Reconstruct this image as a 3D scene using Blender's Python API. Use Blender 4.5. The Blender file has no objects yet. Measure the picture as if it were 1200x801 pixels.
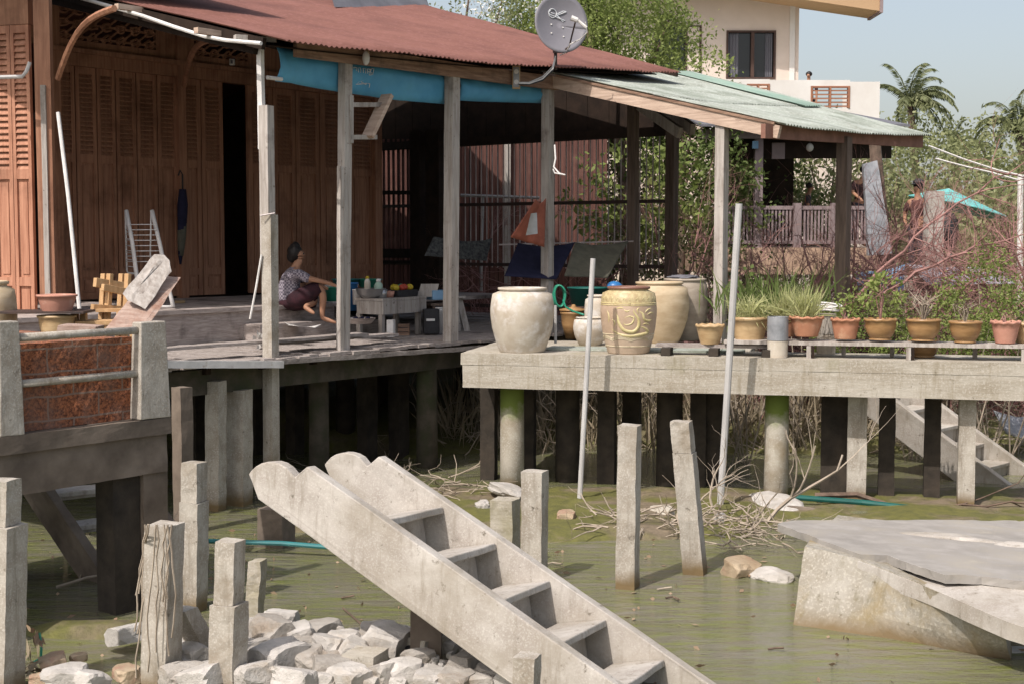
import bpy, bmesh, math, random
import numpy as np
from mathutils import Vector, Matrix, noise
V = Vector
rad = math.radians
rng = random.Random(7)
scene = bpy.context.scene
COL = scene.collection

# ------------------------------------------------------------------ camera
CAMZ = 2.8
F = 1667.0
PITCH = math.atan(120.5 / F)
cam_d = bpy.data.cameras.new('camera')
cam = bpy.data.objects.new('camera', cam_d)
COL.objects.link(cam)
cam.location = (0, 0, CAMZ)
cam.rotation_euler = (math.pi / 2 - PITCH, 0, 0)
cam_d.sensor_width = 36.0
cam_d.lens = 36.0 * F / 1200.0
cam_d.clip_end = 2000
cam_d.clip_start = 0.1
scene.camera = cam
CP = V((0, 0, CAMZ))
FW = V((0, math.cos(PITCH), -math.sin(PITCH)))
UPV = V((0, math.sin(PITCH), math.cos(PITCH)))

def ray(px, py):
    return FW + V((1, 0, 0)) * ((px - 600) / F) + UPV * ((400.5 - py) / F)
def P(px, py, Y):                      # point of the place seen there, at distance Y
    d = ray(px, py); return CP + d * (Y / d.y)
def G(px, py, z=0.0):                  # ... at height z
    d = ray(px, py); return CP + d * ((z - CAMZ) / d.z)
DECK = 1.55
U = V((0.6185, 0.7858, 0)).normalized()          # along the house front
N = V((-U.y, U.x, 0))                            # into the house
B0 = G(403, 410, DECK)
def HW(t, w, z): return V((B0.x, B0.y, 0)) + U * t + N * w + V((0, 0, z))
def H(px, py, w):                      # on the upright plane w behind the porch front
    d = ray(px, py); o = V((B0.x, B0.y, 0)) + N * w
    return CP + d * ((o - CP).dot(N) / d.dot(N))
def Tof(p): return (p - V((B0.x, B0.y, 0))).dot(U)
def Wof(p): return (p - V((B0.x, B0.y, 0))).dot(N)

# ------------------------------------------------------------------ materials
def newmat(name):
    m = bpy.data.materials.new(name); m.use_nodes = True
    nt = m.node_tree; b = nt.nodes['Principled BSDF']
    return m, nt, b
def lk(nt, a, b): nt.links.new(a, b)
def node(nt, t, **kw):
    n = nt.nodes.new(t)
    for k, v in kw.items():
        if hasattr(n, k): setattr(n, k, v)
        else: n.inputs[k].default_value = v
    return n
def c4(c): return (c[0], c[1], c[2], 1)
def mixc(nt, fac, a, b):
    m = nt.nodes.new('ShaderNodeMix'); m.data_type = 'RGBA'
    for sock, v in ((m.inputs[0], fac), (m.inputs[6], a), (m.inputs[7], b)):
        if isinstance(v, (tuple, list)): sock.default_value = c4(v)
        elif isinstance(v, (int, float)): sock.default_value = v
        else: lk(nt, v, sock)
    return m.outputs[2]
def ramp(nt, fac, lo, hi):
    r = nt.nodes.new('ShaderNodeMapRange'); r.inputs[1].default_value = lo; r.inputs[2].default_value = hi
    r.clamp = True; lk(nt, fac, r.inputs[0]); return r.outputs[0]
def coords(nt, stretch=(1, 1, 1), obj=False):
    if obj:
        s = nt.nodes.new('ShaderNodeTexCoord').outputs['Object']
    else:
        s = nt.nodes.new('ShaderNodeNewGeometry').outputs['Position']
    mp = nt.nodes.new('ShaderNodeMapping'); mp.inputs['Scale'].default_value = stretch
    lk(nt, s, mp.inputs['Vector']); return mp.outputs['Vector']
def noi(nt, vec, scale, detail=5, rough=.6):
    n = nt.nodes.new('ShaderNodeTexNoise'); n.inputs['Scale'].default_value = scale
    n.inputs['Detail'].default_value = detail; n.inputs['Roughness'].default_value = rough
    lk(nt, vec, n.inputs['Vector']); return n.outputs['Fac']
def bump(nt, b, h, strength, dist=.01):
    bp = nt.nodes.new('ShaderNodeBump'); bp.inputs['Strength'].default_value = strength
    bp.inputs['Distance'].default_value = dist; lk(nt, h, bp.inputs['Height']); lk(nt, bp.outputs[0], b.inputs['Normal'])

def M(name, c1, c2, scale=6, rough=.85, bmp=.4, bdist=.01, stretch=(1, 1, 1), stain=None, sscale=.8, slo=.5, shi=.7, spec=.3,
      metal=0, obj=False, fine=None, water=None, lo=.35, hi=.65, dirt=None):
    m, nt, b = newmat(name)
    v = coords(nt, stretch, obj)
    f = noi(nt, v, scale)
    c = mixc(nt, ramp(nt, f, lo, hi), c1, c2)
    if fine:                                        # speckle
        f2 = noi(nt, coords(nt, (1, 1, 1), obj), fine[0], 3, .7)
        c = mixc(nt, ramp(nt, f2, .5, .68), c, fine[1])
    if dirt:                                        # rain streaks and grime
        f5 = noi(nt, coords(nt, (5, 5, .55), obj), 2.4, 6, .7); f6 = noi(nt, coords(nt, (1, 1, 1), obj), 13, 6, .75)
        c = mixc(nt, ramp(nt, f5, .52, .74), c, dirt); c = mixc(nt, ramp(nt, f6, .60, .70), c, tuple(.6 * x for x in dirt))
    if stain:
        f3 = noi(nt, coords(nt, (1, 1, 1), obj), sscale, 6, .65)
        c = mixc(nt, ramp(nt, f3, slo, shi), c, stain)
    if water:                                       # tide mark: (height, colour)
        sep = nt.nodes.new('ShaderNodeSeparateXYZ'); lk(nt, nt.nodes.new('ShaderNodeNewGeometry').outputs['Position'], sep.inputs[0])
        a = nt.nodes.new('ShaderNodeMath'); a.operation = 'ADD'
        sc = nt.nodes.new('ShaderNodeMath'); sc.operation = 'MULTIPLY'; sc.inputs[1].default_value = .18
        lk(nt, f, sc.inputs[0]); lk(nt, sep.outputs[2], a.inputs[0]); lk(nt, sc.outputs[0], a.inputs[1])
        c = mixc(nt, ramp(nt, a.outputs[0], water[0] + .12, water[0]), c, water[1])
    lk(nt, c, b.inputs['Base Color'])
    b.inputs['Roughness'].default_value = rough; b.inputs['Specular IOR Level'].default_value = spec
    b.inputs['Metallic'].default_value = metal
    if bmp:
        f4 = noi(nt, v, scale * 4, 4, .7)
        bump(nt, b, f4, bmp, bdist)
    return m

def leafmat(name, a, bcol, rough=.55, transl=.35):
    m, nt, b = newmat(name)
    g = nt.nodes.new('ShaderNodeNewGeometry')
    c = mixc(nt, g.outputs['Random Per Island'], a, bcol)
    f = noi(nt, g.outputs['Position'], .9, 3)
    c = mixc(nt, ramp(nt, f, .3, .7), c, tuple(.62 * x for x in a))
    lk(nt, c, b.inputs['Base Color']); b.inputs['Roughness'].default_value = rough; b.inputs['Specular IOR Level'].default_value = .25
    tr = nt.nodes.new('ShaderNodeBsdfTranslucent'); lk(nt, c, tr.inputs['Color'])
    mx = nt.nodes.new('ShaderNodeMixShader'); mx.inputs[0].default_value = transl
    lk(nt, b.outputs[0], mx.inputs[1]); lk(nt, tr.outputs[0], mx.inputs[2])
    lk(nt, mx.outputs[0], nt.nodes['Material Output'].inputs['Surface'])
    return m

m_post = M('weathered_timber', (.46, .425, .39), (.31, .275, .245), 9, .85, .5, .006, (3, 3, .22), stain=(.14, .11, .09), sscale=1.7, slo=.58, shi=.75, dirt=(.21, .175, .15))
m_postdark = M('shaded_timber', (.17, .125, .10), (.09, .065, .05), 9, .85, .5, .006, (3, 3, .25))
m_beam = M('eave_timber', (.33, .215, .15), (.17, .10, .07), 5, .85, .5, .006, (.5, .5, 6), stain=(.10, .07, .05), sscale=2.2, slo=.55, shi=.72)
m_verge = M('bare_timber', (.56, .43, .34), (.36, .26, .2), 5, .85, .5, .006, (.5, .5, 6), stain=(.2, .13, .1), sscale=1.6, slo=.6, shi=.7)
m_pilehouse = M('house_pile', (.10, .085, .065), (.045, .038, .03), 4, .92, .6, .006, stain=(.055, .065, .03), sscale=2, slo=.5, shi=.7)
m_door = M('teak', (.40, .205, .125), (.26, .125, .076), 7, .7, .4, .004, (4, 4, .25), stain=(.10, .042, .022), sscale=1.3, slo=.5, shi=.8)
m_doorlit = M('sunlit_teak', (.50, .255, .165), (.34, .155, .095), 7, .75, .4, .004, (4, 4, .25), stain=(.12, .05, .03), sscale=1.3, slo=.5, shi=.8)  # paler copy of the teak, sunlight on the bay put into the colour
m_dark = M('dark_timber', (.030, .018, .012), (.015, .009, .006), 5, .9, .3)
m_deck = M('deck_boards', (.38, .34, .315), (.24, .205, .185), 8, .85, .6, .008, (2, 2, 8), stain=(.10, .08, .07), sscale=1.5, slo=.52, shi=.72)
m_step = M('step_boards', (.44, .385, .355), (.29, .245, .225), 6, .85, .5, .006, (1, 1, 8), stain=(.07, .055, .05), sscale=2, slo=.5, shi=.7)
m_roof = M('painted_sheet', (.205, .094, .074), (.165, .073, .058), 1.6, .68, .15, .004, (1, 1, 1), stain=(.11, .05, .042), sscale=.9, slo=.5, shi=.8, spec=.25, fine=(14, (.225, .105, .09)))
m_lean = M('weathered_sheet', (.36, .40, .355), (.26, .28, .24), 2.2, .7, .2, .004, stain=(.16, .19, .15), sscale=1.1, slo=.5, shi=.75, fine=(28, (.45, .47, .44)))
m_leangreen = M('green_sheet', (.20, .30, .25), (.27, .35, .30), 3, .7, .2)
m_grey = M('grey_sheet', (.16, .16, .18), (.11, .11, .125), 3, .7, .2)
m_conc = M('pale_concrete', (.47, .44, .40), (.35, .315, .28), 3.2, .92, .55, .006, stain=(.27, .235, .185), sscale=1.5, slo=.44, shi=.74, fine=(80, (.50, .475, .43)), dirt=(.235, .205, .165))
m_pilec = M('post_concrete', (.43, .40, .35), (.30, .265, .22), 5, .92, .6, .006, stain=(.22, .18, .13), sscale=2.6, slo=.52, shi=.75, fine=(70, (.50, .47, .42)), water=(.14, (.17, .12, .06)), dirt=(.22, .19, .15))
m_quay = M('quay_concrete', (.41, .38, .325), (.30, .265, .21), 1.6, .92, .6, .008, (1, 1, 5), stain=(.24, .22, .13), sscale=1.0, slo=.54, shi=.75, fine=(48, (.46, .43, .375)), dirt=(.235, .20, .14))
m_cdark = M('stained_concrete', (.21, .17, .135), (.12, .095, .075), 3, .92, .6, .006, stain=(.06, .05, .042), sscale=1.3, slo=.5, shi=.72)
m_darkpile = M('shaded_pile', (.055, .044, .034), (.026, .022, .018), 5, .9, .5)  # near-black copy of the pile concrete, shade under the decks put into the colour
m_stone = M('rubble_stone', (.50, .475, .445), (.35, .33, .30), 5, .9, .7, .02, stain=(.30, .25, .19), sscale=3, slo=.55, shi=.75)
m_stone2 = M('tan_stone', (.42, .34, .24), (.27, .20, .13), 6, .9, .7, .02, stain=(.30, .16, .12), sscale=4, slo=.5, shi=.7)
m_white = M('white_paint', (.72, .70, .68), (.56, .54, .52), 6, .5, .1, stain=(.42, .36, .30), sscale=8, slo=.6, shi=.75)
m_pole = M('grey_pipe', (.52, .51, .50), (.39, .38, .37), 5, .5, .15, stretch=(1, 1, .3))
m_wire = M('wire', (.50, .44, .43), (.34, .29, .28), 6, .5, 0)
m_black = M('black_rubber', (.02, .02, .022), (.035, .035, .038), 8, .6, .1)
m_iron = M('dark_iron', (.045, .035, .035), (.08, .05, .04), 8, .6, .2)
m_twig = M('red_twig', (.37, .205, .185), (.21, .11, .10), 6, .85, .3)
m_twigpale = M('dry_twig', (.40, .34, .27), (.24, .195, .15), 6, .85, .3)
m_bark = M('bark', (.17, .12, .09), (.085, .06, .045), 8, .9, .6)
m_terra = M('terracotta', (.50, .245, .15), (.39, .18, .105), 5, .75, .2, stain=(.55, .36, .24), sscale=6, slo=.55, shi=.75)
m_terrap = M('pink_terracotta', (.52, .27, .2), (.42, .2, .145), 5, .8, .2, stain=(.55, .38, .3), sscale=6, slo=.55, shi=.75)
m_glaze = M('brown_glaze', (.38, .225, .10), (.27, .15, .062), 6, .4, .15, spec=.5, stretch=(1, 1, 4))
m_tanpot = M('tan_glaze', (.50, .36, .20), (.38, .25, .125), 6, .45, .15, spec=.5, stretch=(1, 1, 3))
m_jar = M('limewashed_clay', (.53, .48, .40), (.42, .355, .28), 4, .7, .35, .005, stain=(.60, .57, .53), sscale=6, slo=.5, shi=.65)
m_jartan = M('tan_clay', (.54, .44, .30), (.42, .32, .2), 4, .65, .25, .005, stretch=(1, 1, 3))
m_jargrey = M('grey_clay', (.38, .33, .27), (.27, .225, .18), 4, .75, .3, .005, stretch=(1, 1, 3))
m_beamred = M('red_eave_timber', (.27, .14, .105), (.18, .09, .065), 5, .85, .4, .006)
m_relief = M('yellow_glaze', (.60, .52, .28), (.50, .42, .20), 8, .4, .2, spec=.5)
m_relief2 = M('pale_glaze', (.56, .50, .36), (.45, .38, .24), 8, .4, .2, spec=.5)
m_blue = M('blue_tarpaulin', (.11, .37, .58), (.075, .29, .49), 2.5, .5, .3, .01, stain=(.10, .32, .47), sscale=2, slo=.5, shi=.75)
m_letter = M('white_lettering', (.75, .75, .75), (.45, .5, .55), 25, .6, 0)
m_navy = M('navy_cloth', (.012, .013, .035), (.02, .02, .05), 9, .9, .3)
m_olive = M('grey_cloth', (.13, .125, .095), (.09, .088, .068), 9, .9, .3)
m_towel = M('patterned_towel', (.12, .125, .12), (.035, .035, .04), 22, .9, .4)
m_orange = M('orange_cloth', (.36, .12, .075), (.27, .085, .055), 9, .8, .3)
m_hose = M('green_hose', (.02, .24, .15), (.02, .17, .11), 9, .4, 0, spec=.5)
m_teal = M('teal_plastic', (.03, .20, .20), (.03, .15, .16), 9, .4, 0, spec=.5)
m_bucketblue = M('blue_plastic', (.03, .17, .42), (.03, .13, .33), 9, .4, 0, spec=.5)
m_green = M('green_plastic', (.04, .30, .20), (.03, .24, .16), 9, .4, 0, spec=.5)
m_dkgreen = M('dark_green_plastic', (.012, .10, .085), (.012, .08, .07), 9, .45, 0)
m_steel = M('steel', (.45, .45, .46), (.36, .36, .37), 9, .3, 0, metal=.7)
m_tin = M('galvanised_tin', (.36, .37, .39), (.22, .23, .245), 6, .5, .1, metal=.3)
m_yellow = M('yellow_fruit', (.50, .36, .03), (.40, .3, .03), 9, .5, 0)
m_red = M('red_fruit', (.42, .07, .04), (.35, .05, .03), 9, .5, 0)
m_newwood = M('yellow_timber', (.55, .36, .19), (.42, .25, .12), 6, .75, .3, stretch=(3, 3, .5))
m_plank = M('broken_plank', (.42, .32, .27), (.28, .19, .15), 7, .85, .5, stretch=(.6, 4, 4), stain=(.22, .10, .06), sscale=3, slo=.5, shi=.7)
m_skin = M('skin', (.37, .20, .125), (.33, .17, .105), 9, .55, 0)
m_hair = M('black_hair', (.012, .010, .010), (.022, .018, .017), 20, .5, .2)
m_skirt = M('maroon_skirt', (.045, .014, .02), (.018, .008, .012), 14, .9, .2)
m_cloth1 = M('dark_shirt', (.035, .025, .028), (.09, .04, .04), 14, .9, .2)
m_cloth2 = M('brown_shirt', (.12, .05, .04), (.06, .03, .03), 14, .9, .2)
m_trouser = M('dark_trousers', (.03, .03, .04), (.045, .042, .05), 14, .9, .2)
m_hwall = M('cream_plaster', (.66, .57, .50), (.60, .515, .45), 1.2, .9, .1, stain=(.55, .47, .40), sscale=.5)
m_hwhite = M('white_plaster', (.72, .70, .67), (.64, .61, .575), 1.5, .9, .1)
m_soffit = M('ochre_soffit', (.50, .34, .20), (.44, .29, .17), 2, .85, .1, stretch=(.2, 6, 1))
m_frame = M('brown_frame', (.08, .045, .035), (.05, .03, .024), 6, .6, .1)
m_vent = M('clay_vent', (.36, .17, .10), (.28, .13, .08), 6, .8, .1)
m_mauve = M('mauve_paint', (.30, .235, .24), (.23, .18, .18), 4, .8, .1)
m_peach = M('peach_concrete', (.52, .36, .26), (.42, .29, .21), 2, .9, .2)
m_shed = M('rust_boards', (.17, .078, .062), (.085, .042, .036), 5, .9, .3, stretch=(6, 6, .2), stain=(.25, .14, .11), sscale=2, slo=.55, shi=.8)
m_soil = M('dry_leaf_soil', (.20, .115, .06), (.11, .06, .035), 20, .95, .8, .02)
m_dish = M('dish_grey', (.19, .185, .205), (.17, .165, .185), 4, .45, .05)
m_curtain = M('grey_curtain', (.16, .16, .18), (.11, .11, .13), 8, .9, .2, stretch=(12, 12, .2))
m_cyan = M('turquoise_cloth', (.16, .48, .46), (.12, .40, .39), 6, .8, .2)
m_bluetarp = M('pale_blue_sheet', (.22, .38, .55), (.16, .30, .46), 4, .6, .2)
m_greysheet = M('pale_grey_sheet', (.36, .36, .40), (.28, .28, .32), 4, .6, .2)
m_algae = M('algae_concrete', (.155, .185, .055), (.10, .125, .035), 4, .9, .4)

m_glass, nt, b = newmat('window_glass')
b.inputs['Base Color'].default_value = (.012, .013, .016, 1); b.inputs['Roughness'].default_value = .06

# laterite blocks: brick courses over a pitted red rock
m_lat, nt, b = newmat('laterite_blocks')
g = nt.nodes.new('ShaderNodeNewGeometry')
vr = nt.nodes.new('ShaderNodeVectorRotate'); vr.rotation_type = 'Z_AXIS'; vr.inputs['Angle'].default_value = -math.atan2(U.y, U.x)
lk(nt, g.outputs['Position'], vr.inputs['Vector'])
sp = nt.nodes.new('ShaderNodeSeparateXYZ'); lk(nt, vr.outputs[0], sp.inputs[0])
cb = nt.nodes.new('ShaderNodeCombineXYZ'); lk(nt, sp.outputs[0], cb.inputs[0]); lk(nt, sp.outputs[2], cb.inputs[1])
warp = nt.nodes.new('ShaderNodeVectorMath'); warp.operation = 'ADD'
nz = nt.nodes.new('ShaderNodeTexNoise'); nz.inputs['Scale'].default_value = 5
sc_ = nt.nodes.new('ShaderNodeVectorMath'); sc_.operation = 'SCALE'; sc_.inputs['Scale'].default_value = .03
lk(nt, g.outputs['Position'], nz.inputs['Vector']); lk(nt, nz.outputs['Color'], sc_.inputs[0]); lk(nt, cb.outputs[0], warp.inputs[0]); lk(nt, sc_.outputs[0], warp.inputs[1])
bk = nt.nodes.new('ShaderNodeTexBrick'); bk.inputs['Scale'].default_value = 1; bk.inputs['Brick Width'].default_value = .42; bk.inputs['Row Height'].default_value = .17
bk.inputs['Mortar Size'].default_value = .009; bk.inputs['Mortar Smooth'].default_value = .5
lk(nt, warp.outputs[0], bk.inputs['Vector'])
f = noi(nt, g.outputs['Position'], 45, 4, .7); f2 = noi(nt, g.outputs['Position'], 4, 5)
c = mixc(nt, ramp(nt, f, .38, .62), (.09, .028, .015), (.42, .15, .065))
c = mixc(nt, ramp(nt, f2, .45, .75), c, (.20, .12, .09))
c = mixc(nt, bk.outputs['Fac'], c, (.25, .17, .13))
lk(nt, c, b.inputs['Base Color']); b.inputs['Roughness'].default_value = .95
bump(nt, b, f, .9, .015)

# checked shirt
m_shirt, nt, b = newmat('checked_shirt')
vv = coords(nt, (1, 1, 1), True)
ck = nt.nodes.new('ShaderNodeTexChecker'); ck.inputs['Scale'].default_value = 42
ck.inputs['Color1'].default_value = (.32, .29, .33, 1); ck.inputs['Color2'].default_value = (.10, .085, .115, 1)
lk(nt, vv, ck.inputs['Vector']); lk(nt, ck.outputs['Color'], b.inputs['Base Color']); b.inputs['Roughness'].default_value = .9

m_leafA = leafmat('leaf_bright', (.22, .29, .07), (.36, .40, .145))
m_leafB = leafmat('leaf_mid', (.13, .19, .05), (.22, .27, .095))
m_leafC = leafmat('leaf_far', (.27, .30, .13), (.36, .375, .20))  # paler than the near leaves, the fade of distance put into the colour
m_leafD = leafmat('leaf_dull', (.16, .16, .075), (.24, .2, .12))
m_grass = leafmat('blade', (.45, .48, .20), (.60, .59, .33))
m_block = M('block_concrete', (.33, .31, .27), (.235, .21, .165), 3.5, .92, .6, .008, stain=(.25, .19, .09), sscale=1.8, slo=.5, shi=.72, fine=(45, (.40, .375, .32)), water=(.10, (.165, .12, .065)), dirt=(.17, .15, .10))
m_palm = leafmat('palm_frond', (.17, .20, .09), (.27, .28, .16))
m_dry = leafmat('dry_leaf', (.40, .30, .20), (.30, .18, .12), transl=.1)
m_flower = leafmat('white_blossom', (.75, .72, .68), (.8, .78, .74), transl=.1)
m_reed = leafmat('dry_reed', (.36, .30, .21), (.24, .19, .125), transl=.1)

# ------------------------------------------------------------------ mesh helpers
class MB:
    def __init__(s): s.v = []; s.f = []
    def add(s, vs, fs):
        o = len(s.v); s.v += [V(x) for x in vs]; s.f += [[i + o for i in f] for f in fs]; return s
    def box(s, c, size, rot=None):
        a, b_, d = [x / 2 for x in size]
        vs = [V((x, y, z)) for z in (-d, d) for x, y in ((-a, -b_), (a, -b_), (a, b_), (-a, b_))]
        if rot is not None: vs = [rot @ x for x in vs]
        c = V(c)
        return s.add([x + c for x in vs], [(3, 2, 1, 0), (4, 5, 6, 7), (0, 1, 5, 4), (1, 2, 6, 5), (2, 3, 7, 6), (3, 0, 4, 7)])
    def obox(s, o, a, b_, c):         # corner and three edge vectors
        o, a, b_, c = V(o), V(a), V(b_), V(c)
        return s.add([o, o + a, o + a + b_, o + b_, o + c, o + a + c, o + a + b_ + c, o + b_ + c],
                     [(3, 2, 1, 0), (4, 5, 6, 7), (0, 1, 5, 4), (1, 2, 6, 5), (2, 3, 7, 6), (3, 0, 4, 7)])
    def beam(s, p, q, w, h, side=None):   # w sideways, h up
        p, q = V(p), V(q); d = (q - p)
        if side is None:
            side = d.cross(V((0, 0, 1)))
            if side.length < 1e-4: side = V((1, 0, 0))
        side = (V(side) - d * (V(side).dot(d) / d.length_squared)).normalized(); up = side.cross(d).normalized()
        return s.obox(p - side * w / 2 - up * h / 2, side * w, up * h, d)
    def tube(s, pts, r, n=6, cap=True):
        pts = [V(p) for p in pts]
        rs = r if isinstance(r, (list, tuple)) else [r] * len(pts)
        o = len(s.v); prev = None
        for i, p in enumerate(pts):
            d = (pts[min(i + 1, len(pts) - 1)] - pts[max(i - 1, 0)])
            if d.length < 1e-9: d = V((0, 0, 1))
            d.normalize()
            if prev is None:
                a = d.cross(V((0, 0, 1)) if abs(d.z) < .9 else V((1, 0, 0))).normalized()
            else:
                a = prev - d * prev.dot(d)
                a = a.normalized() if a.length > 1e-6 else d.orthogonal().normalized()
            prev = a; b_ = d.cross(a)
            for k in range(n):
                th = 2 * math.pi * k / n
                s.v.append(p + (a * math.cos(th) + b_ * math.sin(th)) * rs[i])
        for i in range(len(pts) - 1):
            for k in range(n):
                k2 = (k + 1) % n
                s.f.append([o + i * n + k, o + i * n + k2, o + (i + 1) * n + k2, o + (i + 1) * n + k])
        if cap:
            s.f.append([o + k for k in range(n)][::-1]); e = o + (len(pts) - 1) * n; s.f.append([e + k for k in range(n)])
        return s
    def lathe(s, c, prof, n=32, wob=0, capb=True, capt=False):
        c = V(c); o = len(s.v)
        for i, (r, z) in enumerate(prof):
            for k in range(n):
                th = 2 * math.pi * k / n
                rr = r * (1 + wob * math.sin(th * 3 + i))
                s.v.append(c + V((rr * math.cos(th), rr * math.sin(th), z)))
        for i in range(len(prof) - 1):
            for k in range(n):
                k2 = (k + 1) % n
                s.f.append([o + i * n + k, o + i * n + k2, o + (i + 1) * n + k2, o + (i + 1) * n + k])
        if capb: s.f.append([o + k for k in range(n)][::-1])
        if capt: e = o + (len(prof) - 1) * n; s.f.append([e + k for k in range(n)])
        return s
    def prism(s, poly, ext):
        n = len(poly); ext = V(ext)
        vs = [V(p) for p in poly] + [V(p) + ext for p in poly]
        return s.add(vs, [list(range(n))[::-1], list(range(n, 2 * n))] + [[i, (i + 1) % n, n + (i + 1) % n, n + i] for i in range(n)])
    def blob(s, c, size, seed=0, amp=.35, sub=2, facet=1.3):
        bm = bmesh.new(); bmesh.ops.create_icosphere(bm, subdivisions=sub, radius=1)
        c = V(c); off = V((seed * 7.3, seed * 3.1, seed * 1.7)); vs = []
        for v in bm.verts:
            p = v.co.copy(); k = 1 + amp * noise.noise(p * facet + off) + amp * .4 * noise.noise(p * 3.1 + off)
            p *= k
            p = V([max(-.72, min(.72, x)) for x in p]) if amp > .3 else p
            vs.append(c + V((p.x * size[0], p.y * size[1], p.z * size[2])))
        bm.verts.index_update(); fs = [[v.index for v in f.verts] for f in bm.faces]; bm.free()
        return s.add(vs, fs)
    def sheet(s, grid, thick=None):     # rows of points -> surface (closed solid if thick vector is given)
        R, Cn = len(grid), len(grid[0]); o = len(s.v)
        for row in grid: s.v += [V(p) for p in row]
        for i in range(R - 1):
            for j in range(Cn - 1):
                a = o + i * Cn + j; s.f.append([a, a + 1, a + Cn + 1, a + Cn])
        if thick is not None:
            t = V(thick); o2 = len(s.v)
            for row in grid: s.v += [V(p) + t for p in row]
            for i in range(R - 1):
                for j in range(Cn - 1):
                    a = o2 + i * Cn + j; s.f.append([a + Cn, a + Cn + 1, a + 1, a])
            loop = [(0, j) for j in range(Cn)] + [(i, Cn - 1) for i in range(1, R)] + [(R - 1, j) for j in range(Cn - 2, -1, -1)] + [(i, 0) for i in range(R - 2, 0, -1)]
            for k in range(len(loop)):
                (i, j), (i2, j2) = loop[k], loop[(k + 1) % len(loop)]
                s.f.append([o + i2 * Cn + j2, o + i * Cn + j, o2 + i * Cn + j, o2 + i2 * Cn + j2])
        return s
    def rough(s, cuts, amp, scale=2.0):   # subdivide and knock the faces about like cast or broken stone
        bm = bmesh.new()
        vs = [bm.verts.new(v) for v in s.v]
        for f in s.f:
            try: bm.faces.new([vs[i] for i in f])
            except ValueError: pass
        for _ in range(cuts):
            lim = max(.06, .0)
            es = [e for e in bm.edges if e.calc_length() > lim]
            bmesh.ops.subdivide_edges(bm, edges=es, cuts=1, use_grid_fill=True)
        bm.normal_update()
        for v in bm.verts:
            n = noise.noise_vector(v.co * scale) * .6 + noise.noise_vector(v.co * scale * 3.3) * .4
            v.co += n * amp
        bm.verts.index_update()
        s.v = [v.co.copy() for v in bm.verts]; s.f = [[v.index for v in f.verts] for f in bm.faces]; bm.free()
        return s
    def build(s, name, mat, parent=None, bevel=0, smooth=False, origin=None):
        off = V((0, 0, 0))
        if parent is not None:
            p = parent
            while p is not None: off = off + p.location; p = p.parent
            loc = V((0, 0, 0))
        else:
            loc = V(origin) if origin is not None else V((sum(v.x for v in s.v) / len(s.v), sum(v.y for v in s.v) / len(s.v), min(v.z for v in s.v)))
            off = loc
        me = bpy.data.meshes.new(name)
        me.from_pydata([tuple(v - off) for v in s.v], [], s.f); me.update()
        bm = bmesh.new(); bm.from_mesh(me); bmesh.ops.recalc_face_normals(bm, faces=bm.faces); bm.to_mesh(me); bm.free()
        me.materials.append(mat)
        if smooth: me.polygons.foreach_set('use_smooth', [True] * len(me.polygons))
        o = bpy.data.objects.new(name, me); COL.objects.link(o); o.parent = parent
        if parent is None: o.location = loc
        if bevel:
            bv = o.modifiers.new('bevel', 'BEVEL'); bv.width = bevel; bv.segments = 2; bv.limit_method = 'ANGLE'; bv.angle_limit = rad(40)
        return o

def tag(o, label, cat, group=None, kind=None):
    if label: o['label'] = label
    if cat: o['category'] = cat
    if group: o['group'] = group
    if kind: o['kind'] = kind
    return o
def thing(name, label, cat, loc=(0, 0, 0), group=None):
    o = bpy.data.objects.new(name, None); COL.objects.link(o); o.location = loc; o.empty_display_size = .1
    return tag(o, label, cat, group)
def structure(o): o['kind'] = 'structure'; return o
def kids(o): return [c for c in bpy.data.objects if c.parent == o]
def dup(root, loc, rotz=0, label=None, scale=None, group=None):
    r = root.copy(); COL.objects.link(r); r.location = loc; r.rotation_euler = (0, 0, rotz)
    if scale: r.scale = scale if isinstance(scale, tuple) else (scale,) * 3
    if label: r['label'] = label
    if group: r['group'] = group
    for ch in kids(root):
        c = ch.copy(); COL.objects.link(c); c.parent = r
        for gch in kids(ch):
            d = gch.copy(); COL.objects.link(d); d.parent = c
    return r
def quadcloud(name, cen, dirs, lens, wids, mat, parent=None, origin=None, droop=0.0):
    """one mesh of many leaf blades: four-point diamonds along dirs"""
    cen = np.asarray(cen, float); n = len(cen)
    dirs = np.asarray(dirs, float); dirs /= np.linalg.norm(dirs, axis=1)[:, None] + 1e-9
    rs = np.random.RandomState(n % 9973)
    sd = np.cross(dirs, rs.normal(size=(n, 3))); sd /= np.linalg.norm(sd, axis=1)[:, None] + 1e-9
    L = np.asarray(lens).reshape(-1, 1) * np.ones((n, 1)); W = np.asarray(wids).reshape(-1, 1) * np.ones((n, 1))
    tip = cen + dirs * L; tip[:, 2] -= droop * L[:, 0]
    mid = cen + dirs * L * .45
    vs = np.stack([cen, mid + sd * W / 2, tip, mid - sd * W / 2], 1).reshape(-1, 3)
    off = np.zeros(3)
    if parent is not None:
        p = parent
        while p is not None: off += np.array(p.location); p = p.parent
    elif origin is not None: off = np.array(origin, float)
    vs = vs - off
    me = bpy.data.meshes.new(name)
    me.vertices.add(4 * n); me.vertices.foreach_set('co', vs.ravel())
    me.loops.add(4 * n); me.loops.foreach_set('vertex_index', np.arange(4 * n))
    me.polygons.add(n); me.polygons.foreach_set('loop_start', np.arange(n) * 4); me.polygons.foreach_set('loop_total', np.full(n, 4))
    me.update(calc_edges=True); me.validate()
    me.materials.append(mat)
    o = bpy.data.objects.new(name, me); COL.objects.link(o); o.parent = parent
    if parent is None: o.location = off
    return o
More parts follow.
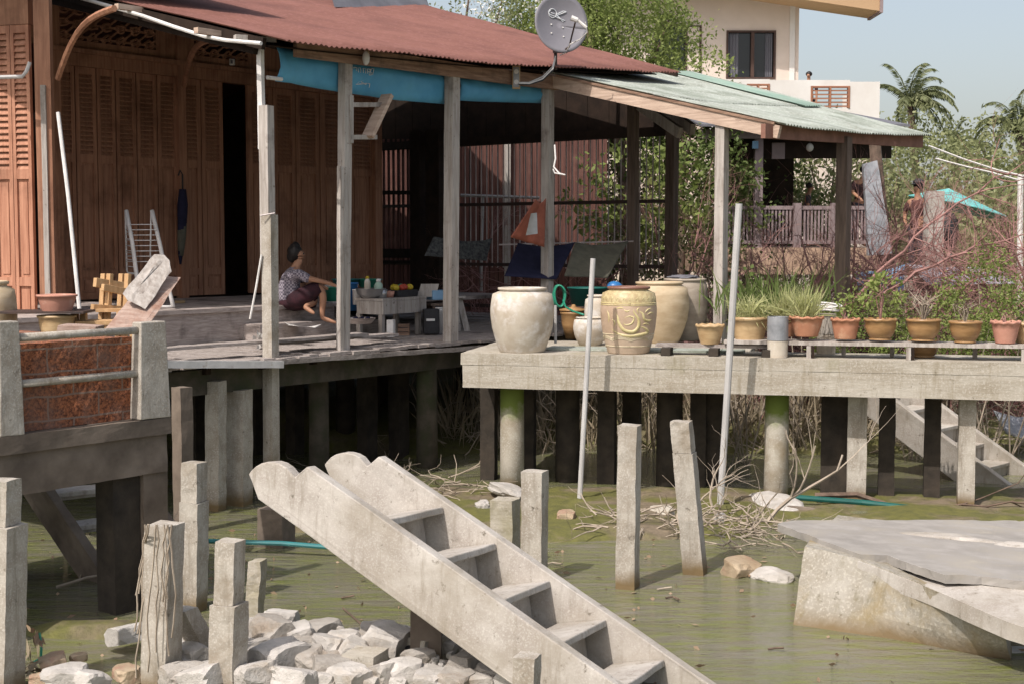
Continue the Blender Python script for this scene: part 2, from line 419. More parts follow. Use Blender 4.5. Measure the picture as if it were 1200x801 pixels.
def crown(name, clumps, per, leaf, mat, parent, seed=1):
    """clumps: list of (centre, radius); leaves are thick near each clump's shell, with gaps between clumps"""
    rs = np.random.RandomState(seed); C, D = [], []
    for (c, r) in clumps:
        n = max(6, int(per * r * r))
        d = rs.normal(size=(n, 3)); d /= np.linalg.norm(d, axis=1)[:, None]
        rr = r * (.25 + .75 * rs.rand(n, 1) ** .5) * (1 + .25 * rs.normal(size=(n, 1)))
        p = np.array(c) + d * rr * np.array([1, 1, .8])
        C.append(p); D.append(d * .6 + rs.normal(size=(n, 3)) * .8 + np.array([0, 0, -.15]))
    C = np.concatenate(C); D = np.concatenate(D); n = len(C)
    return quadcloud(name, C, D, leaf * (.6 + .8 * rs.rand(n)), leaf * (.35 + .35 * rs.rand(n)), mat, parent)
def clumps_in(c, R, n, r0, r1, seed=1):
    rr = random.Random(seed); out = []
    for i in range(n):
        while True:
            d = V((rr.uniform(-1, 1), rr.uniform(-1, 1), rr.uniform(-1, 1)))
            if .35 < d.length < 1: break
        out.append((V(c) + V((d.x * R[0], d.y * R[1], d.z * R[2])), rr.uniform(r0, r1)))
    return out
def grow(mb, p, d, L, r, depth, rr, split=3, spread=.7, up=.0, wig=.25, n=5, seg=5, lenk=.68):
    pts = [V(p)]; rs = [r]; d = V(d).normalized()
    for i in range(seg):
        d = (d + V((rr.gauss(0, wig), rr.gauss(0, wig), rr.gauss(0, wig) + up))).normalized()
        pts.append(pts[-1] + d * (L / seg)); rs.append(r * (1 - .55 * (i + 1) / seg))
    mb.tube(pts, rs, n if depth > 0 else 3, cap=False)
    if depth <= 0: return
    for k in range(split):
        i = rr.randint(max(1, seg // 3), seg)
        dd = (d + V((rr.uniform(-1, 1), rr.uniform(-1, 1), rr.uniform(-1, 1))) * spread).normalized()
        grow(mb, pts[i], dd, L * lenk * rr.uniform(.7, 1.2), rs[i] * .7, depth - 1, rr, split, spread, up, wig, max(3, n - 1), max(3, seg - 1), lenk)
def skin(name, js, edges, mat, parent, sub=2, root=0):
    """js: list of (point, radius or (rx, ry))"""
    off = V((0, 0, 0)); p = parent
    while p is not None: off = off + p.location; p = p.parent
    me = bpy.data.meshes.new(name)
    me.from_pydata([tuple(V(j[0]) - off) for j in js], edges, []); me.update(); me.materials.append(mat)
    o = bpy.data.objects.new(name, me); COL.objects.link(o); o.parent = parent
    md = o.modifiers.new('skin', 'SKIN'); md.use_smooth_shade = True; md.branch_smoothing = .6
    sv = me.skin_vertices[0].data
    for i, j in enumerate(js):
        r = j[1]; sv[i].radius = (r, r) if not isinstance(r, tuple) else r
        sv[i].use_root = (i == root)
    ss = o.modifiers.new('smooth', 'SUBSURF'); ss.levels = sub; ss.render_levels = sub
    return o
# ------------------------------------------------------------------ light
AZ, EL = rad(36), rad(52)              # light travels away from the camera and to the right
tosun = V((-math.sin(AZ) * math.cos(EL), -math.cos(AZ) * math.cos(EL), math.sin(EL)))
w = bpy.data.worlds.new('World'); scene.world = w; w.use_nodes = True
wn = w.node_tree; bg = wn.nodes['Background']
sky = wn.nodes.new('ShaderNodeTexSky'); sky.sky_type = 'NISHITA'; sky.sun_disc = False
sky.sun_elevation = EL; sky.sun_rotation = math.atan2(tosun.x, tosun.y)
sky.dust_density = 5.0; sky.air_density = 1.0; sky.ozone_density = 1.5
hz_ = wn.nodes.new('ShaderNodeMix'); hz_.data_type = 'RGBA'; hz_.blend_type = 'ADD'; hz_.inputs[0].default_value = 1
hz_.inputs[7].default_value = (1.45, 1.46, 1.40, 1)          # thin bright overcast over the blue
tc_ = wn.nodes.new('ShaderNodeTexCoord'); sx_ = wn.nodes.new('ShaderNodeSeparateXYZ'); wn.links.new(tc_.outputs['Generated'], sx_.inputs[0])
mr_ = wn.nodes.new('ShaderNodeMapRange'); mr_.inputs[1].default_value = 0; mr_.inputs[2].default_value = .55; mr_.inputs[3].default_value = 1.0; mr_.inputs[4].default_value = .42
wn.links.new(sx_.outputs[2], mr_.inputs[0]); hm_ = wn.nodes.new('ShaderNodeMix'); hm_.data_type = 'RGBA'; hm_.blend_type = 'MULTIPLY'; hm_.inputs[0].default_value = 1
hm_.inputs[6].default_value = (2.55, 2.52, 2.30, 1); wn.links.new(mr_.outputs[0], hm_.inputs[7]); wn.links.new(hm_.outputs[2], hz_.inputs[7])   # haze is thickest low down
wn.links.new(sky.outputs[0], hz_.inputs[6]); wn.links.new(hz_.outputs[2], bg.inputs['Color']); bg.inputs['Strength'].default_value = .11
sd = bpy.data.lights.new('sun', 'SUN'); sd.energy = 3.5; sd.angle = rad(.5); sd.color = (1, .925, .86)
so = bpy.data.objects.new('sun', sd); COL.objects.link(so); so.rotation_euler = tosun.to_track_quat('Z', 'Y').to_euler()
so.location = (-10, -10, 20)
scene.view_settings.view_transform = 'Standard'; scene.view_settings.look = 'None'
scene.view_settings.exposure = 0.3; scene.view_settings.gamma = 1
scene.render.engine = 'CYCLES'

# ------------------------------------------------------------------ ground and water
def sst(a, b_, x):
    t = max(0, min(1, (x - a) / (b_ - a))); return t * t * (3 - 2 * t)
def ground_z(x, y):
    n1 = noise.noise(V((x * .5, y * .5, 1))); n2 = noise.noise(V((x * 1.9, y * 1.9, 5))); n3 = noise.noise(V((x * 5, y * 5, 9)))
    z = -.16 + .05 * n1
    strip = sst(12.7, 13.9, y + n1 * .8) * (1 - sst(15.6, 16.6, y + n1 * .6)) * (.35 + .65 * sst(-3.4, -2.0, x))
    z += strip * (.20 + .05 * n2 + .03 * n3)
    bank = sst(17.6, 20.5, y + .5 * n1 + .3 * n2)
    z += bank * (.55 + .1 * n1 + .05 * n2) + sst(20, 30, y) * .7
    shore = (1 - sst(8.9, 10.3, y + .5 * n1 + .25 * n2)) * (1 - sst(-.5, .5, x + .4 * n1))
    z += shore * (.16 + .05 * n2 + .03 * n3)
    z += .22 * sst(.9, .2, math.hypot((x + 2.95) / 1.15, (y - 10.0) / .33)) if y < 12 else 0
    z += sst(60, 200, y) * 1.5
    return z
def axis(lo, hi, d, far, gro=1.25):
    a = list(np.arange(lo, hi, d)); s = d
    while a[-1] < far: s *= gro; a.append(a[-1] + s)
    s = d; pre = []; x = lo
    while x > -far and lo < 0: s *= gro; x -= s; pre.append(x)
    return pre[::-1] + a
xs = axis(-9, 9, .14, 500); ys = axis(.5, 24, .14, 900)
mb = MB(); mb.sheet([[V((x, y, ground_z(x, y))) for x in xs] for y in ys])
m_ground, nt, b = newmat('mud_and_grass')
g = nt.nodes.new('ShaderNodeNewGeometry'); sp = nt.nodes.new('ShaderNodeSeparateXYZ'); lk(nt, g.outputs['Position'], sp.inputs[0])
f1 = noi(nt, g.outputs['Position'], 1.1, 6); f2 = noi(nt, g.outputs['Position'], 9, 5, .7); f3 = noi(nt, g.outputs['Position'], 40, 3)
c = mixc(nt, ramp(nt, f2, .35, .65), (.21, .165, .11), (.115, .09, .06))
alg = mixc(nt, ramp(nt, f2, .35, .65), (.135, .13, .032), (.085, .085, .024))
c = mixc(nt, ramp(nt, f1, .40, .52), c, alg)
gr = mixc(nt, ramp(nt, f2, .35, .65), (.11, .13, .035), (.16, .135, .07))
c = mixc(nt, ramp(nt, sp.outputs[1], 18, 22), c, gr)
lk(nt, c, b.inputs['Base Color']); b.inputs['Roughness'].default_value = .75
bump(nt, b, f3, .5, .02)
structure(mb.build('ground', m_ground, smooth=True, origin=(0, 0, 0)))

xs = axis(-10, 10, .5, 60); ys = list(np.arange(0.5, 19.9, .5))
mb = MB(); mb.sheet([[V((x, y, 0)) for x in xs] for y in ys])
m_water, nt, b = newmat('murky_water')
pv = coords(nt, (.55, 1.6, 1)); pos = coords(nt)
f1 = noi(nt, coords(nt, (.45, 1.1, 1)), 1.1, 6, .65); f2 = noi(nt, coords(nt, (.8, 3.0, 1)), 3.0, 5, .7)
c = mixc(nt, ramp(nt, f1, .36, .62), (.14, .137, .082), (.17, .158, .125))
c = mixc(nt, ramp(nt, f2, .44, .67), c, (.148, .168, .045))
lk(nt, c, b.inputs['Base Color']); b.inputs['Roughness'].default_value = .09; b.inputs['Specular IOR Level'].default_value = .5
h1 = noi(nt, pv, 5.5, 4, .6); h2 = noi(nt, coords(nt, (.7, 2.2, 1)), 17, 3, .6)
ad = nt.nodes.new('ShaderNodeMath'); ad.operation = 'ADD'; mu = nt.nodes.new('ShaderNodeMath'); mu.operation = 'MULTIPLY'; mu.inputs[1].default_value = .35
lk(nt, h2, mu.inputs[0]); lk(nt, h1, ad.inputs[0]); lk(nt, mu.outputs[0], ad.inputs[1])
bump(nt, b, ad.outputs[0], .6, .04)
structure(mb.build('water', m_water, origin=(0, 0, 0)))

# ------------------------------------------------------------------ concrete quay
q0 = G(540, 413, DECK); q1 = G(1200, 425, DECK)
QD = (q1 - q0).normalized(); QN = V((-QD.y, QD.x, 0)); QL = (q1 - q0).length + 2.2
def Q(s, d, z): return V((q0.x, q0.y, 0)) + QD * s + QN * d + V((0, 0, z))
def Qpx(px, d, z=DECK):                # point on the quay d behind its edge, seen in column px
    k = (px - 600) / F; o = Q(0, d, 0)  # ray x = k*y (pitch is small)
    s = (k * o.y - o.x) / (QD.x - k * QD.y); p = o + QD * s
    for _ in range(3):
        e = proj(V((p.x, p.y, z)))[0] - px
        p -= QD * (e * p.y / F)
    return V((p.x, p.y, z))
def proj(p):
    d = V(p) - CP; f = d.dot(FW); return 600 + F * d.x / f, 400.5 - F * d.dot(UPV) / f
quay = thing('concrete_quay', 'long pale concrete walkway on piles with pots and jars standing along it', 'walkway', Q(0, 0, 0))
mb = MB(); mb.obox(Q(0, 0, DECK - .13), QD * 3.1, QN * 2.05, V((0, 0, .13))); mb.rough(5, .008, 3)
mb.build('slab', m_quay, quay)
mb = MB(); mb.obox(Q(3.102, 0, DECK - .131), QD * (QL - 3.1), QN * .92, V((0, 0, .13))); mb.rough(5, .008, 3)
mb.build('slab', m_quay, quay)
mb = MB(); mb.obox(Q(.02, .004, DECK - .385), QD * (QL - .04), QN * .16, V((0, 0, .257))); mb.rough(5, .006, 3)
mb.build('edge_beam', m_quay, quay)
for s in (2.05,): pass
mb = MB(); mb.obox(Q(.05, 1.7, DECK - .385), QD * 3.0, QN * .2, V((0, 0, .25))); mb.build('back_beam', m_cdark, quay)
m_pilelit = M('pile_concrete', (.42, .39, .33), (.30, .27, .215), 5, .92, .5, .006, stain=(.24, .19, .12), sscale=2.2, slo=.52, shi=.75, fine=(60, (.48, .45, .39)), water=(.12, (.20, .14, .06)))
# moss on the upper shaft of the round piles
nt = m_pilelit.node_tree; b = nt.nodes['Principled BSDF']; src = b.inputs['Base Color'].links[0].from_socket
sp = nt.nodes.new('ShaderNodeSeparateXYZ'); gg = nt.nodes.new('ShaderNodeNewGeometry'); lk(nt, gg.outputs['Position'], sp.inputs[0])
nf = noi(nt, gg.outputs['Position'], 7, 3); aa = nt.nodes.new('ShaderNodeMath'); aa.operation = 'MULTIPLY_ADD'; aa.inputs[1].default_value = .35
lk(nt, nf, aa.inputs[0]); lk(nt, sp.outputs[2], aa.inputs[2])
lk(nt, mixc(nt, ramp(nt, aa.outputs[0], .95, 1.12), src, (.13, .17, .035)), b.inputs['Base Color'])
def qpile(px, d, r, square, mat, top=DECK - .14):
    p = Qpx(px, d, 0)
    z0 = -.3
    if square: mb = MB(); mb.obox(p - QD * r - QN * r + V((0, 0, z0)), QD * 2 * r, QN * 2 * r, V((0, 0, top - z0))); mb.rough(4, .01, 4)
    else: mb = MB(); mb.lathe(p, [(r * 1.02, z0), (r, .5), (r * .98, top)], 20, .01)
    return mb.build('pile', mat, quay, smooth=not square)
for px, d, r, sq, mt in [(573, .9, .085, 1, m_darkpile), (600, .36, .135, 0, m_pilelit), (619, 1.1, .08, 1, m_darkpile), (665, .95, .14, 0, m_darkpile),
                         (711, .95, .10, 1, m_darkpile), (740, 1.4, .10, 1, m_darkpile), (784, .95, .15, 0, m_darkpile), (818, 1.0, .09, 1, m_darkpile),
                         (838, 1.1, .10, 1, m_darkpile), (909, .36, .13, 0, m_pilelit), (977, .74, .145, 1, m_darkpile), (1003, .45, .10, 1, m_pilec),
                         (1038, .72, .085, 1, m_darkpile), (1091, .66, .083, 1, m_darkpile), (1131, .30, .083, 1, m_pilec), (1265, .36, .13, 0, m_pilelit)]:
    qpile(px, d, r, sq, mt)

# ------------------------------------------------------------------ the timber house
house = thing('timber_house', 'old dark teak house on piles with red sheet roof and open porch', 'house', HW(0, 0, 0))
EAVEW = -.45
eave_px = [(60, -19), (130, 0), (200, 17), (262, 30), (344, 48.5), (420, 57), (480, 63.5), (540, 70), (600, 76), (660, 79.5), (700, 81.5), (750, 83.5), (798, 85)]
ev = [(Tof(H(x, y, EAVEW)), H(x, y, EAVEW).z) for x, y in eave_px]
def eave_z(t):
    if t <= ev[0][0]: return ev[0][1]
    for (a, za), (b_, zb) in zip(ev, ev[1:]):
        if t <= b_: return za + (zb - za) * (t - a) / (b_ - a)
    return ev[-1][1]
ROOFT0, ROOFT1 = Tof(H(334, 47, EAVEW)), ev[-1][0]
top = None                             # slope so that the right verge runs through (505, 8)
for k in range(2, 120):
    wv = EAVEW + k * .06; p = HW(ROOFT1, wv, 6)
    if proj(p)[0] <= 505: top = wv; break
zt = P(505, 8, HW(ROOFT1, top, 0).y).z
SL = (zt - ev[-1][1]) / (top - EAVEW)
RIDGE = top + .1
def slope(t): return .245 + (SL - .245) * sst(ROOFT0, ROOFT1, t)
def corr(t0, t1, pitch=.076, per=5):
    n = int((t1 - t0) / pitch * per); return [(t0 + (t1 - t0) * i / n, math.sin(2 * math.pi * (t0 + (t1 - t0) * i / n) / pitch)) for i in range(n + 1)]
mb = MB(); rows = []
cs = corr(ROOFT0, ROOFT1)
for j in range(9):
    wv = EAVEW + (RIDGE - EAVEW) * j / 8
    ragged = lambda t: (.03 * noise.noise(V((round(t / .7) * 3.1, 0, 0))) if j == 0 else 0)
    rows.append([HW(t, wv + ragged(t), eave_z(t) + slope(t) * (wv - EAVEW) + .011 * s_ + .010 * ((t / .68) % 1) + .02 * noise.noise(V((t * .8, wv * .8, 0)))) for t, s_ in cs])
mb.sheet(rows, (0, 0, -.006))
mb.build('roof', m_roof, house, smooth=True)
mb = MB(); mb.sheet([[HW(t, RIDGE, eave_z(t) + slope(t) * (RIDGE - EAVEW)) for t in (ROOFT0, 1, 4, ROOFT1)], [HW(t, RIDGE + 4.5, eave_z(t) + slope(t) * (RIDGE - EAVEW) - 1.4) for t in (ROOFT0, 1, 4, ROOFT1)]], (0, 0, -.02))
mb.build('rear_roof', m_roof, house)
# grey roof band above the ridge
pA = P(392, 8.5, HW(3.2, RIDGE - .3, 0).y); pB = P(503, 9, HW(ROOFT1 - .6, RIDGE, 0).y + .5)
mb = MB(); mb.prism([pA, pB, pB + V((-.3, .8, .8)), pA + V((-.3, .8, .8))], V((0, .06, .02))); mb.build('upper_roof', m_grey, house)

def roof_z(t, wv): return eave_z(t) + slope(t) * (wv - EAVEW)
mb = MB(); mb.sheet([[HW(t, 2.3, 6.15) for t in (-3.7, -1.5, .6)], [HW(t, 5.6, 7.0) for t in (-3.7, -1.5, .6)]], (0, 0, .05)); mb.build('upper_soffit', m_dark, house)
mb = MB(); mb.sheet([[HW(t, 2.2, 6.24) for t in (-3.8, -1.5, .7)], [HW(t, 6.5, 7.6) for t in (-3.8, -1.5, .7)]], (0, 0, .04)); mb.build('main_roof', m_roof, house)
# dark lining added under the sheet for the roof's shade, rafters and purlins
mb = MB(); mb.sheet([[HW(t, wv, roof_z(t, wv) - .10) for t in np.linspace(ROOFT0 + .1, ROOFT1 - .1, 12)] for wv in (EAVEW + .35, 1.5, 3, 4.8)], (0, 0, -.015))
mb.build('shade_lining', m_dark, house)
for t in np.arange(ROOFT0 + .12, 8.6, 1.0):
    if t > ROOFT1 - .2: break
    mb = MB(); mb.beam(HW(t, .12, roof_z(t, .12) - .17), HW(t, 4.7, roof_z(t, 4.7) - .17), .07, .12); mb.build('rafter', m_dark, house)
for wv in (1.2, 2.6, 4.0):
    mb = MB(); mb.beam(HW(2.3, wv, roof_z(2.3, wv) - .27), HW(7.2, wv, roof_z(7.2, wv) - .27), .07, .1); mb.build('purlin', m_dark, house)

# eave beam and posts
pe = [H(348, 57, -.09), H(480, 74, -.09), H(600, 91, -.09), H(655, 98, -.09)]
mb = MB()
for a, b_ in zip(pe, pe[1:]): mb.obox(a + V((0, 0, -.085)), b_ - a, N * .06, V((0, 0, .17)))
mb.build('eave_beam', m_beam, house)
def ppost(px0, py0, px1, py1, w_, size=.135, mat=m_post, zb=None, name='porch_post'):
    a = H(px1, py1, w_); z1 = H(px0, py0, w_)
    if zb is not None: a = V((a.x, a.y, zb))
    base = V((a.x, a.y, a.z)); topv = V((z1.x, z1.y, z1.z))
    mb = MB(); mb.obox(base - U * size / 2 - N * size / 2, U * size, N * size, topv - base); mb.rough(4, .006, 3)
    return mb.build(name, mat, house)
ppost(405, 60, 402, 411, 0.02, .112); ppost(399, 195, 399, 411, -.06, .055)
ppost(530, 85, 528, 400, 0.0, .135); ppost(642, 92, 641, 400, 0.02, .122, zb=DECK - .02)
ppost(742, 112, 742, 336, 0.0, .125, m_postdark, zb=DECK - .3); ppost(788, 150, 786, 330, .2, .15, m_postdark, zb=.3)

# wooden bracket stool fixed on the second post
br = thing('wall_bracket', 'small grey wooden rack sticking out of the porch post under the blue tarpaulin', 'rack', H(430, 140, -.05))
for (a, b_, s_) in [((410, 123), (446, 123), .05), ((409, 161), (440, 161), .05), ((410, 112), (410, 168), .06)]:
    mb = MB(); mb.beam(H(*a, -.02), H(*b_, -.02), .06, s_); mb.build('bar', m_post, br)
mb = MB(); mb.beam(H(454, 112, -.05), H(431, 161, -.05), .16, .05, side=N); mb.build('slanted_board', m_verge, br)

# deck, platform
DT0, DT1 = -4.6, 7.35
mb = MB(); k = 0; t = DT0
rr = random.Random(3)
def deck_front(t): return -.16 + .02 * math.sin(t * 1.3)
while t < DT1:
    wd = rr.uniform(.13, .19); a = deck_front(t) + rr.uniform(-.05, .03)
    dz = rr.uniform(-.012, .006)
    mb.obox(HW(t, a, DECK - .035 + dz), U * (wd - .008), N * (6.4 - a), V((0, 0, .035))); t += wd
mb.build('deck', m_deck, house)
# worn long boards lying along the porch edge
mb = MB()
mb.obox(H(196, 409, .12) + V((0, 0, -.02)), U * 2.9, N * .22, V((0, 0, .03))); mb.obox(H(330, 404, .25), U * 1.9, N * .2, V((0, 0, .028)))
mb.rough(4, .008, 3); mb.build('loose_board', m_deck, house)
mb = MB(); mb.beam(H(325, 424, -.19), H(578, 406, -.19), .03, .05); mb.rough(5, .012, 3); mb.build('edge_board', m_deck, house)
mb = MB(); mb.beam(H(180, 426.5, -.22), H(331, 426.5, -.22), .05, .075); mb.rough(4, .004, 3); mb.build('white_plank', m_white, house)
for wv in (.1, 1.6, 3.2, 4.8):
    mb = MB(); mb.beam(HW(DT0 + .3, wv, DECK - .21), HW(DT1 - .1, wv, DECK - .21), .09, .26); mb.build('floor_beam', m_dark if wv > 1 else m_pilehouse, house)
for t in np.arange(-4.2, 7.2, .75):
    mb = MB(); mb.beam(HW(t, 0.0, DECK - .085), HW(t, 5.8, DECK - .085), .07, .09); mb.build('joist', m_dark, house)
PLZ = 1.96; WALLW = 4.8
PW = 2.04
mb = MB(); t1 = Tof(H(322, 362, PW)) + 1.1
mb.obox(HW(-4.5, PW, PLZ - .05), U * (6.6 + 4.5 - .9), N * (WALLW - PW), V((0, 0, .05)))
mb.rough(3, .006, 2); mb.build('platform_floor', m_step, house)
mb = MB(); mb.obox(HW(-4.5, PW + .05, DECK + .002), U * (t1 + 4.5), N * .05, V((0, 0, PLZ - .052 - DECK))); mb.rough(4, .006, 2); mb.build('platform_front', m_step, house)

# ---- door wall
def leaf(parent, O, D, Nn, width, zs, mat, slats=17, name='door'):
    """O bottom left corner on the outer face, D along, Nn inward"""
    z0, z1, z2, z3 = zs; st = width * .17
    fr = MB(); Z = V((0, 0, 1))
    for x in (0, width - st): fr.obox(O + D * x, D * st, Nn * .05, Z * (z3 - z0))
    for za, zb in ((z0, z0 + .09), (z1 - .05, z1 + .05), (z2 - .05, z2 + .05), (z3 - .09, z3)):
        fr.obox(O + D * (st + .0) + Z * (za - z0) + Nn * .003, D * (width - 2 * st), Nn * .045, Z * (zb - za))
    door = fr.build(name, mat, parent)
    iw = width - 2 * st
    for i, (za, zb) in enumerate(((z0 + .09, z1 - .05), (z1 + .05, z2 - .05))):
        pn = MB(); pn.obox(O + D * st + Z * (za - z0) + Nn * .028, D * iw, Nn * .015, Z * (zb - za))
        bd = .035
        pn.obox(O + D * (st + bd) + Z * (za - z0 + bd) + Nn * .018, D * (iw - 2 * bd), Nn * .009, Z * (zb - za - 2 * bd))
        pn.build('panel', mat, door)
    lv = MB(); za, zb = z2 + .05, z3 - .09; h = (zb - za) / slats
    for i in range(slats):
        a = O + D * st + Z * (za - z0 + i * h)
        lv.obox(a + Nn * .005, D * iw, Nn * .035 + Z * (h * .8), Z * .010)
    lv.obox(O + D * st + Z * (za - z0) + Nn * .042, D * iw, Nn * .004, Z * (zb - za))
    lv.build('louvre', mat, door)
    return door
def zof(px, py, w_): return H(px, py, w_).z
zs = (PLZ + .03, zof(110, 321, WALLW), zof(110, 187, WALLW), zof(110, 80, WALLW))
doorx = [66, 92, 117, 139, 163, 187, 211, 238, 264]
def T(px): return Tof(H(px, 300, WALLW))
for a, b_ in zip(doorx, doorx[1:]):
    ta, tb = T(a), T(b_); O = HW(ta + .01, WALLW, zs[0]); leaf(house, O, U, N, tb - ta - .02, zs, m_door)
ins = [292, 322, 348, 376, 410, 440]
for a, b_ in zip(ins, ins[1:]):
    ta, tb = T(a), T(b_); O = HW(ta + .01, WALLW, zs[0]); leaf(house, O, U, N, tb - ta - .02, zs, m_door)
# inner post between the folding doors, lintel, cornice, fretwork, walls around
for px, s_ in ((213, .13), (441, .16), (66, .16)):
    t_ = T(px); mb = MB(); mb.obox(HW(t_ - s_ / 2, WALLW - .07, PLZ), U * s_, N * .12, V((0, 0, 4.4))); mb.build('wall_post', m_door, house)
tL, tR = T(60), T(441)
Zt = zs[3]
mb = MB(); mb.obox(HW(tL, WALLW - .05, Zt + .004), U * (tR - tL), N * .14, V((0, 0, .16))); mb.obox(HW(tL, WALLW - .09, Zt + .167), U * (tR - tL), N * .18, V((0, 0, .06))); mb.build('lintel', m_door, house)
fz0, fz1 = Zt + .30, Zt + .98
for (ta, tb) in ((T(70), T(186)), (T(230), T(292))):
    mb = MB(); n = max(3, int((tb - ta) / .2)); cw = (tb - ta) / n; nr = 4; ch = (fz1 - fz0) / nr
    for i in range(n):
        for j in range(nr):
            c_ = HW(ta + (i + .5) * cw, WALLW - .01, fz0 + (j + .5) * ch)
            pts = [c_ + U * (math.cos(a) * cw * (.30 + .12 * math.cos(3 * a + i))) + V((0, 0, math.sin(a) * ch * (.34 + .1 * math.sin(2 * a + j)))) for a in np.linspace(0, 2 * math.pi, 11)]
            mb.tube(pts, .020, 4)
            mb.beam(c_ - U * cw / 2, c_ + U * cw / 2, .02, .03); mb.beam(c_ - U * cw / 2 - V((0, 0, ch / 2)), c_ + U * cw / 2 + V((0, 0, ch / 2)), .02, .026)
    for zz in (fz0, fz1): mb.beam(HW(ta, WALLW, zz), HW(tb, WALLW, zz), .06, .07)
    mb.build('fretwork', m_door, house)
mb = MB()
for (ta, tb) in ((tL - .6, T(70)), (T(186), T(230)), (T(292), tR)): mb.obox(HW(ta, WALLW - .02, Zt + .23), U * (tb - ta), N * .06, V((0, 0, 1.3)))
mb.obox(HW(tL - .6, WALLW - .02, Zt + 1.02), U * (tR - tL + .6), N * .055, V((0, 0, .5)))
mb.obox(HW(tL - .6, WALLW - .02, Zt + .23), U * (tR - tL + .6), N * .04, V((0, 0, .08)))
mb.build('upper_wall', m_door, house)
# house shell behind
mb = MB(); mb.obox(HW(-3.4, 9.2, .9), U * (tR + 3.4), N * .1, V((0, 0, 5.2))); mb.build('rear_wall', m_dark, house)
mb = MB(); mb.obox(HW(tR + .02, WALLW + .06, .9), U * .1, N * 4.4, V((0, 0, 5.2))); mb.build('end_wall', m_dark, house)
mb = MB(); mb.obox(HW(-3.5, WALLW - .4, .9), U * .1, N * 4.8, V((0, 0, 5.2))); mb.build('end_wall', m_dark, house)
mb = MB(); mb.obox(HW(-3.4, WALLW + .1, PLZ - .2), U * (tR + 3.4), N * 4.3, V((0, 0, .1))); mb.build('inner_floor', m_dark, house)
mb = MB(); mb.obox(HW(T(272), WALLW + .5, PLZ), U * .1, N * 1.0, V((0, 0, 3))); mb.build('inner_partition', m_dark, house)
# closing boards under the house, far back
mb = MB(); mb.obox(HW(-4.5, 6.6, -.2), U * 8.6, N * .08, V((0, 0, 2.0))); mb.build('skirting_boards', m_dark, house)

# ---- sunlit bay at the left with its own louvred leaves
bo = P(42, 374, 16.1); D = V((-.955, .30, 0)).normalized(); Nn = V((-.30, -.955, 0)).normalized() * -1
bz = (1.75, P(20, 330, 16.2).z, P(20, 205, 16.2).z, P(20, 30, 16.2).z)
x = 0
for wd in (.25, .27, .27, .27):
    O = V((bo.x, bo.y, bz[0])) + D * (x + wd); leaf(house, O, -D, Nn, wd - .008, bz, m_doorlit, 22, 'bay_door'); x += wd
mb = MB(); mb.obox(V((bo.x, bo.y, DECK)) - Nn * .03, D * 1.5, Nn * .2, V((0, 0, .2))); mb.build('bay_sill', m_post, house)
mb = MB(); mb.obox(V((bo.x, bo.y, bz[3] + .003)) - Nn * .01, D * 1.5, Nn * .1, V((0, 0, 1.2))); mb.build('bay_header', m_door, house)
# house column and curved braces; pale strip put in for sunlight on its edge
cb_ = P(56, 365, 16.0); mb = MB(); mb.obox(V((cb_.x - .085, cb_.y, DECK)), V((.17, .02, 0)), V((-.02, .17, 0)), V((0, 0, P(56, 0, 16).z - DECK + .9))); mb.rough(3, .004); mb.build('house_column', m_door, house)
mb = MB(); mb.obox(V((P(44.5, 0, 15.98).x, 15.98, DECK)), V((.055, .006, 0)), V((0, .05, 0)), V((0, 0, P(50, 100, 15.98).z - DECK))); mb.rough(3, .004); mb.build('sun_strip', m_post, house)
def arc(a, b_, sag, n=9):
    a, b_ = V(a), V(b_); return [a.lerp(b_, i / n) + V(sag) * math.sin(math.pi * i / n) for i in range(n + 1)]
mb = MB(); mb.tube(arc(P(68, 92, 15.95), P(134, 10, 14.6), (-.05, 0, .16)), .035, 6); mb.build('curved_brace', m_door, house)
t2 = P(216, 100, HW(T(213), WALLW, 0).y - .15); mb = MB(); mb.tube(arc(t2, P(252, 46, 16.5), (-.05, 0, .18)), .04, 6); mb.build('curved_brace', m_door, house)

# ---- end fence of the porch: beam, rails, thin rods
FT = 7.25
def EP(px, py):                         # point on the end plane
    d = ray(px, py); o = HW(FT, 0, 0); return CP + d * ((o - CP).dot(U) / d.dot(U))
fzt = EP(640, 166).z; fr1 = EP(640, 238.5).z; fr2 = EP(640, 311).z
wL = Wof(EP(440, 200)); wR = Wof(EP(787, 200))
fence = thing('porch_railing', 'open fence of thin upright rods with dark rails at the far porch end', 'fence', HW(FT, wR, DECK))
mb = MB(); mb.beam(HW(FT, wR - .1, fzt + .06), HW(FT, wL + .3, fzt + .06), .08, .14); mb.build('top_beam', m_dark, fence)
for z in (fr1, fr2): mb = MB(); mb.beam(HW(FT, wR, z), HW(FT, wL, z), .04, .055); mb.build('rail', m_iron, fence)
mb = MB(); mb.beam(HW(FT, wR, DECK + .12), HW(FT, wL, DECK + .12), .04, .06); mb.build('rail', m_iron, fence)
wv = wR + .1; first = None
while wv < Wof(EP(540, 200)):
    mb = MB(); mb.tube([HW(FT, wv, fr2 - .05), HW(FT, wv, fzt)], .0105, 5); mb.build('rod', m_wire, fence); wv += .118
gzb = [HW(FT + .06, wR - .05, fzt + .14), HW(FT + .06, wL + .4, fzt + .14)]
mb = MB(); n_ = 16
for i in range(n_):
    wa = wR - .05 + (wL + .45 - wR) * i / n_; wb = wR - .05 + (wL + .45 - wR) * (i + 1) / n_
    mb.prism([HW(FT + .06, wa + .004, fzt + .13), HW(FT + .06, wb - .004, fzt + .13), HW(FT + .06, wb - .004, roof_z(FT, wb) - .03), HW(FT + .06, wa + .004, roof_z(FT, wa) - .03)], U * .03)
mb.build('shade_boards', m_dark, house)  # dark boards added over the fence to fill in the porch's black shade
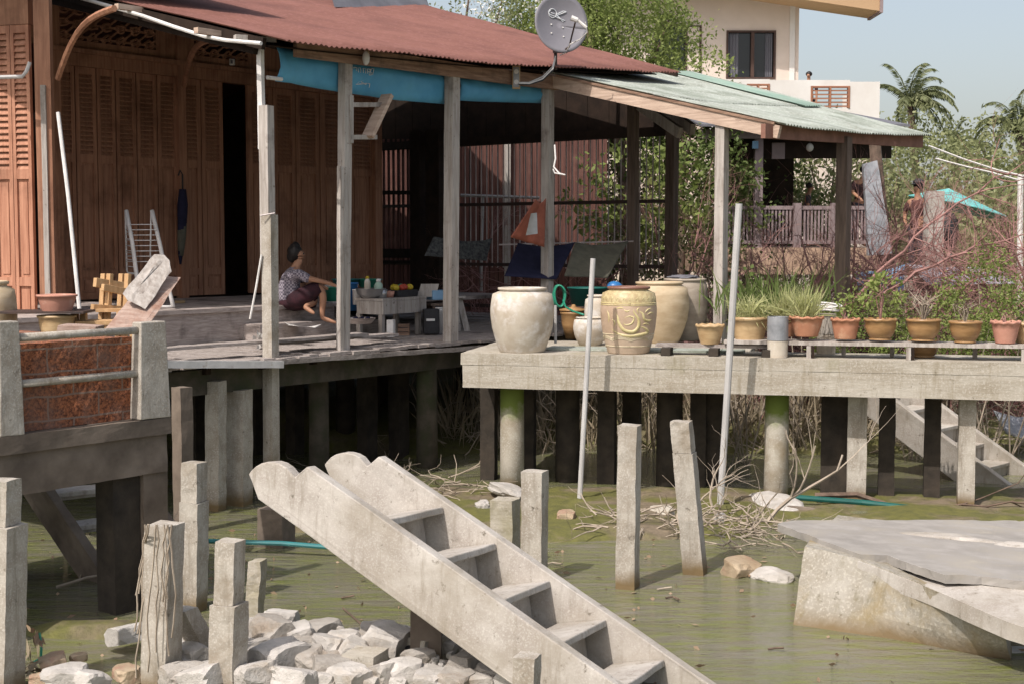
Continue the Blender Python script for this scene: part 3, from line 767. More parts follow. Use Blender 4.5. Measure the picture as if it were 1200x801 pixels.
# slatted screen between house and porch column
sl = thing('slatted_screen', 'reddish upright slats with gaps between the door wall and the dark porch column', 'screen', EP(468, 330))
for px in np.arange(446, 496, 5.6):
    a = EP(px, 352); mb = MB(); mb.obox(V((a.x, a.y, DECK)), N * .048, U * .02, V((0, 0, EP(px, 163).z - DECK))); mb.build('slat', m_shed, sl)
for py, h_ in ((226, .07), (297, .16), (307, .05)):
    mb = MB(); a, b_ = EP(443, py), EP(497, py); mb.beam(a - U * .03, b_ - U * .03, .03, h_); mb.build('rail', m_dark, sl)
for px, wd in ((499, .22), (517, .30)):
    a = EP(px, 330) - U * .4; mb = MB(); mb.obox(V((a.x, a.y, DECK)), -N * wd, U * .18, V((0, 0, 3.1))); mb.rough(2, .006); mb.build('porch_column', m_dark, house)

# house piles
def hpile(px, pw, ytop, d, round_=False, mat=m_darkpile, zt_=None, z0=-.3, name='pile', parent=house):
    top_ = P(px, ytop, d); r = pw * d / F / 2; zt_ = top_.z if zt_ is None else zt_
    mb = MB(); c_ = V((top_.x, top_.y, 0))
    if round_: mb.lathe(c_, [(r * 1.03, z0), (r, .6), (r * .97, zt_)], 18, .012)
    else: mb.obox(c_ - U * r - N * r + V((0, 0, z0)), U * 2 * r * .86, N * 2 * r * .86, V((0, 0, zt_ - z0))); mb.rough(4, .012, 4)
    return mb.build(name, mat, parent, smooth=round_)
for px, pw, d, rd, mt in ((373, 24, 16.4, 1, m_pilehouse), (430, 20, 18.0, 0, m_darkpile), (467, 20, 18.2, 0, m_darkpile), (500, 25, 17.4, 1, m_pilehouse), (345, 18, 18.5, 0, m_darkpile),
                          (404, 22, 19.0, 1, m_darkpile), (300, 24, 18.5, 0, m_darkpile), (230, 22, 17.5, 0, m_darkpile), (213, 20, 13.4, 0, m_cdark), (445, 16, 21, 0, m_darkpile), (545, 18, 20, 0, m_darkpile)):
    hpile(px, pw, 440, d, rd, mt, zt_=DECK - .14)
# ------------------------------------------------------------------ lean-to
p1 = H(648, 88, -.05)
VD = -N
def vz(p, py): return CAMZ  # unused
def LT(L, s, z): return V((p1.x, p1.y, 0)) + VD * L + U * s + V((0, 0, z))
# front right corner and back right corner of the sheet
def findL(px, s=0):
    lo, hi = 0, 8
    for _ in range(50):
        m_ = (lo + hi) / 2
        if proj(LT(m_, s, 4.3))[0] < px: lo = m_
        else: hi = m_
    return lo
def finds(px, L):
    lo, hi = 0, 12
    for _ in range(50):
        m_ = (lo + hi) / 2
        if proj(LT(L, m_, 4.3))[0] < px: lo = m_
        else: hi = m_
    return lo
L2 = findL(911); z2_ = P(911, 143, LT(L2, 0, 0).y).z; S3 = finds(1082, L2); z3_ = P(1082, 156, LT(L2, S3, 0).y).z
z1_ = P(648, 86, p1.y).z
L4 = 0.0; pz4 = LT(-.55, S3, 0); z4_ = P(800, 85, pz4.y).z
lean = thing('lean_to_shelter', 'open lean-to with grey green corrugated sheet roof beside the red roof', 'shelter', LT(L2, 0, 0))
def lz(L, s):
    fa = (L) / L2; fb = s / S3
    fr = z1_ + (z2_ - z1_) * fa; bk_ = (z4_ + (z3_ - z4_) * ((L + .55) / (L2 + .55)))
    return fr * (1 - fb) + bk_ * fb - .05 * math.sin(math.pi * min(1, max(0, fb))) * (1 - .3 * fa)
for (La, Lb, dz) in ((-.6, L2 * .52, .012), (L2 * .48, L2 + .12, 0)):
    mb = MB(); rows = []
    for j in range(7):
        L = La + (Lb - La) * j / 6
        rows.append([LT(L + (.03 * noise.noise(V((round(s_ / .7) * 2.3, La, 0)))), s_, lz(L, s_) + .012 * sn + dz + .015 * noise.noise(V((s_, L, 3)))) for s_, sn in corr(-.06, S3 + .1, .076, 5)])
    mb.sheet(rows, (0, 0, -.006)); mb.build('roof_sheet', m_lean, lean, smooth=True)
mb = MB(); s0, s1 = S3 - .75, S3 - .2
mb.sheet([[LT(L, s_, lz(L, s_) + .034 + .012 * sn) for s_, sn in corr(s0, s1)] for L in (-.5, L2 * .25, L2 * .55)], (0, 0, -.005)); mb.build('green_strip', m_leangreen, lean, smooth=True)
def vbeam(La, Lb, s_, drop, w_, h_, mat, name):
    mb = MB(); mb.beam(LT(La, s_, lz(La, max(0, s_)) - drop), LT(Lb, s_, lz(Lb, max(0, s_)) - drop), w_, h_); mb.rough(3, .004); return mb.build(name, mat, lean)
vbeam(-.05, L2 + .05, -.03, .115, .06, .15, m_verge, 'verge_beam')
vbeam(.1, L2, -.06, .022, .035, .03, m_beam, 'verge_batten')
mb = MB(); mb.beam(LT(L2 - .05, -.25, lz(L2, 0) - .12), LT(L2 - .05, S3 + .05, lz(L2, S3) - .12), .06, .17); mb.rough(3, .004); mb.build('eave_beam', m_beamred, lean)
for s_ in (S3 * .33, S3 * .66, S3 * .97): vbeam(-.3, L2 - .14, s_, .13, .06, .12, m_postdark, 'rafter')
mb = MB(); mb.sheet([[LT(L, s_, lz(L, s_) - .06) for s_ in np.linspace(.05, S3, 8)] for L in (0, L2 * .5, L2 - .1)], (0, 0, -.012)); mb.build('shade_lining', m_dark, lean)  # added dark lining, the lean-to's shade put into its colour
# inner rafters seen from below
for (a, b_) in (((742, 118, .05), (797, 156, -1.0)), ((770, 122, .2), (812, 152, -1.2))):
    mb = MB(); mb.beam(H(a[0], a[1], a[2]), H(b_[0], b_[1], b_[2]), .07, .15); mb.build('brace', m_post, lean)
def lpost(px, L, s_, size, mat, zb, ztop=None):
    q = LT(L, s_, 0); ztop = lz(L, s_) - .1 if ztop is None else ztop
    mb = MB(); mb.obox(V((q.x, q.y, zb)) - U * size / 2 - N * size / 2, U * size, N * size, V((0, 0, ztop - zb))); mb.rough(4, .005, 3); return mb.build('lean_to_post', mat, lean)
Lg = findL(845); lpost(845, Lg, 0.03, .125, m_post, DECK - .01)
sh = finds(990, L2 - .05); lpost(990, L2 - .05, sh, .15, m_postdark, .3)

# ------------------------------------------------------------------ things on the roofs and eaves
dc = P(658, 27, 18.3)
dish = thing('satellite_dish', 'grey oval satellite dish with a white logo on the red roof eave', 'satellite dish', P(652, 78, 18.5))
dn = V((.30, -.93, .22)).normalized(); dr = V((0, 0, 1)).cross(dn).normalized(); du = dn.cross(dr)
tilt = rad(-12); dr, du = dr * math.cos(tilt) + du * math.sin(tilt), du * math.cos(tilt) - dr * math.sin(tilt)
mb = MB(); R = .365; rows = []
for i in range(9):
    r = R * i / 8
    rows.append([dc + dr * (r * math.cos(a) * .97) + du * (r * math.sin(a) * 1.08) + dn * (.09 * (r / R) ** 2 - .09) for a in np.linspace(0, 2 * math.pi, 41)])
mb.sheet(rows, -dn * .012); mb.build('reflector', m_dish, dish, smooth=True)
def onD(x, y, k=.006): r2 = (x * x + y * y) / (R * R); return dc + dr * x + du * y + dn * (.09 * r2 - .09 + k)
mb = MB()
ring = [onD(-.115 + .055 * math.cos(a), .125 + .055 * math.sin(a)) for a in np.linspace(0, 2 * math.pi, 17)]
mb.tube(ring, .006, 5)
for a, b_ in (((-.175, .125), (-.155, .10)), ((-.155, .10), (.065, .075)), ((-.175, .125), (-.15, .15)), ((.06, .19), (-.055, .115)), ((-.055, .12), (.045, .055)), ((.06, .19), (.02, .19)), ((.02, .19), (-.07, .12)), ((-.14, .125), (-.09, .125)), ((-.06, .125), (.03, .065))):
    mb.tube([onD(*a), onD(*b_)], .006, 5)
mb.build('logo', m_letter, dish)
for xy in ((-.11, -.02), (.05, -.02), (-.095, -.14), (.07, -.145)): mb = MB(); mb.tube([onD(*xy, 0), onD(*xy, .012)], .010, 8); mb.build('bolt', m_white, dish)
lnb = P(675, 24, 17.8)
mb = MB(); mb.tube([P(660, 60, 18.3), P(667, 55, 18.2), P(674, 27, 17.8)], .012, 6); mb.build('feed_arm', m_iron, dish)
mb = MB(); mb.tube([lnb + V((-.06, 0, .03)), lnb + V((.02, 0, 0))], [.035, .03], 8); mb.tube([lnb + V((.02, 0, 0)), lnb + V((.13, .0, -.09))], .02, 7); mb.build('receiver', m_white, dish)
mb = MB(); mb.tube([P(651, 82, 18.5), P(651, 60, 18.5), P(656, 45, 18.45)], .022, 8); mb.beam(P(649, 60, 18.48), P(664, 60, 18.35), .04, .05); mb.build('mast', m_iron, dish)
mb = MB(); mb.tube([P(686, 26, 17.85), P(688, 38, 17.9), P(680, 46, 18), P(668, 52, 18.1), P(663, 62, 18.3), P(656, 65, 18.4)], .008, 5); mb.build('lead', m_white, dish)
for k, (dy, mt) in enumerate(((0, m_pole), (2.5, m_white), (4.5, m_black))):
    o = MB().tube([P(651, 66 + dy, 18.4), P(648, 78 + dy, 18.35), P(636, 90 + dy, 18.3), P(620, 97 + dy * .5, 18.2), P(608, 97 + dy * .4, 18.1)], .009, 5).build('cable', mt)
    tag(o, ('grey', 'white', 'black')[k] + ' cable looping from the dish mast down to the meter box', 'cable')
mx = H(605, 91, -.16); meter = thing('meter_box', 'narrow pale box with two dials hanging from the eave beam beside the dish cable', 'meter box', mx)
mb = MB(); mb.box(mx, (.10, .05, .29)); mb.build('case', m_tanpot, meter, bevel=.006)
mb = MB(); mb.box(mx + V((0, -.028, 0)), (.075, .01, .25)); mb.build('face', m_tin, meter)
for dz in (.07, -.06): mb = MB(); mb.tube([mx + V((0, -.03, dz)), mx + V((0, -.042, dz))], .03, 12); mb.build('dial', m_white, meter)
lm = H(429, 68, -.17); o = thing('eave_lamp', 'round white bulb lamp on the eave beam above the blue tarpaulin', 'lamp', lm)
mb = MB(); mb.blob(lm, (.042, .042, .085), 3, .05, 2); mb.build('bulb', m_white, o, smooth=True)
mb = MB(); mb.tube([lm + V((0, .02, .07)), lm + V((0, .1, .07))], .03, 8); mb.build('socket', m_tanpot, o)
wl = H(272, 73, WALLW - .1); o = thing('switch_box', 'small pale switch box on the dark wall above the open door', 'switch box', wl)
mb = MB(); mb.box(wl, (.08, .05, .09)); mb.build('case', m_white, o, bevel=.01); mb = MB(); mb.box(wl + V((0, -.03, 0)), (.03, .02, .05)); mb.build('switch', m_grey, o)

# blue tarpaulin rolled under the eave
tarp = thing('blue_tarpaulin', 'long blue tarpaulin hanging under the porch eave with faded white writing', 'tarpaulin', H(480, 100, .12))
def tarpseg(pts):
    mb = MB(); rows = []
    for j in range(6):
        f = j / 5; row = []
        for (x0, y0, x1, y1, nn) in pts:
            for i in range(nn + 1):
                k = i / nn; px = x0 + (x1 - x0) * k
                yt, yb = y0[0] + (y1[0] - y0[0]) * k, y0[1] + (y1[1] - y0[1]) * k
                p = H(px, yt + (yb - yt) * f, .13)
                row.append(p + N * (-.05 * math.sin(math.pi * f) + .045 * noise.noise(V((px * .06, f * 2.2, 0))) + .02 * noise.noise(V((px * .21 + f * 3, f * 2, 4)))))
        rows.append(row)
    mb.sheet(rows, N * .03); return mb.build('sheet', m_blue, tarp, smooth=True)
tarpseg([(326, (55, 95), 400, (67, 108), 10), (401, (67, 108), 470, (77, 118), 8), (471, (77, 118), 524, (86, 122), 6)])
tarpseg([(538, (90, 118), 590, (94, 120), 8), (592, (94, 120), 638, (97, 121), 6)])
mb = MB()
def stroke(pts): mb.tube([H(x, y, .085) for x, y in pts], .006, 4)
for x0 in (415, 420, 426, 431):
    stroke([(x0, 84.5 + (x0 - 415) * .12), (x0 - .6, 79 + (x0 - 415) * .12), (x0 + 2.6, 79.3 + (x0 - 415) * .12), (x0 + 2.6, 85 + (x0 - 415) * .12)])
stroke([(431.5, 81), (434.5, 81), (434, 84), (431, 84)])
stroke([(432.5, 81.5), (435.5, 81.5), (434, 84.5), (436, 85.5), (435, 88), (432.2, 87.8)]); stroke([(435.5, 80.5), (438.3, 80.8), (436.6, 88)])
stroke([(418, 93), (426, 94.5), (419, 97)]); stroke([(417, 99), (430, 98)]); stroke([(423, 96), (429, 99.5)]); stroke([(431, 98), (433.4, 98.5), (432.6, 103)])
mb.build('lettering', m_letter, tarp)
o = MB().tube([H(313, 91, .1), H(330, 93, .12)], .022, 8).build('tarpaulin_pole', m_white); tag(o, 'short white pole end sticking out of the blue tarpaulin roll', 'pole')

# white pipe along the left edge of the roof, purlin stubs carrying it
def TP(px, py, t):
    d = ray(px, py); o = HW(t, 0, 0); return CP + d * ((o - CP).dot(U) / d.dot(U))
o = MB().tube([TP(x, y, ROOFT0 - .12) for x, y in ((88, -4), (132, 8.5), (168, 19), (205, 32), (240, 43), (265, 47.5), (306, 51))], .021, 8).build('eave_pipe', m_white)
tag(o, 'white pipe hanging along the left edge of the red roof', 'pipe')
for x, y, lab in ((166, 12, 'upper short wooden stub under the roof edge carrying the white pipe'), (259, 40, 'lower short wooden stub under the roof edge carrying the white pipe')):
    b_ = TP(x, y, ROOFT0 + .03); o = MB().beam(b_, b_ - U * .34, .07, .06).rough(2, .004).build('rafter_stub', m_verge); tag(o, lab, 'timber')
mb = MB(); mb.beam(HW(ROOFT0 + .03, -.1, roof_z(ROOFT0, -.1) - .10), HW(ROOFT0 + .03, 5, roof_z(ROOFT0, 5) - .10), .05, .12); mb.build('verge_rafter', m_dark, house)
o = MB().beam(P(275, 43.5, 15.1), P(322, 48, 15.3), .10, .05).rough(3, .008).build('corbel_board', m_post); tag(o, 'splintered grey board lying across the top of the tall leftmost porch prop', 'board')
o = MB().tube([P(-12, 91, 15.7), P(26, 90, 15.7), P(31, 84, 15.7), P(35, 73, 15.7)], .022, 8).build('bent_pipe', m_pole); tag(o, 'bent grey pipe in the dark corner under the roof at far left', 'pipe')
o = MB().tube([P(68, 132, 15.6), P(80, 230, 15.4), P(93, 362, 15.2)], .022, 8).build('leaning_pipe', m_white); tag(o, 'tall thin white pipe leaning against the house column beside the doors', 'pipe')

# leftmost prop, pieced together from three timbers
prop = thing('timber_prop', 'tall patched pale post of three spliced pieces standing left of the seated woman', 'post', P(318, 560, 15.3))
for (a, b_, s_, mt, dy) in (((305, 53), (307, 175), .058, m_white, .05), ((312, 124), (314, 300), .115, m_post, 0), ((316, 252), (318.5, 570), .125, m_pilec, -.05)):
    A, Bq = P(*b_, 15.2 + dy), P(*a, 15.2 + dy); mb = MB(); r = Matrix.Rotation(rad(-28), 3, 'Z'); e1 = r @ V((s_, 0, 0)); e2 = r @ V((0, s_, 0))
    mb.obox(A - e1 / 2 - e2 / 2, e1, e2, Bq - A); mb.rough(4, .005, 3); mb.build('timber', mt, prop)
mb = MB(); mb.tube([P(305, 253, 15.05), P(322, 250, 15.05)], .008, 5); mb.build('binding_wire', m_wire, prop)
o = MB().tube([P(306.5, 299, 15.1), P(300, 338, 15.1), P(293, 374, 15.1)], .012, 6).build('cord', m_white); tag(o, 'white cord hanging from the patched leftmost porch prop', 'cord')

# slim poles standing in front of the quay
def pole(a, b_, Ya, Yb, r, lab):
    o = MB().tube([P(*b_, Yb), P(*a, Ya)], r, 10).build('grey_pole', m_pole); tag(o, lab, 'pole')
pole((695, 303), (679, 590), 15.0, 15.0, .028, 'slim pale pole leaning before the dragon jar'); pole((866, 239), (844, 592), 14.5, 14.7, .036, 'tall grey pole standing before the large tan flower pot')
# ------------------------------------------------------------------ planter landing at the left
K = P(201, 488, 10.75)                 # top right front corner of the landing slab
def PL(s, n_, z): return V((K.x, K.y, 0)) - U * s + N * n_ + V((0, 0, z))
def PLpx(px, py):                      # on the landing's front plane
    d = ray(px, py); o = V((K.x, K.y, 0)); return CP + d * ((o - CP).dot(N) / d.dot(N))
def PLs(px): return -(PLpx(px, 450) - V((K.x, K.y, 0))).dot(U)
ZS = K.z; ZB = PLpx(195, 553).z
land = thing('concrete_landing', 'dark stained concrete landing with laterite planter and railing at far left', 'landing', PL(.3, .3, 0))
mb = MB(); mb.obox(PL(3.4, 0, ZS - .125), U * 3.4, N * 2.1, V((0, 0, .125))); mb.rough(5, .010, 3); mb.build('slab', m_cdark, land)
mb = MB(); mb.obox(PL(3.38, .035, ZB), U * 3.36, N * .18, V((0, 0, ZS - .127 - ZB))); mb.rough(5, .012, 3); mb.build('beam', m_cdark, land)
sp0, sp1 = PLs(209), PLs(140)
mb = MB(); mb.obox(PL(PLs(172), .06, -.3), U * (PLs(172) - PLs(200)), N * .25, V((0, 0, ZB + .31))); mb.rough(4, .01, 3); mb.build('pillar', m_cdark, land)
mb = MB(); mb.obox(PL(PLs(140), .10, -.3), U * (PLs(140) - PLs(171)), N * .22, V((0, 0, ZB + .29))); mb.rough(4, .01, 3); mb.build('pillar', m_darkpile, land)
mb = MB(); mb.obox(PL(3.2, .1, -.3), U * .3, N * .3, V((0, 0, ZB + .3))); mb.build('pillar', m_cdark, land)
mb = MB(); mb.obox(PL(.6, 1.7, -.3), U * .25, N * .25, V((0, 0, ZS + .17))); mb.build('pillar', m_darkpile, land)
# laterite box with soil
zt_ = PLpx(100, 397).z; sa, sb = PLs(22), PLs(168)
mb = MB(); mb.obox(PL(sa, .13, ZS + .002), U * (sa - sb), N * .16, V((0, 0, zt_ - ZS - .02))); mb.rough(5, .010, 7); mb.build('laterite_wall', m_lat, land)
mb = MB(); mb.obox(PL(sa, 1.7, ZS + .002), U * (sa - sb), N * .16, V((0, 0, zt_ - ZS - .02))); mb.build('laterite_wall', m_lat, land)
for s_ in (sa + .0, sb + .16): mb = MB(); mb.obox(PL(s_, .292, ZS + .002), U * .16, N * 1.406, V((0, 0, zt_ - ZS - .03))); mb.build('laterite_wall', m_lat, land)
mb = MB(); mb.sheet([[PL(sa - .16 - (sa - sb - .34) * i / 14, .29 + 1.41 * j / 10, zt_ - .045 + .03 * noise.noise(V((i * .6, j * .6, 3)))) for i in range(15)] for j in range(11)]); mb.build('soil', m_soil, land)
# balusters and rails
for (pa, pb) in ((-1, 28), (164, 200)):
    s_a, s_b = PLs(pa), PLs(pb); zt2 = PLpx(pb, 376).z; wdt = s_a - s_b
    a = PL(s_a, -.01 + .01, ZS + .002)
    mb = MB(); q = [PL(s_a, .0, ZS + .002), PL(s_b, .0, ZS + .002), PL(s_b, .13, ZS + .002), PL(s_a, .13, ZS + .002)]
    ins_ = wdt * .10
    qt = [PL(s_a - ins_, .01, zt2), PL(s_b + ins_, .01, zt2), PL(s_b + ins_, .12, zt2), PL(s_a - ins_, .12, zt2)]
    mb.add(q + qt, [(3, 2, 1, 0), (4, 5, 6, 7), (0, 1, 5, 4), (1, 2, 6, 5), (2, 3, 7, 6), (3, 0, 4, 7)]); mb.rough(3, .004, 4)
    mb.build('baluster', m_pilec, land, bevel=.008)
for py0 in (391.5, 443.5):
    z = PLpx(100, py0).z; mb = MB(); mb.tube([PL(sa + .0, .06, z), PL(sb - .0, .06, z)], .028, 8); mb.build('rail', m_pilec, land, smooth=True)
# things leaning on it
pk = thing('broken_plank', 'big splintered reddish plank leaning up out of the planter', 'plank', P(150, 385, 11.4))
def slab_from(pts, Ys, thick):
    return [P(x, y, Y) for (x, y), Y in zip(pts, Ys)]
q = slab_from([(118, 392), (160, 392), (200, 332), (168, 330)], [11.3, 11.3, 11.9, 11.9], 0)
mb = MB(); mb.prism(q, V((.06, .10, .05))); mb.rough(3, .012, 5); mb.build('lower_board', m_plank, pk)
q = slab_from([(150, 352), (170, 362), (202, 318), (198, 305), (186, 305)], [11.55, 11.55, 11.9, 11.95, 11.9], 0)
mb = MB(); mb.prism(q, V((-.05, .03, .05))); mb.rough(3, .02, 5); mb.build('upper_board', m_post, pk)
o = MB().prism(slab_from([(66, 389), (112, 391), (112, 383), (68, 381)], [11.3] * 4, 0), V((0, .25, 0))).rough(3, .006).build('wood_offcut', m_plank); tag(o, 'flat wood offcut lying on the planter soil before the broken plank', 'plank')

# stair under the landing and the big fallen stair: both precast flights
def flight(name, label, A, Pd, Qd, L, W, depth, thick, mat, treads, tilt, parent=None, matt=None, tdep=.24, rise=.2, step0=.5, step=.45, rin=.075):
    """A: upper end of the left stringer's top edge. Pd: unit vector down the flight. Qd: sideways unit"""
    root = thing(name, label, 'stairs', A + Pd * L * .5 + V((0, 0, -.3)))
    Nn_ = Qd.cross(Pd).normalized()
    if Nn_.z < 0: Nn_ = -Nn_
    for off in (0, W):
        prof = []
        # rounded nose, then a notch up to the top edge
        for a in np.linspace(0, math.pi * .5, 7):
            prof.append((depth * .55 * (1 - math.cos(a)) * .8, -depth + depth * .0 + (depth * .98) * math.sin(a) * 1.0))
        prof = [(-.02 + .0, -depth * .72)] + [(depth * (.62 - .62 * math.cos(a)) - .02, -depth * .72 + depth * .56 * math.sin(a)) for a in np.linspace(.15, math.pi / 2, 7)]
        prof += [(depth * .80, -.075), (depth * .92, 0.03), (L, 0.03), (L, -depth), (depth * .35, -depth)]
        poly = [A + Qd * off + Pd * x + Nn_ * y for x, y in prof]
        mb = MB(); mb.prism(poly, Qd * thick)
        mb.rough(3, .010, 6); mb.build('stringer', mat, root, bevel=.008)
    R = Matrix.Rotation(tilt, 3, Qd)
    for i in range(treads):
        c_ = A + Pd * (step0 + i * step) + Nn_ * (-depth * .42) + Qd * (thick + .003)
        fwd = (R @ Pd).normalized(); upv = Qd.cross(fwd).normalized()
        if upv.z < 0: upv = -upv
        mb = MB(); mb.obox(c_ - fwd * tdep * .5, Qd * (W - thick - .006), fwd * tdep, upv * .045)
        mb.obox(c_ - fwd * tdep * .5 + fwd * (tdep - rin) - upv * rise, Qd * (W - thick - .006), fwd * .04, upv * (rise - .003))
        mb.rough(3, .005, 6); mb.build('step', matt or mat, root, bevel=.008)
    return root
h = V((math.cos(rad(25)), -math.sin(rad(25)), 0))
Pd = (h - V((0, 0, .54))).normalized(); Qd = V((math.cos(rad(65)), math.sin(rad(65)), -.1)); Qd = (Qd - Pd * Qd.dot(Pd)).normalized()
A0 = P(361, 553, 8.8) - Pd * .34
flight('fallen_stair', 'big pale concrete stair flight lying slanted in the foreground water', A0, Pd, Qd, 3.7, .95, .34, .10, m_conc, 7, rad(-39), tdep=.34, rise=.25, step0=.80, step=.445, rin=.20)
o = MB().obox(A0 + Pd * .9 + Qd * .45 - V((0, 0, 1.55)), V((.2, 0, 0)), V((0, .2, 0)), V((0, 0, .95))).rough(3, .01).build('broken_pile', m_cdark); tag(o, 'dark pile stump hidden under the upper end of the big fallen stair', 'pile')
# dark flight under the landing; light on its treads put in as paler concrete
hl = V((.85, -.52, 0)).normalized(); Pl = (hl * .72 - V((0, 0, .69))).normalized(); A1 = P(40, 560, 11.8) - Pl * .3
flight('landing_stair', 'dark concrete stair going down into the water under the landing at far left', A1, Pl, V((.78, .62, 0)).normalized(), 1.75, .80, .30, .09, m_cdark, 4, rad(-44), matt=m_conc, tdep=.22, rise=.03, step0=.42, step=.36)

# stair behind the quay at right
Pr = (V((.93, -.37, 0)).normalized() * .815 - V((0, 0, .58))).normalized(); A2 = P(1040, 466, 16.6) - Pr * .6
flight('quay_stair', 'sunlit concrete stair descending behind the quay piles at right', A2, Pr, V((.68, .73, 0)).normalized(), 3.0, .80, .34, .10, m_conc, 6, rad(-35), tdep=.27, rise=.19, step0=.75, step=.36)

# ------------------------------------------------------------------ concrete posts standing in the water
def cpost(label, top_, base, Y, wpx, rotz=20, notch=None, mat=m_pilec, name='concrete_post', zlow=None, jag=0, Ytop=None, depth=None):
    b_ = P(*base, Y); t_ = P(*top_, Ytop or Y); s_ = wpx * Y / F / 1.22
    if zlow is not None: b_ = b_ + (b_ - t_).normalized() * .3
    else: b_ = b_ + (b_ - t_).normalized() * .25
    r = Matrix.Rotation(rad(-rotz), 3, 'Z'); e1 = r @ V((s_, 0, 0)); e2 = r @ V((0, depth or s_, 0))
    d = t_ - b_; root = thing(name, label, 'post', b_) if notch else None
    def piece(f0, f1, k, sh, nm, e=None):
        mb = MB(); mb.obox(b_ + d * f0 - e1 * k / 2 - e2 * k / 2 + e1 * sh, e1 * k, e2 * k, d * (f1 - f0)); mb.rough(4, .011 + jag, 6); return mb.build(nm, mat, root, bevel=0)
    if notch:
        piece(0, notch[0], 1, 0, 'shaft'); piece(notch[0] + .002, 1, notch[1], notch[2], 'head'); return root
    o = piece(0, 1, 1, 0, name); return tag(o, label, 'post')
cpost('upright concrete post in open water right of the fallen stair, left of the leaning one', (738, 497), (735, 690), 11.3, 28)
cpost('concrete post leaning to the left in open water with narrower stepped head', (799, 493), (815, 672), 11.8, 29, notch=(.83, .93, -.02))
cpost('concrete post rising just behind the fallen stair, right one of a close pair', (627, 551), (626, 690), 11.5, 31)
cpost('short mossy concrete post behind the fallen stair, left one of a close pair', (592, 584), (592, 680), 12.0, 34, mat=m_quay)
cpost('concrete post with stepped narrow head behind the vine covered post', (228, 541), (226, 712), 10.6, 31, notch=(.78, .86, -.02))
cpost('concrete post with dry vine stems hanging down its side', (193, 613), (188, 815), 8.6, 41)
cpost('concrete post with chipped stepped head in front of the rubble', (271, 632), (266, 815), 8.5, 41, notch=(.68, .78, -.03))
cpost('tall concrete post with stepped head at the left picture edge', (6, 561), (2, 810), 8.6, 46, notch=(.82, .72, -.03))
cpost('stubby square concrete block post standing in the rubble', (428, 762), (426, 830), 8.7, 50, mat=m_quay)
cpost('low concrete post top in front of the fallen stair', (618, 767), (616, 850), 7.6, 33)
cpost('ragged thin concrete stump standing behind the rubble stones', (302, 656), (298, 728), 10.1, 21, mat=m_quay, jag=.012)
cpost('dark cut pile stump in the shaded water left of the stair top', (324, 594), (324, 642), 12.9, 40, mat=m_cdark)
cpost('taller concrete post before the dark space under the porch, left of a mossy one', (253, 446), (253, 590), 14.6, 22)
cpost('mossy concrete post with shadowed head before the dark space under the porch', (281, 456), (281, 586), 14.9, 27)
o = cpost('pale concrete stub leaning left between the vine covered and the chipped post', (214, 712), (246, 775), 9.0, 30, rotz=25, Ytop=8.8)
# vine stems on the post
mb = MB(); rr = random.Random(5)
for i in range(11):
    x0 = 176 + rr.uniform(-3, 26); pts = []; x = x0; Yv = 8.6 - .13
    side = x0 < 178
    for y in np.linspace(614, 690 + rr.uniform(0, 105), 9):
        x += rr.uniform(-3.2, 2.4) - (1.2 if side else 0); pts.append(P(max(x, 150), y, Yv - .02 - (0.0 if x > 172 else -.1)))
    mb.tube(pts, .0055, 4)
o = mb.build('dry_vine', m_twigpale); tag(o, 'tangle of dry vine stems hanging on the foreground concrete post', 'vine')
mb = MB(); mb.tube([P(40, 775, 8.9), P(48, 770, 8.9), P(49, 752, 8.9), P(46, 741, 8.9)], .009, 5)
o = thing('wilted_plant', 'wilted green plant with drooping pale flower head at bottom left', 'plant', P(40, 790, 8.9)); mb.build('stem', m_green, o)
rs = np.random.RandomState(4)
quadcloud('bloom', [P(38 + rs.rand() * 6, 738 + rs.rand() * 8, 8.9) for i in range(10)], rs.normal(size=(10, 3)) + [0, 0, -1.2], .09, .035, m_dry, o)
quadcloud('leaf', [P(20 + rs.rand() * 40, 770 + rs.rand() * 25, 8.8 + .2 * rs.rand()) for i in range(26)], rs.normal(size=(26, 3)) + [0, 0, .3], .16, .03, m_reed, o)

# ------------------------------------------------------------------ rubble
m_stoneb = M('rubble_stone_dull', (.40, .375, .34), (.27, .245, .215), 5, .9, .7, .02, stain=(.24, .19, .14), sscale=3, slo=.5, shi=.7)
rr = random.Random(11)
def stone(px, py, Y, sx, sy, sz, label, mat=m_stone, seed=None, group=None, rz=None, zoff=0, name='stone', amp=.42):
    p = P(px, py, Y); mb = MB(); seed = rr.random() * 40 if seed is None else seed
    mb.blob((0, 0, 0), (sx / 2 * 1.25, sy / 2 * 1.25, sz / 2 * 1.25), seed, amp, 3, 1.1)
    R = Matrix.Rotation(rr.uniform(0, 6.28) if rz is None else rz, 3, 'Z') @ Matrix.Rotation(rr.uniform(-.3, .3), 3, 'X')
    mb.v = [R @ v + p + V((0, 0, zoff)) for v in mb.v]
    return tag(mb.build(name, mat), label, 'stone', group)
rub = [(318, 742, 52), (350, 745, 40), (372, 738, 44), (403, 752, 42), (330, 770, 56), (362, 772, 46), (300, 790, 52), (345, 795, 54), (390, 785, 48), (415, 765, 40), (455, 752, 54), (440, 742, 40),
       (385, 758, 36), (470, 790, 44), (505, 795, 46), (550, 780, 44), (535, 797, 44), (585, 792, 42), (490, 770, 34), (330, 728, 40), (300, 735, 40), (295, 760, 40), (450, 790, 40), (410, 795, 44),
       (225, 770, 46), (240, 790, 50), (215, 792, 40), (232, 757, 30), (360, 755, 30), (320, 755, 30), (476, 744, 30), (562, 797, 36), (600, 800, 40), (378, 797, 34), (428, 750, 26), (395, 770, 26)]
RG = 'pale stones heaped between the posts below the fallen stair'
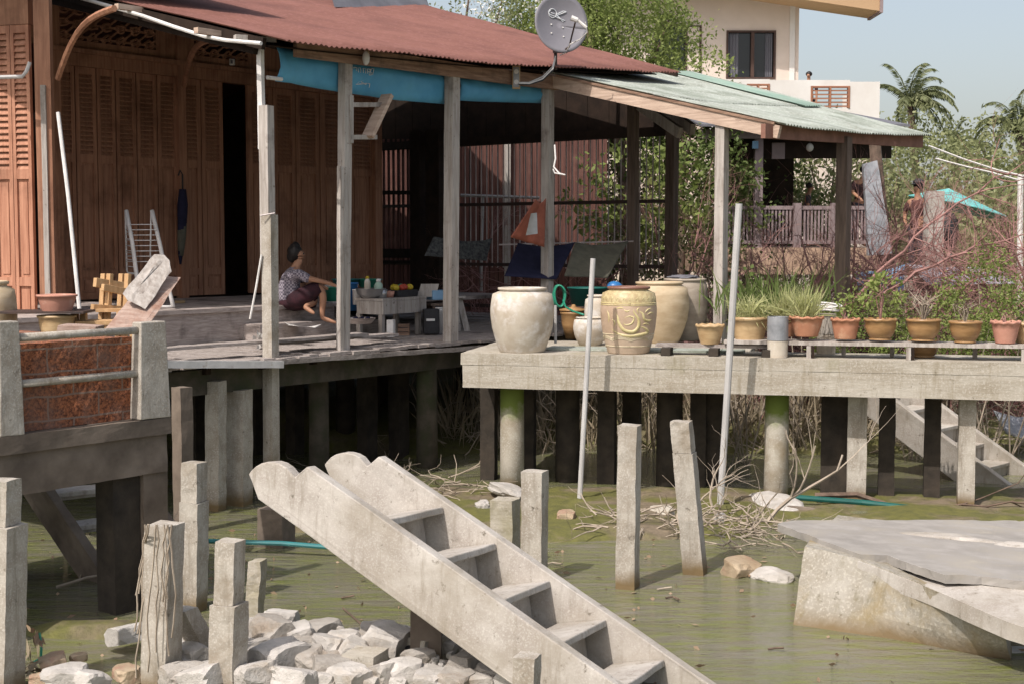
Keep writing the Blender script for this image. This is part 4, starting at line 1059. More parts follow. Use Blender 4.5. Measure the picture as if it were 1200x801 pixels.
for x, y, s_ in rub:
    Y = G(x, y + s_ * .25, .10).y; m_ = s_ * Y / F
    stone(x, y, Y, m_ * rr.uniform(.95, 1.45), m_ * rr.uniform(.75, 1.2), m_ * rr.uniform(.5, .85), 'pale jagged stone in the rubble heap below the fallen stair', group=RG, mat=rr.choice((m_stone, m_stone, m_stone, m_stoneb, m_stoneb)))
for k in range(60):
    x, y = rr.uniform(290, 600), rr.uniform(735, 800)
    if y < 735 + abs(x - 400) * .12: continue
    s_ = rr.uniform(9, 24); Y = G(x, y, .14).y; m_ = s_ * Y / F
    stone(x, y, Y, m_ * rr.uniform(.95, 1.5), m_ * rr.uniform(.8, 1.2), m_ * rr.uniform(.6, .85), 'small broken chip among the rubble below the fallen stair', group='small chips among the rubble stones', mat=rr.choice((m_stone, m_stone, m_stoneb)), amp=.5)
for x, y, s_ in ((62, 776, 34), (92, 770, 18), (75, 793, 46), (105, 796, 40), (150, 742, 40), (148, 790, 34), (50, 795, 24)):
    Y = G(x, y, .12).y; m_ = s_ * Y / F
    stone(x, y, Y, m_ * 1.2, m_, m_ * .6, 'dull stone on the muddy shore at bottom left', m_stone2 if s_ < 35 else m_stone, group='stones on the muddy shore at bottom left')
# hollow concrete pile lying under the stair
hp = thing('hollow_pile', 'mossy hollow concrete pile lying under the fallen stair beside the rubble', 'pile', P(520, 765, 9.3))
a, b_ = P(482, 765, 9.05), P(592, 742, 9.75); mb = MB(); mb.beam(a, b_, .22, .20); mb.rough(4, .014, 4); mb.build('shaft', m_quay, hp)
mb = MB(); d = (a - b_).normalized(); mb.tube([a - d * .01, a + d * .016], .055, 14); mb.build('hollow', m_black, hp)  # black disc painted on the end for the dark inside of the pile
stone(848, 696, 11.25, .34, .16, .07, 'flat pale stone slab tilted in the water before the leaning post', m_stone, 3, rz=-.6, name='flat_stone', amp=.2)
stone(868, 668, 11.75, .30, .24, .20, 'brown and pink rock in the water beside the leaning post', m_stone2, 5)
stone(905, 676, 11.6, .30, .2, .12, 'pale wedge stone in the water beside the broken slab', m_stone, 7, amp=.3)
stone(1180, 767, 9.6, .42, .22, .09, 'flat pale stone at the right edge in front of the broken slab', m_stone, 8, rz=0, name='flat_stone', amp=.2)
stone(566, 594, 14.6, .18, .16, .15, 'small round pale stone behind the pair of short posts', m_stone, 9)
stone(905, 592, 14.9, .75, .4, .16, 'flat pale stone at the foot of the right mossy round pile', m_stone, 10, name='flat_stone', amp=.3)
stone(598, 575, 15.3, .5, .4, .12, 'flat grey stone at the foot of the left mossy round pile', m_stone, 12, name='flat_stone', amp=.3)
stone(775, 604, 14.2, .27, .2, .2, 'grey violet stone in the driftwood behind the leaning post', m_quay, 13)
stone(845, 612, 13.9, .12, .1, .2, 'small white upright stone in the driftwood heap', m_stone, 14)
stone(664, 605, 14.0, .2, .2, .12, 'brown clod at the left end of the driftwood heap', m_stone2, 15)
stone(940, 597, 14.6, .36, .2, .08, 'dark flat stone beside the quay pile', m_cdark, 16, name='flat_stone')
stone(728, 618, 13.7, .25, .2, .1, 'brown clod behind the upright water post', m_stone2, 17)

# ------------------------------------------------------------------ broken slab block at right
blk = thing('broken_slab', 'big tilted concrete block with cracked grey crust in the water at right', 'concrete block', P(1060, 720, 10.2))
tp_ = [(942, 640, 10.6), (1010, 655, 10.2), (1075, 683, 9.72), (1135, 709, 9.3), (1172, 724, 9.05)]
bt_ = [(925, 765, 10.05), (1010, 776, 9.85), (1085, 786, 9.7), (1150, 790, 9.5), (1188, 785, 9.4)]
mb = MB(); fr_ = [[P(*p) for p in tp_], [P(a[0] * .5 + b_[0] * .5, a[1] * .5 + b_[1] * .5, a[2] * .5 + b_[2] * .5 - .02) for a, b_ in zip(tp_, bt_)], [P(*p) for p in bt_]]
mb.sheet(fr_, V((.7, 1.9, -.12))); mb.rough(4, .02, 3); mb.build('body', m_block, blk)
mb = MB(); mb.prism([P(1135, 735, 10.0), P(1300, 760, 10.0), P(1300, 800, 10.0), P(1135, 800, 10.0)], V((.3, 1.2, 0))); mb.build('core', m_cdark, blk)
e1_, e2_, e3_ = P(1012, 655, 10.2), P(1215, 686, 9.55), P(1100, 613, 12.0)
pn_ = (e2_ - e1_).cross(e3_ - e1_).normalized()
def CRp(px, py): d = ray(px, py); return CP + d * ((e1_ - CP).dot(pn_) / d.dot(pn_))
lip = [P(1005, 655, 10.2), P(1090, 687, 9.62), P(1180, 726, 8.95), P(1230, 742, 8.7), P(1235, 690, 9.5), P(1150, 672, 9.9), P(1060, 650, 10.6)]
mb = MB(); mb.prism([p - V((0, 0, .125)) for p in lip], V((0, 0, .115))); mb.rough(3, .006, 4); mb.build('ledge', m_conc, blk)
cr = [CRp(*p) for p in ((911, 617), (958, 635), (1008, 654), (1040, 655), (1062, 664), (1108, 678), (1150, 679), (1230, 690), (1230, 613.5), (1100, 612.5), (1000, 613), (930, 613.5))]
mb = MB(); mb.prism([p - V((0, 0, .03)) for p in cr], V((0, 0, .06))); mb.rough(5, .012, 7); mb.build('crust', M('crust', (.33, .31, .285), (.24, .225, .205), 4, .9, .5, .006, stain=(.36, .33, .28), sscale=2), blk)
stone(1098, 632, 11.3, .95, .34, .10, 'low ridge of crumbled mortar on top of the broken slab', m_conc, 21, rz=-.35, name='mortar_lump', amp=.3)
stone(1190, 643, 10.9, .3, .2, .05, 'thin pale flake lying on the broken slab crust at the edge', m_conc, 22, rz=-.2, name='mortar_flake', amp=.3)

# ------------------------------------------------------------------ driftwood and fallen branches
def twigheap(name, label, x0, x1, y0, y1, n, L, r, mat, seed, zmin=.03, vert=.25, kind='stuff', cat='driftwood', yz=None):
    rr = random.Random(seed); mb = MB()
    for i in range(n):
        px, py = rr.uniform(x0, x1), rr.uniform(y0, y1); p = G(px, py, .1) if yz is None else P(px, py, rr.uniform(*yz))
        if yz is None: p.z = rr.uniform(zmin, zmin + .12)
        d = V((rr.gauss(0, 1), rr.gauss(0, .6), rr.gauss(0, vert))).normalized()
        grow(mb, p, d, L * rr.uniform(.5, 1.3), r * rr.uniform(.7, 1.3), 1, rr, 2, .8, .0, .22, 4, 4)
    return tag(mb.build(name, mat), label, cat, kind=kind)
twigheap('driftwood', 'tangled pale driftwood twigs on the mud between the posts and the quay', 690, 900, 598, 620, 85, .34, .010, m_twigpale, 3)
twigheap('driftwood', 'thin pale driftwood twigs against the left corner of the broken slab', 840, 925, 618, 640, 40, .32, .008, m_twigpale, 4, zmin=.08)
def bough(label, px, py, Y, d, L, r, depth, seed, mat=m_twigpale, split=3, spread=.8, wig=.2, z=None):
    mb = MB(); p = P(px, py, Y); 
    if z is not None: p.z = z
    grow(mb, p, d, L, r, depth, random.Random(seed), split, spread, 0, wig, 5, 6)
    return tag(mb.build('dead_branch', mat), label, 'branch')
bough('pale forked dead branch sticking up beside the broken slab', 898, 612, 13.2, (.35, .1, 1), 1.0, .022, 2, 2)
bough('thin dead branch standing in the driftwood behind the leaning post', 840, 605, 14.0, (-.35, 0, .9), .6, .014, 2, 3)
bough('thin pale branch arching above the leaning post foot', 810, 600, 14.2, (.5, 0, .7), .6, .012, 2, 4)
bough('dark fallen branch lying along the shaded water under the quay at right', 955, 580, 15.0, (1, -.08, -.02), 2.6, .035, 2, 5, m_bark, 4, .5, .12)
bough('dark thin branch crossing before the stair behind the quay', 1070, 598, 14.8, (.9, -.1, .35), 1.5, .016, 2, 6, m_bark)
o = MB().tube([P(930, 582, 14.9), P(1010, 588, 14.8), P(1100, 598, 14.6), P(1185, 606, 14.4)], .03, 8).build('sunken_pipe', m_dkgreen); tag(o, 'dark teal pipe lying in the shaded water under the quay', 'pipe')
o = MB().tube([P(232, 633, 12.6), P(330, 636, 12.5), P(392, 641, 12.4)], .022, 8).build('sunken_pipe', m_teal); tag(o, 'thin teal pipe floating in the shaded water left of the fallen stair', 'pipe')
bough('curled pale branch floating in the shaded water under the landing', 66, 688, 11.2, (1, .2, 0), .75, .014, 1, 8, z=.03)
bough('small twig sticking up from the water by the landing stair', 92, 680, 11.6, (.5, 0, .6), .3, .008, 1, 9)
twigheap('drift_litter', 'pale reed litter drifting in the water under the porch', 330, 575, 545, 575, 60, .5, .008, m_twigpale, 12, zmin=.01, vert=.05)
mb = MB(); mb.tube([P(402, 712, 10.6), P(433, 739, 10.0)], .008, 5); o = mb.build('floating_stick', m_bark); tag(o, 'thin straight stick standing out of the water behind the rubble', 'stick')
mb = MB(); mb.obox(P(800, 552, 16.6), V((1.35, -.4, -.42)), V((.12, .3, 0)), V((0, 0, .03))); o = mb.build('corrugated_scrap', m_grey); tag(o, 'dark corrugated scrap sheet leaning in the water under the quay', 'sheet')
# dry reeds and vines on the bank behind the piles
rs = np.random.RandomState(8); n = 1500
X = rs.uniform(-.9, 6.2, n); Yy = rs.uniform(18.6, 20.4, n)
C = np.stack([X, Yy, np.array([ground_z(a, b_) for a, b_ in zip(X, Yy)])], 1)
o = quadcloud('dry_reeds', C, rs.normal(size=(n, 3)) * .35 + [0, 0, 1], .35 + .5 * rs.rand(n), .02 + .02 * rs.rand(n), m_reed, origin=(2, 19.5, .4)); tag(o, 'dry tan reeds on the bank seen between the quay piles', 'reeds', kind='stuff')
mb = MB(); rr = random.Random(17)
for i in range(150):
    x = rr.uniform(-1.2, 7.5); y = rr.uniform(18.3, 19.8); grow(mb, (x, y, ground_z(x, y) - .02), (rr.gauss(0, .8), rr.gauss(0, .3), rr.uniform(.2, 1)), rr.uniform(.5, 1.2), .011, 1, rr, 3, .9, -.03, .32, 4, 6)
tag(mb.build('dead_vines', m_twigpale), 'tangled dead vines on the bank behind the quay piles', 'vines', kind='stuff')

# floating bits
rs = np.random.RandomState(31); n = 420
X = rs.uniform(-4.5, 6, n); Yy = rs.uniform(8.5, 14, n); C = np.stack([X, Yy, np.full(n, .006) + .01 * rs.rand(n)], 1)
d = rs.normal(size=(n, 3)); d[:, 2] *= .05
o = quadcloud('floating_litter', C, d, .03 + .07 * rs.rand(n) ** 3, .02 + .02 * rs.rand(n), m_dry, origin=(0, 11, 0)); tag(o, 'dry leaf scraps floating on the murky water', 'litter', kind='stuff')
rr = random.Random(41)
for k, (x, y) in enumerate(((770, 690), (780, 700), (640, 660), (900, 760), (690, 770), (480, 690), (150, 690), (400, 700))):
    o = MB().tube([G(x, y, .015), G(x + 8, y - 1.5, .02), G(x + 14 + rr.random() * 8, y + rr.uniform(-4, 2), .03)], .008, 5).build('floating_twig', m_bark if k % 2 else m_twigpale); tag(o, 'small twig drifting on the open water', 'twig', 'small twigs drifting on the water')
# ------------------------------------------------------------------ big water jars
def jarprof(h, r, rim, foot, lip=.02):
    return [(foot * .96, 0), (foot, .02 * h), (foot + (r - foot) * .42, .18 * h), (foot + (r - foot) * .82, .38 * h), (r * .995, .56 * h), (r, .66 * h), (r * .975, .78 * h),
            (r * .86 + rim * .1, .90 * h), (rim * 1.0, .945 * h), (rim * 1.0, .955 * h), (rim + lip, .965 * h), (rim + lip, .995 * h), (rim, 1.0 * h), (rim - .02, .99 * h), (rim - .03, .9 * h), (rim * .9, .75 * h), (0.01, .6 * h)]
def jar(label, px, pyb, pyt, wpx, rimpx, footpx, mat, z=DECK, inset=None, dd=None):
    b_ = G(px, pyb, z); Y = b_.y + footpx * b_.y / F / 2 * .6; sc_ = Y / F
    c_ = P(px, 300, Y); c_.z = z; h_ = (pyb - pyt) * sc_ * 1.0
    t = thing('water_jar', label, 'jar', c_)
    mb = MB(); mb.lathe(c_, jarprof(h_, wpx * sc_ / 2, rimpx * sc_ / 2, footpx * sc_ / 2), 48); o = mb.build('body', mat, t, smooth=True)
    return t, c_, h_, wpx * sc_ / 2, o
t, c_, h_, r_, _ = jar('large whitewashed plain jar at the left end of the quay', 612, 413, 338, 75, 53, 54, m_jar)
t, c_, h_, r_, bod = jar('brown glazed jar with yellow dragon relief standing at the quay edge', 737, 414.5, 336.5, 66, 46, 49, m_glaze)
# glaze bands: ochre shoulder, brown belly, pale foot
m, nt, b = newmat('dragon_jar_glaze'); tc = nt.nodes.new('ShaderNodeNewGeometry'); sp = nt.nodes.new('ShaderNodeSeparateXYZ'); lk(nt, tc.outputs['Position'], sp.inputs[0])
f = noi(nt, coords(nt, (1, 1, 1)), 26, 4, .7); f2 = noi(nt, coords(nt, (1, 1, 2)), 6, 4)
base = mixc(nt, ramp(nt, f2, .35, .65), (.50, .375, .275), (.41, .295, .205)); och = mixc(nt, ramp(nt, f, .42, .58), (.50, .42, .23), (.38, .29, .155)); pale = mixc(nt, ramp(nt, f2, .35, .65), (.54, .43, .33), (.45, .345, .25))
z0 = c_.z
c = mixc(nt, ramp(nt, sp.outputs[2], z0 + h_ * .285, z0 + h_ * .295), pale, base); c = mixc(nt, ramp(nt, sp.outputs[2], z0 + h_ * .745, z0 + h_ * .755), c, och); c = mixc(nt, ramp(nt, sp.outputs[2], z0 + h_ * .955, z0 + h_ * .965), c, (.20, .10, .07))
lk(nt, c, b.inputs['Base Color']); b.inputs['Roughness'].default_value = .5; bump(nt, b, f, .3, .006)
bod.data.materials[0] = m
prof = jarprof(h_, r_, 46 / 66 * r_, 49 / 66 * r_)
def rj(f):
    for (ra, za), (rb, zb) in zip(prof, prof[1:]):
        if za <= f * h_ <= zb: return ra + (rb - ra) * (f * h_ - za) / max(1e-6, zb - za)
    return r_
def onJ(a, f, k=.0): r = rj(f) + k; return c_ + V((math.sin(a) * r, -math.cos(a) * r, f * h_))
def relief(pts, w_, mat, name):
    mb = MB(); n = len(pts)
    mb.tube([onJ(a, f, -w_ * .55) for a, f in pts], [w_ * (.45 + .55 * math.sin(math.pi * min(1, (i + .8) / n))) for i in range(n)], 7); return mb.build(name, mat, t, smooth=True)
def JX(x, y): return (math.asin(max(-1, min(1, (x - 365) / 268))), (735 - y) / 640)
def spl(pts, n=6):
    out = []; q = [pts[0]] + pts + [pts[-1]]
    for i in range(1, len(q) - 2):
        for k in range(n):
            t_ = k / n; out.append(tuple(.5 * (2 * q[i][c] + (q[i + 1][c] - q[i - 1][c]) * t_ + (2 * q[i - 1][c] - 5 * q[i][c] + 4 * q[i + 1][c] - q[i + 2][c]) * t_ ** 2 + (3 * q[i][c] - q[i - 1][c] - 3 * q[i + 1][c] + q[i + 2][c]) * t_ ** 3) for c in (0, 1)))
    return out + [pts[-1]]
for pts, w_, nm in (([(215, 330), (240, 370), (250, 430), (300, 500), (390, 515), (440, 470), (440, 400), (395, 330), (390, 290)], .026, 'dragon_body'),
                    ([(165, 480), (240, 535), (330, 555), (430, 550), (545, 525), (500, 480), (430, 465)], .024, 'dragon_body'), ([(440, 320), (480, 350), (500, 400), (545, 415), (580, 400)], .020, 'dragon_body'),
                    ([(300, 390), (350, 370), (395, 390), (370, 440), (310, 450), (295, 420)], .012, 'dragon_limb'), ([(500, 340), (530, 310), (570, 300)], .011, 'dragon_limb'), ([(520, 360), (560, 340), (590, 350)], .011, 'dragon_limb'), ([(440, 350), (425, 310), (450, 290)], .011, 'dragon_limb'),
                    ([(150, 320), (165, 380), (155, 440)], .011, 'dragon_limb'), ([(190, 400), (215, 430), (200, 470)], .011, 'dragon_limb'), ([(300, 310), (330, 325), (360, 310)], .011, 'dragon_limb'), ([(480, 450), (520, 440), (560, 460)], .011, 'dragon_limb'), ([(230, 300), (270, 290), (300, 300)], .010, 'dragon_limb')):
    relief(spl([JX(*p) for p in pts]), w_, m_relief, nm)
for f0 in (.295, .755, .73, .12):
    mb = MB(); mb.tube([onJ(a, f0, 0) for a in np.linspace(0, 2 * math.pi, 41)], .006, 5); mb.build('band', m_relief2 if f0 < .5 else m_relief, t, smooth=True)
for off in (0, .018, .036):
    mb = MB(); mb.tube([onJ(a, .20 + off + .035 * abs(math.sin(a * 4)), 0) for a in np.linspace(0, 2 * math.pi, 121)], .0045, 4); mb.build('wave_band', m_relief2, t)
for i in range(26): a = i * 2 * math.pi / 26; relief([(a - .05, .80), (a, .845), (a + .06, .80)], .007, m_relief, 'scroll')
jar('tan plain jar behind and right of the dragon jar', 773, 402, 331, 70, 52, 47, m_jartan)
t, c_, h_, r_, _ = jar('greyish jar topped with crumpled sheet, rearmost of the large jars', 803, 399, 327, 54, 46, 40, m_jargrey)
mb = MB(); mb.blob(c_ + V((-.02, 0, h_ + .015)), (.19, .17, .03), 5, .3, 3, 2); o = mb.build('crumpled_sheet', m_grey); tag(o, 'crumpled grey sheet lying on the rearmost jar', 'sheet')
jar('small round beige jar between the slim pole and the dragon jar', 692, 405, 372, 40, 30, 26, m_jar)
jar('small pale jar half hidden behind the small round beige jar', 702, 400, 346, 34, 24, 24, m_jar, dd=.4)
jar('big brown jar cut off by the left picture edge', -16, 434, 330, 66, 44, 44, m_jartan, z=DECK)
# tap pipe, hose, tubs behind
o = MB().tube([P(651, 402, 16.3), P(651, 358, 16.3)], .016, 8).build('stand_pipe', m_pole); tag(o, 'thin upright water pipe beside the whitewashed jar below the green hose', 'pipe')
hz = thing('green_hose', 'coiled green garden hose hanging from the porch post above the jars', 'hose', P(655, 350, 17.3))
mb = MB(); pts = []
for i in range(90):
    a = i / 90 * 2 * math.pi * 5; pts.append(P(654 + (6.5 + .5 * math.sin(i)) * math.cos(a) + i * .03, 347 + (12.5 + math.sin(i * .7)) * math.sin(a), 17.3 - .0014 * i))
mb.tube(pts, .011, 6); mb.build('coil', m_hose, hz, smooth=True)
mb = MB(); mb.tube([P(660, 352, 17.2), P(663, 360, 17.1), P(672, 365, 16.9), P(684, 369, 16.6)], .012, 6); mb.build('tail', m_hose, hz, smooth=True)
tb = thing('wash_table', 'dark iron wash stand carrying a dark green tub behind the small jars', 'table', P(690, 398, 18.6))
mb = MB(); mb.obox(P(664, 362, 18.3), V((.52, -.05, 0)), V((.05, .4, 0)), V((0, 0, .03))); mb.build('top', m_iron, tb)
for px, Y in ((666, 18.4), (680, 18.3), (704, 18.3), (708, 18.7)): a = P(px, 330, Y); mb = MB(); mb.tube([V((a.x, a.y, DECK)), V((a.x, a.y, P(px, 362, Y).z))], .014, 6); mb.build('leg', m_iron, tb)
cc = P(690, 361, 18.5); cc.z += .03; o = MB().lathe(cc, [(.22, 0), (.27, .22), (.285, .225), (.285, .24), (.26, .23), (.21, .02), (.01, .015)], 28).build('tub', m_dkgreen, smooth=True); tag(o, 'dark green plastic tub on the wash stand behind the small jars', 'tub')
o = MB().blob(P(720, 336, 18.3), (.10, .10, .07), 2, .05, 3).build('blue_basin', m_bucketblue, smooth=True); tag(o, 'bright blue upturned plastic bowl behind the dragon jar', 'bowl')
o = thing('brown_stool', 'brown clay pot under the wash stand beside the green hose tail', 'pot', P(672, 400, 17.9)); mb = MB(); mb.lathe(V((o.location.x, o.location.y, DECK)), [(.10, 0), (.15, .18), (.16, .30), (.17, .31), (.17, .34), (.14, .33), (.02, .2)], 24); mb.build('body', m_glaze, o, smooth=True); mb = MB(); mb.lathe(V((o.location.x, o.location.y, DECK + .345)), [(.18, 0), (.18, .02), (.03, .05), (.02, .08), (.01, .08)], 24); mb.build('lid', m_glaze, o, smooth=True)

# cloths drying
def cloth(name, label, pts, Ys, mat, thick=.012, nx=14, ny=10, amp=.03, seed=1, fr=2.0):
    """four corners tl tr br bl"""
    q = [P(x, y, Y) for (x, y), Y in zip(pts, Ys)]; rows = []
    for j in range(ny + 1):
        v = j / ny; rows.append([])
        for i in range(nx + 1):
            u = i / nx; p = q[0].lerp(q[1], u).lerp(q[3].lerp(q[2], u), v)
            p = p + V((0, -1, .2)) * amp * (noise.noise(V((u * fr * 2.2, v * fr * .8, seed))) + .5 * math.sin(u * 9 + seed)) - V((0, 0, .05)) * math.sin(math.pi * u) * (1 - v)
            rows[-1].append(p)
    mb = MB(); mb.sheet(rows, V((0, thick, 0))); o = mb.build(name, mat, smooth=True); tag(o, label, 'cloth'); return o
o = MB().tube([P(585, 287, 19.6), P(742, 283, 20.3)], .012, 6).build('drying_rail', m_wire); tag(o, 'thin rail holding the navy and grey cloths behind the jars', 'rail')
cloth('drying_cloth', 'dark navy cloth spread on a rail behind the whitewashed jar', [(607, 285), (674, 284), (652, 328), (591, 324)], [19.6, 19.9, 19.0, 18.8], m_navy, amp=.02)
cloth('drying_cloth', 'grey olive cloth spread on a rail beside the navy one', [(674, 284), (737, 282), (712, 326), (661, 324)], [19.9, 20.2, 19.4, 19.1], m_olive, amp=.025, seed=3)
cloth('hanging_towel', 'mottled dark grey towel hung over the porch rail beyond the third post', [(508, 277), (577, 280), (570, 306), (497, 300)], [20.3, 20.9, 20.7, 20.1], m_towel, amp=.05, seed=5, fr=3)
cloth('orange_jacket', 'orange jacket with a silvery panel hanging on the porch post', [(628, 234), (640, 232), (638, 290), (598, 278)], [18.6, 18.9, 18.8, 18.5], m_orange, thick=.05, amp=.03, seed=7)
jk = bpy.data.objects['orange_jacket']
mb = MB(); mb.prism([P(622, 250, 18.4), P(629, 249, 18.45), P(630, 274, 18.45), P(616, 276, 18.4)], V((0, .02, 0))); mb.rough(3, .006); mb.build('silver_panel', m_steel, jk)
o = MB().tube([P(650, 170, 17.6), P(651, 186, 17.55), P(649, 196, 17.5), P(655, 203, 17.45), P(662, 205, 17.4), P(650, 203, 17.4), P(648, 198, 17.4)], .010, 5).build('hanging_wire', m_white); tag(o, 'loose end of white wire tied to the porch post above the orange jacket', 'wire')

# ------------------------------------------------------------------ the woman
YW = 18.2
def wp(x, y, dy=0): return P(x, y, YW + dy)
wm = thing('person', 'black haired woman in checked shirt and maroon skirt sitting on the step', 'person', wp(340, 361))
js = [(wp(339, 352), (.125, .13)), (wp(338, 342), (.115, .13)), (wp(340, 330), (.12, .14)), (wp(344, 319), (.10, .12)), (wp(347, 312), .058), (wp(350.5, 304.5), .066), (wp(351, 298), (.105, .085)), (wp(349.5, 291.5), .064),   # 0-7
      (wp(348, 319, -.17), .058), (wp(362, 327, -.20), .042), (wp(369, 328, -.19), .035), (wp(382, 331, -.15), .029), (wp(392, 334.5, -.13), .022),             # 8-12 near arm
      (wp(398, 336.5, -.12), .017), (wp(346, 319, .17), .055), (wp(360, 332, .2), .04), (wp(376, 336, .2), .03), (wp(385, 339, .18), .02),       # 13 hand; 14-17 far arm
      (wp(346, 353, -.12), .088), (wp(375, 335, -.10), .062), (wp(379, 350, -.10), .052), (wp(377.5, 366, -.10), .036), (wp(378, 373, -.10), .034), (wp(390, 377, -.12), .024), (wp(395, 378.3, -.12), .016),   # 18-24 near leg
      (wp(346, 354, .1), .085), (wp(370, 352, .02), .06), (wp(361, 358, -.16), .04), (wp(357, 360, -.2), .035), (wp(366, 366, -.26), .026), (wp(369, 368, -.27), .016)]          # far leg folded, sole showing
ed = [(0, 1), (1, 2), (2, 3), (3, 4), (4, 5), (5, 6), (6, 7), (3, 8), (8, 9), (9, 10), (10, 11), (11, 12), (12, 13), (3, 14), (14, 15), (15, 16), (16, 17), (0, 18), (18, 19), (19, 20), (20, 21), (21, 22), (22, 23), (23, 24), (0, 25), (25, 26), (26, 27), (27, 28), (28, 29), (29, 30)]
k0 = len(js)                                              # fingers
for i, (fx, fy, dy) in enumerate(((404, 337.6, -.16), (405, 338.4, -.13), (404.5, 339, -.10), (403, 339.6, -.08), (398, 340, -.15))):
    js.append((wp(398.5 + .5 * (i < 4), 337 + i * .25, -.14 + i * .018), .009)); js.append((wp(fx, fy, dy), .0065)); ed += [(13, len(js) - 2), (len(js) - 2, len(js) - 1)]
js.append((wp(357.0, 299.5, -.01), .017)); ed.append((6, len(js) - 1))       # nose
js.append((wp(354.4, 304, 0), .048)); ed.append((5, len(js) - 1))          # chin and mouth
js.append((wp(348.8, 299.5, -.085), .014)); ed.append((6, len(js) - 1))      # ear
skin('body', js, ed, m_skin, wm, 2)
mb = MB(); mb.blob(wp(345.2, 296.0), (.098, .112, .115), 4, .12, 3, 2.6)
for px, py, s_ in ((342.4, 301.0, .066), (346.5, 289.5, .06)): mb.blob(wp(px, py), (s_, .08, s_ * 1.1), px, .15, 3)
mb.build('hair', m_hair, wm, smooth=True)
mb = MB(); mb.tube([wp(355.6, 297.4, -.045), wp(356.1, 297.5, -.035)], .009, 6); mb.build('eye', m_black, wm)
skin('shirt', [(wp(338.5, 358), (.165, .165)), (wp(337.5, 345), (.165, .17)), (wp(339, 330), (.16, .175)), (wp(344, 319.5), (.13, .15)), (wp(346.5, 313), .07), (wp(349, 320, -.17), .078), (wp(358, 325.5, -.19), .066), (wp(364, 328, -.195), .058), (wp(346.5, 320, .17), .076), (wp(358, 330, .19), .06)],
     [(0, 1), (1, 2), (2, 3), (3, 4), (3, 5), (5, 6), (6, 7), (3, 8), (8, 9)], m_shirt, wm, 2)
mb = MB(); mb.blob(wp(341, 355), (.175, .17, .10), 6, .08, 3)
mb.tube([wp(340, 354, -.08), wp(350, 350.5, -.115), wp(362, 343.5, -.11), wp(370, 338.8, -.10), wp(375, 336.5, -.10)], [.10, .122, .108, .096, .088], 14)
mb.tube([wp(342, 355, .06), wp(356, 354, .04), wp(369, 353, .02)], [.11, .105, .085], 12)
mb.tube([wp(360, 346, -.02), wp(366, 349, -.03), wp(371, 350, -.04)], [.10, .09, .06], 10)
mb.build('skirt', m_skirt, wm, smooth=True)

# ------------------------------------------------------------------ household things round her
st = thing('low_step', 'grey wooden box step under the seated woman\'s foot', 'step', P(370, 402, 17.4))
for (x0, x1, w_) in ((305, 424, 1.78), (412, 444, 1.85)):
    a, b_ = H(x0, 390, w_), H(x1, 390, w_); z1 = H(350, 378, w_).z
    mb = MB(); mb.obox(V((a.x, a.y, DECK)), (b_ - a) * V((1, 1, 0)).length / V((1, 1, 0)).length if False else V((b_.x - a.x, b_.y - a.y, 0)), N * .32, V((0, 0, (z1 if x0 < 400 else z1 - .03) - DECK))); mb.rough(3, .006); mb.build('box', m_step, st)
cloth('white_cloth', 'white cloth lying flat on the step below the woman\'s feet', [(333, 377), (378, 379.5), (370, 384), (338, 381.5)], [17.9, 17.75, 17.45, 17.45], m_white, amp=.012, thick=.01)
def pail(name, label, cat, px, pyb, pyt, wpx, Y, mat, taper=.85, handle=None, lid=None):
    sc_ = Y / F; c_ = P(px, pyb, Y); r = wpx * sc_ / 2; h_ = (pyb - pyt) * sc_; t = thing(name, label, cat, c_)
    mb = MB(); mb.lathe(c_, [(r * taper, 0), (r * .97, h_ * .93), (r * 1.05, h_ * .94), (r * 1.05, h_), (r * .95, h_ * .99), (r * .8, .02), (.01, .02)], 24); mb.build('body', mat, t, smooth=True)
    if handle: mb = MB(); mb.tube([c_ + V((r * 1.04 * math.cos(a), -.02, h_ * .93 - r * .7 * math.sin(a))) for a in np.linspace(0, math.pi, 9)], .005, 5); mb.build('handle', handle, t)
    if lid: mb = MB(); mb.lathe(c_ + V((0, 0, h_ + .002)), [(r * 1.07, 0), (r * 1.07, .015), (r * .9, .022), (.01, .022)], 24); mb.build('lid', lid, t, smooth=True)
    return t
pt = pail('paint_bucket', 'green and white bucket in front of the woman\'s knees', 'bucket', 391, 357, 336, 20, 18.9, m_green, handle=m_wire, lid=m_white)
mb = MB(); c_ = P(391, 347, 18.9); mb.lathe(V((c_.x, c_.y, c_.z - .11)), [(.108, 0), (.112, .04)], 24, capb=False); mb.build('band', m_white, pt)
tb = thing('low_table', 'low grey wooden table crowded with kitchen things beside the porch posts', 'table', H(455, 395, 1.2))
T0, T1, T2 = H(415.5, 350, 1.45), H(448.5, 351, .95), H(500, 345, 1.1)
Ztop = H(449, 350.5, .95).z
ta = V((T0.x, T0.y, Ztop)); tb_ = V((T1.x, T1.y, Ztop)); tc_ = V((T2.x, T2.y, Ztop))
ea, eb = ta - tb_, tc_ - tb_
mb = MB(); mb.obox(tb_ - V((0, 0, .03)), eb, ea, V((0, 0, .03))); mb.rough(3, .004); mb.build('top', m_post, tb)
en, em = eb.normalized(), ea.normalized()
mb = MB()
mb.obox(tb_ + en * .01 - V((0, 0, .20)), eb - en * .02, em * .025, V((0, 0, .165))); mb.obox(tb_ + em * .03 + en * .012 - V((0, 0, .20)), ea - em * .06, en * .025, V((0, 0, .165))); mb.rough(3, .004); mb.build('apron', m_post, tb)
for u_, v_ in ((.04, .06), (.86, .06), (.04, .85), (.86, .85)):
    p = tb_ + eb * u_ + ea * v_; mb = MB(); mb.obox(V((p.x, p.y, DECK)) - en * .02, en * .065, em * .065, V((0, 0, Ztop - .2 - DECK))); mb.rough(3, .004); mb.build('leg', m_post, tb)
def ontop(u_, v_): return tb_ + eb * u_ + ea * v_
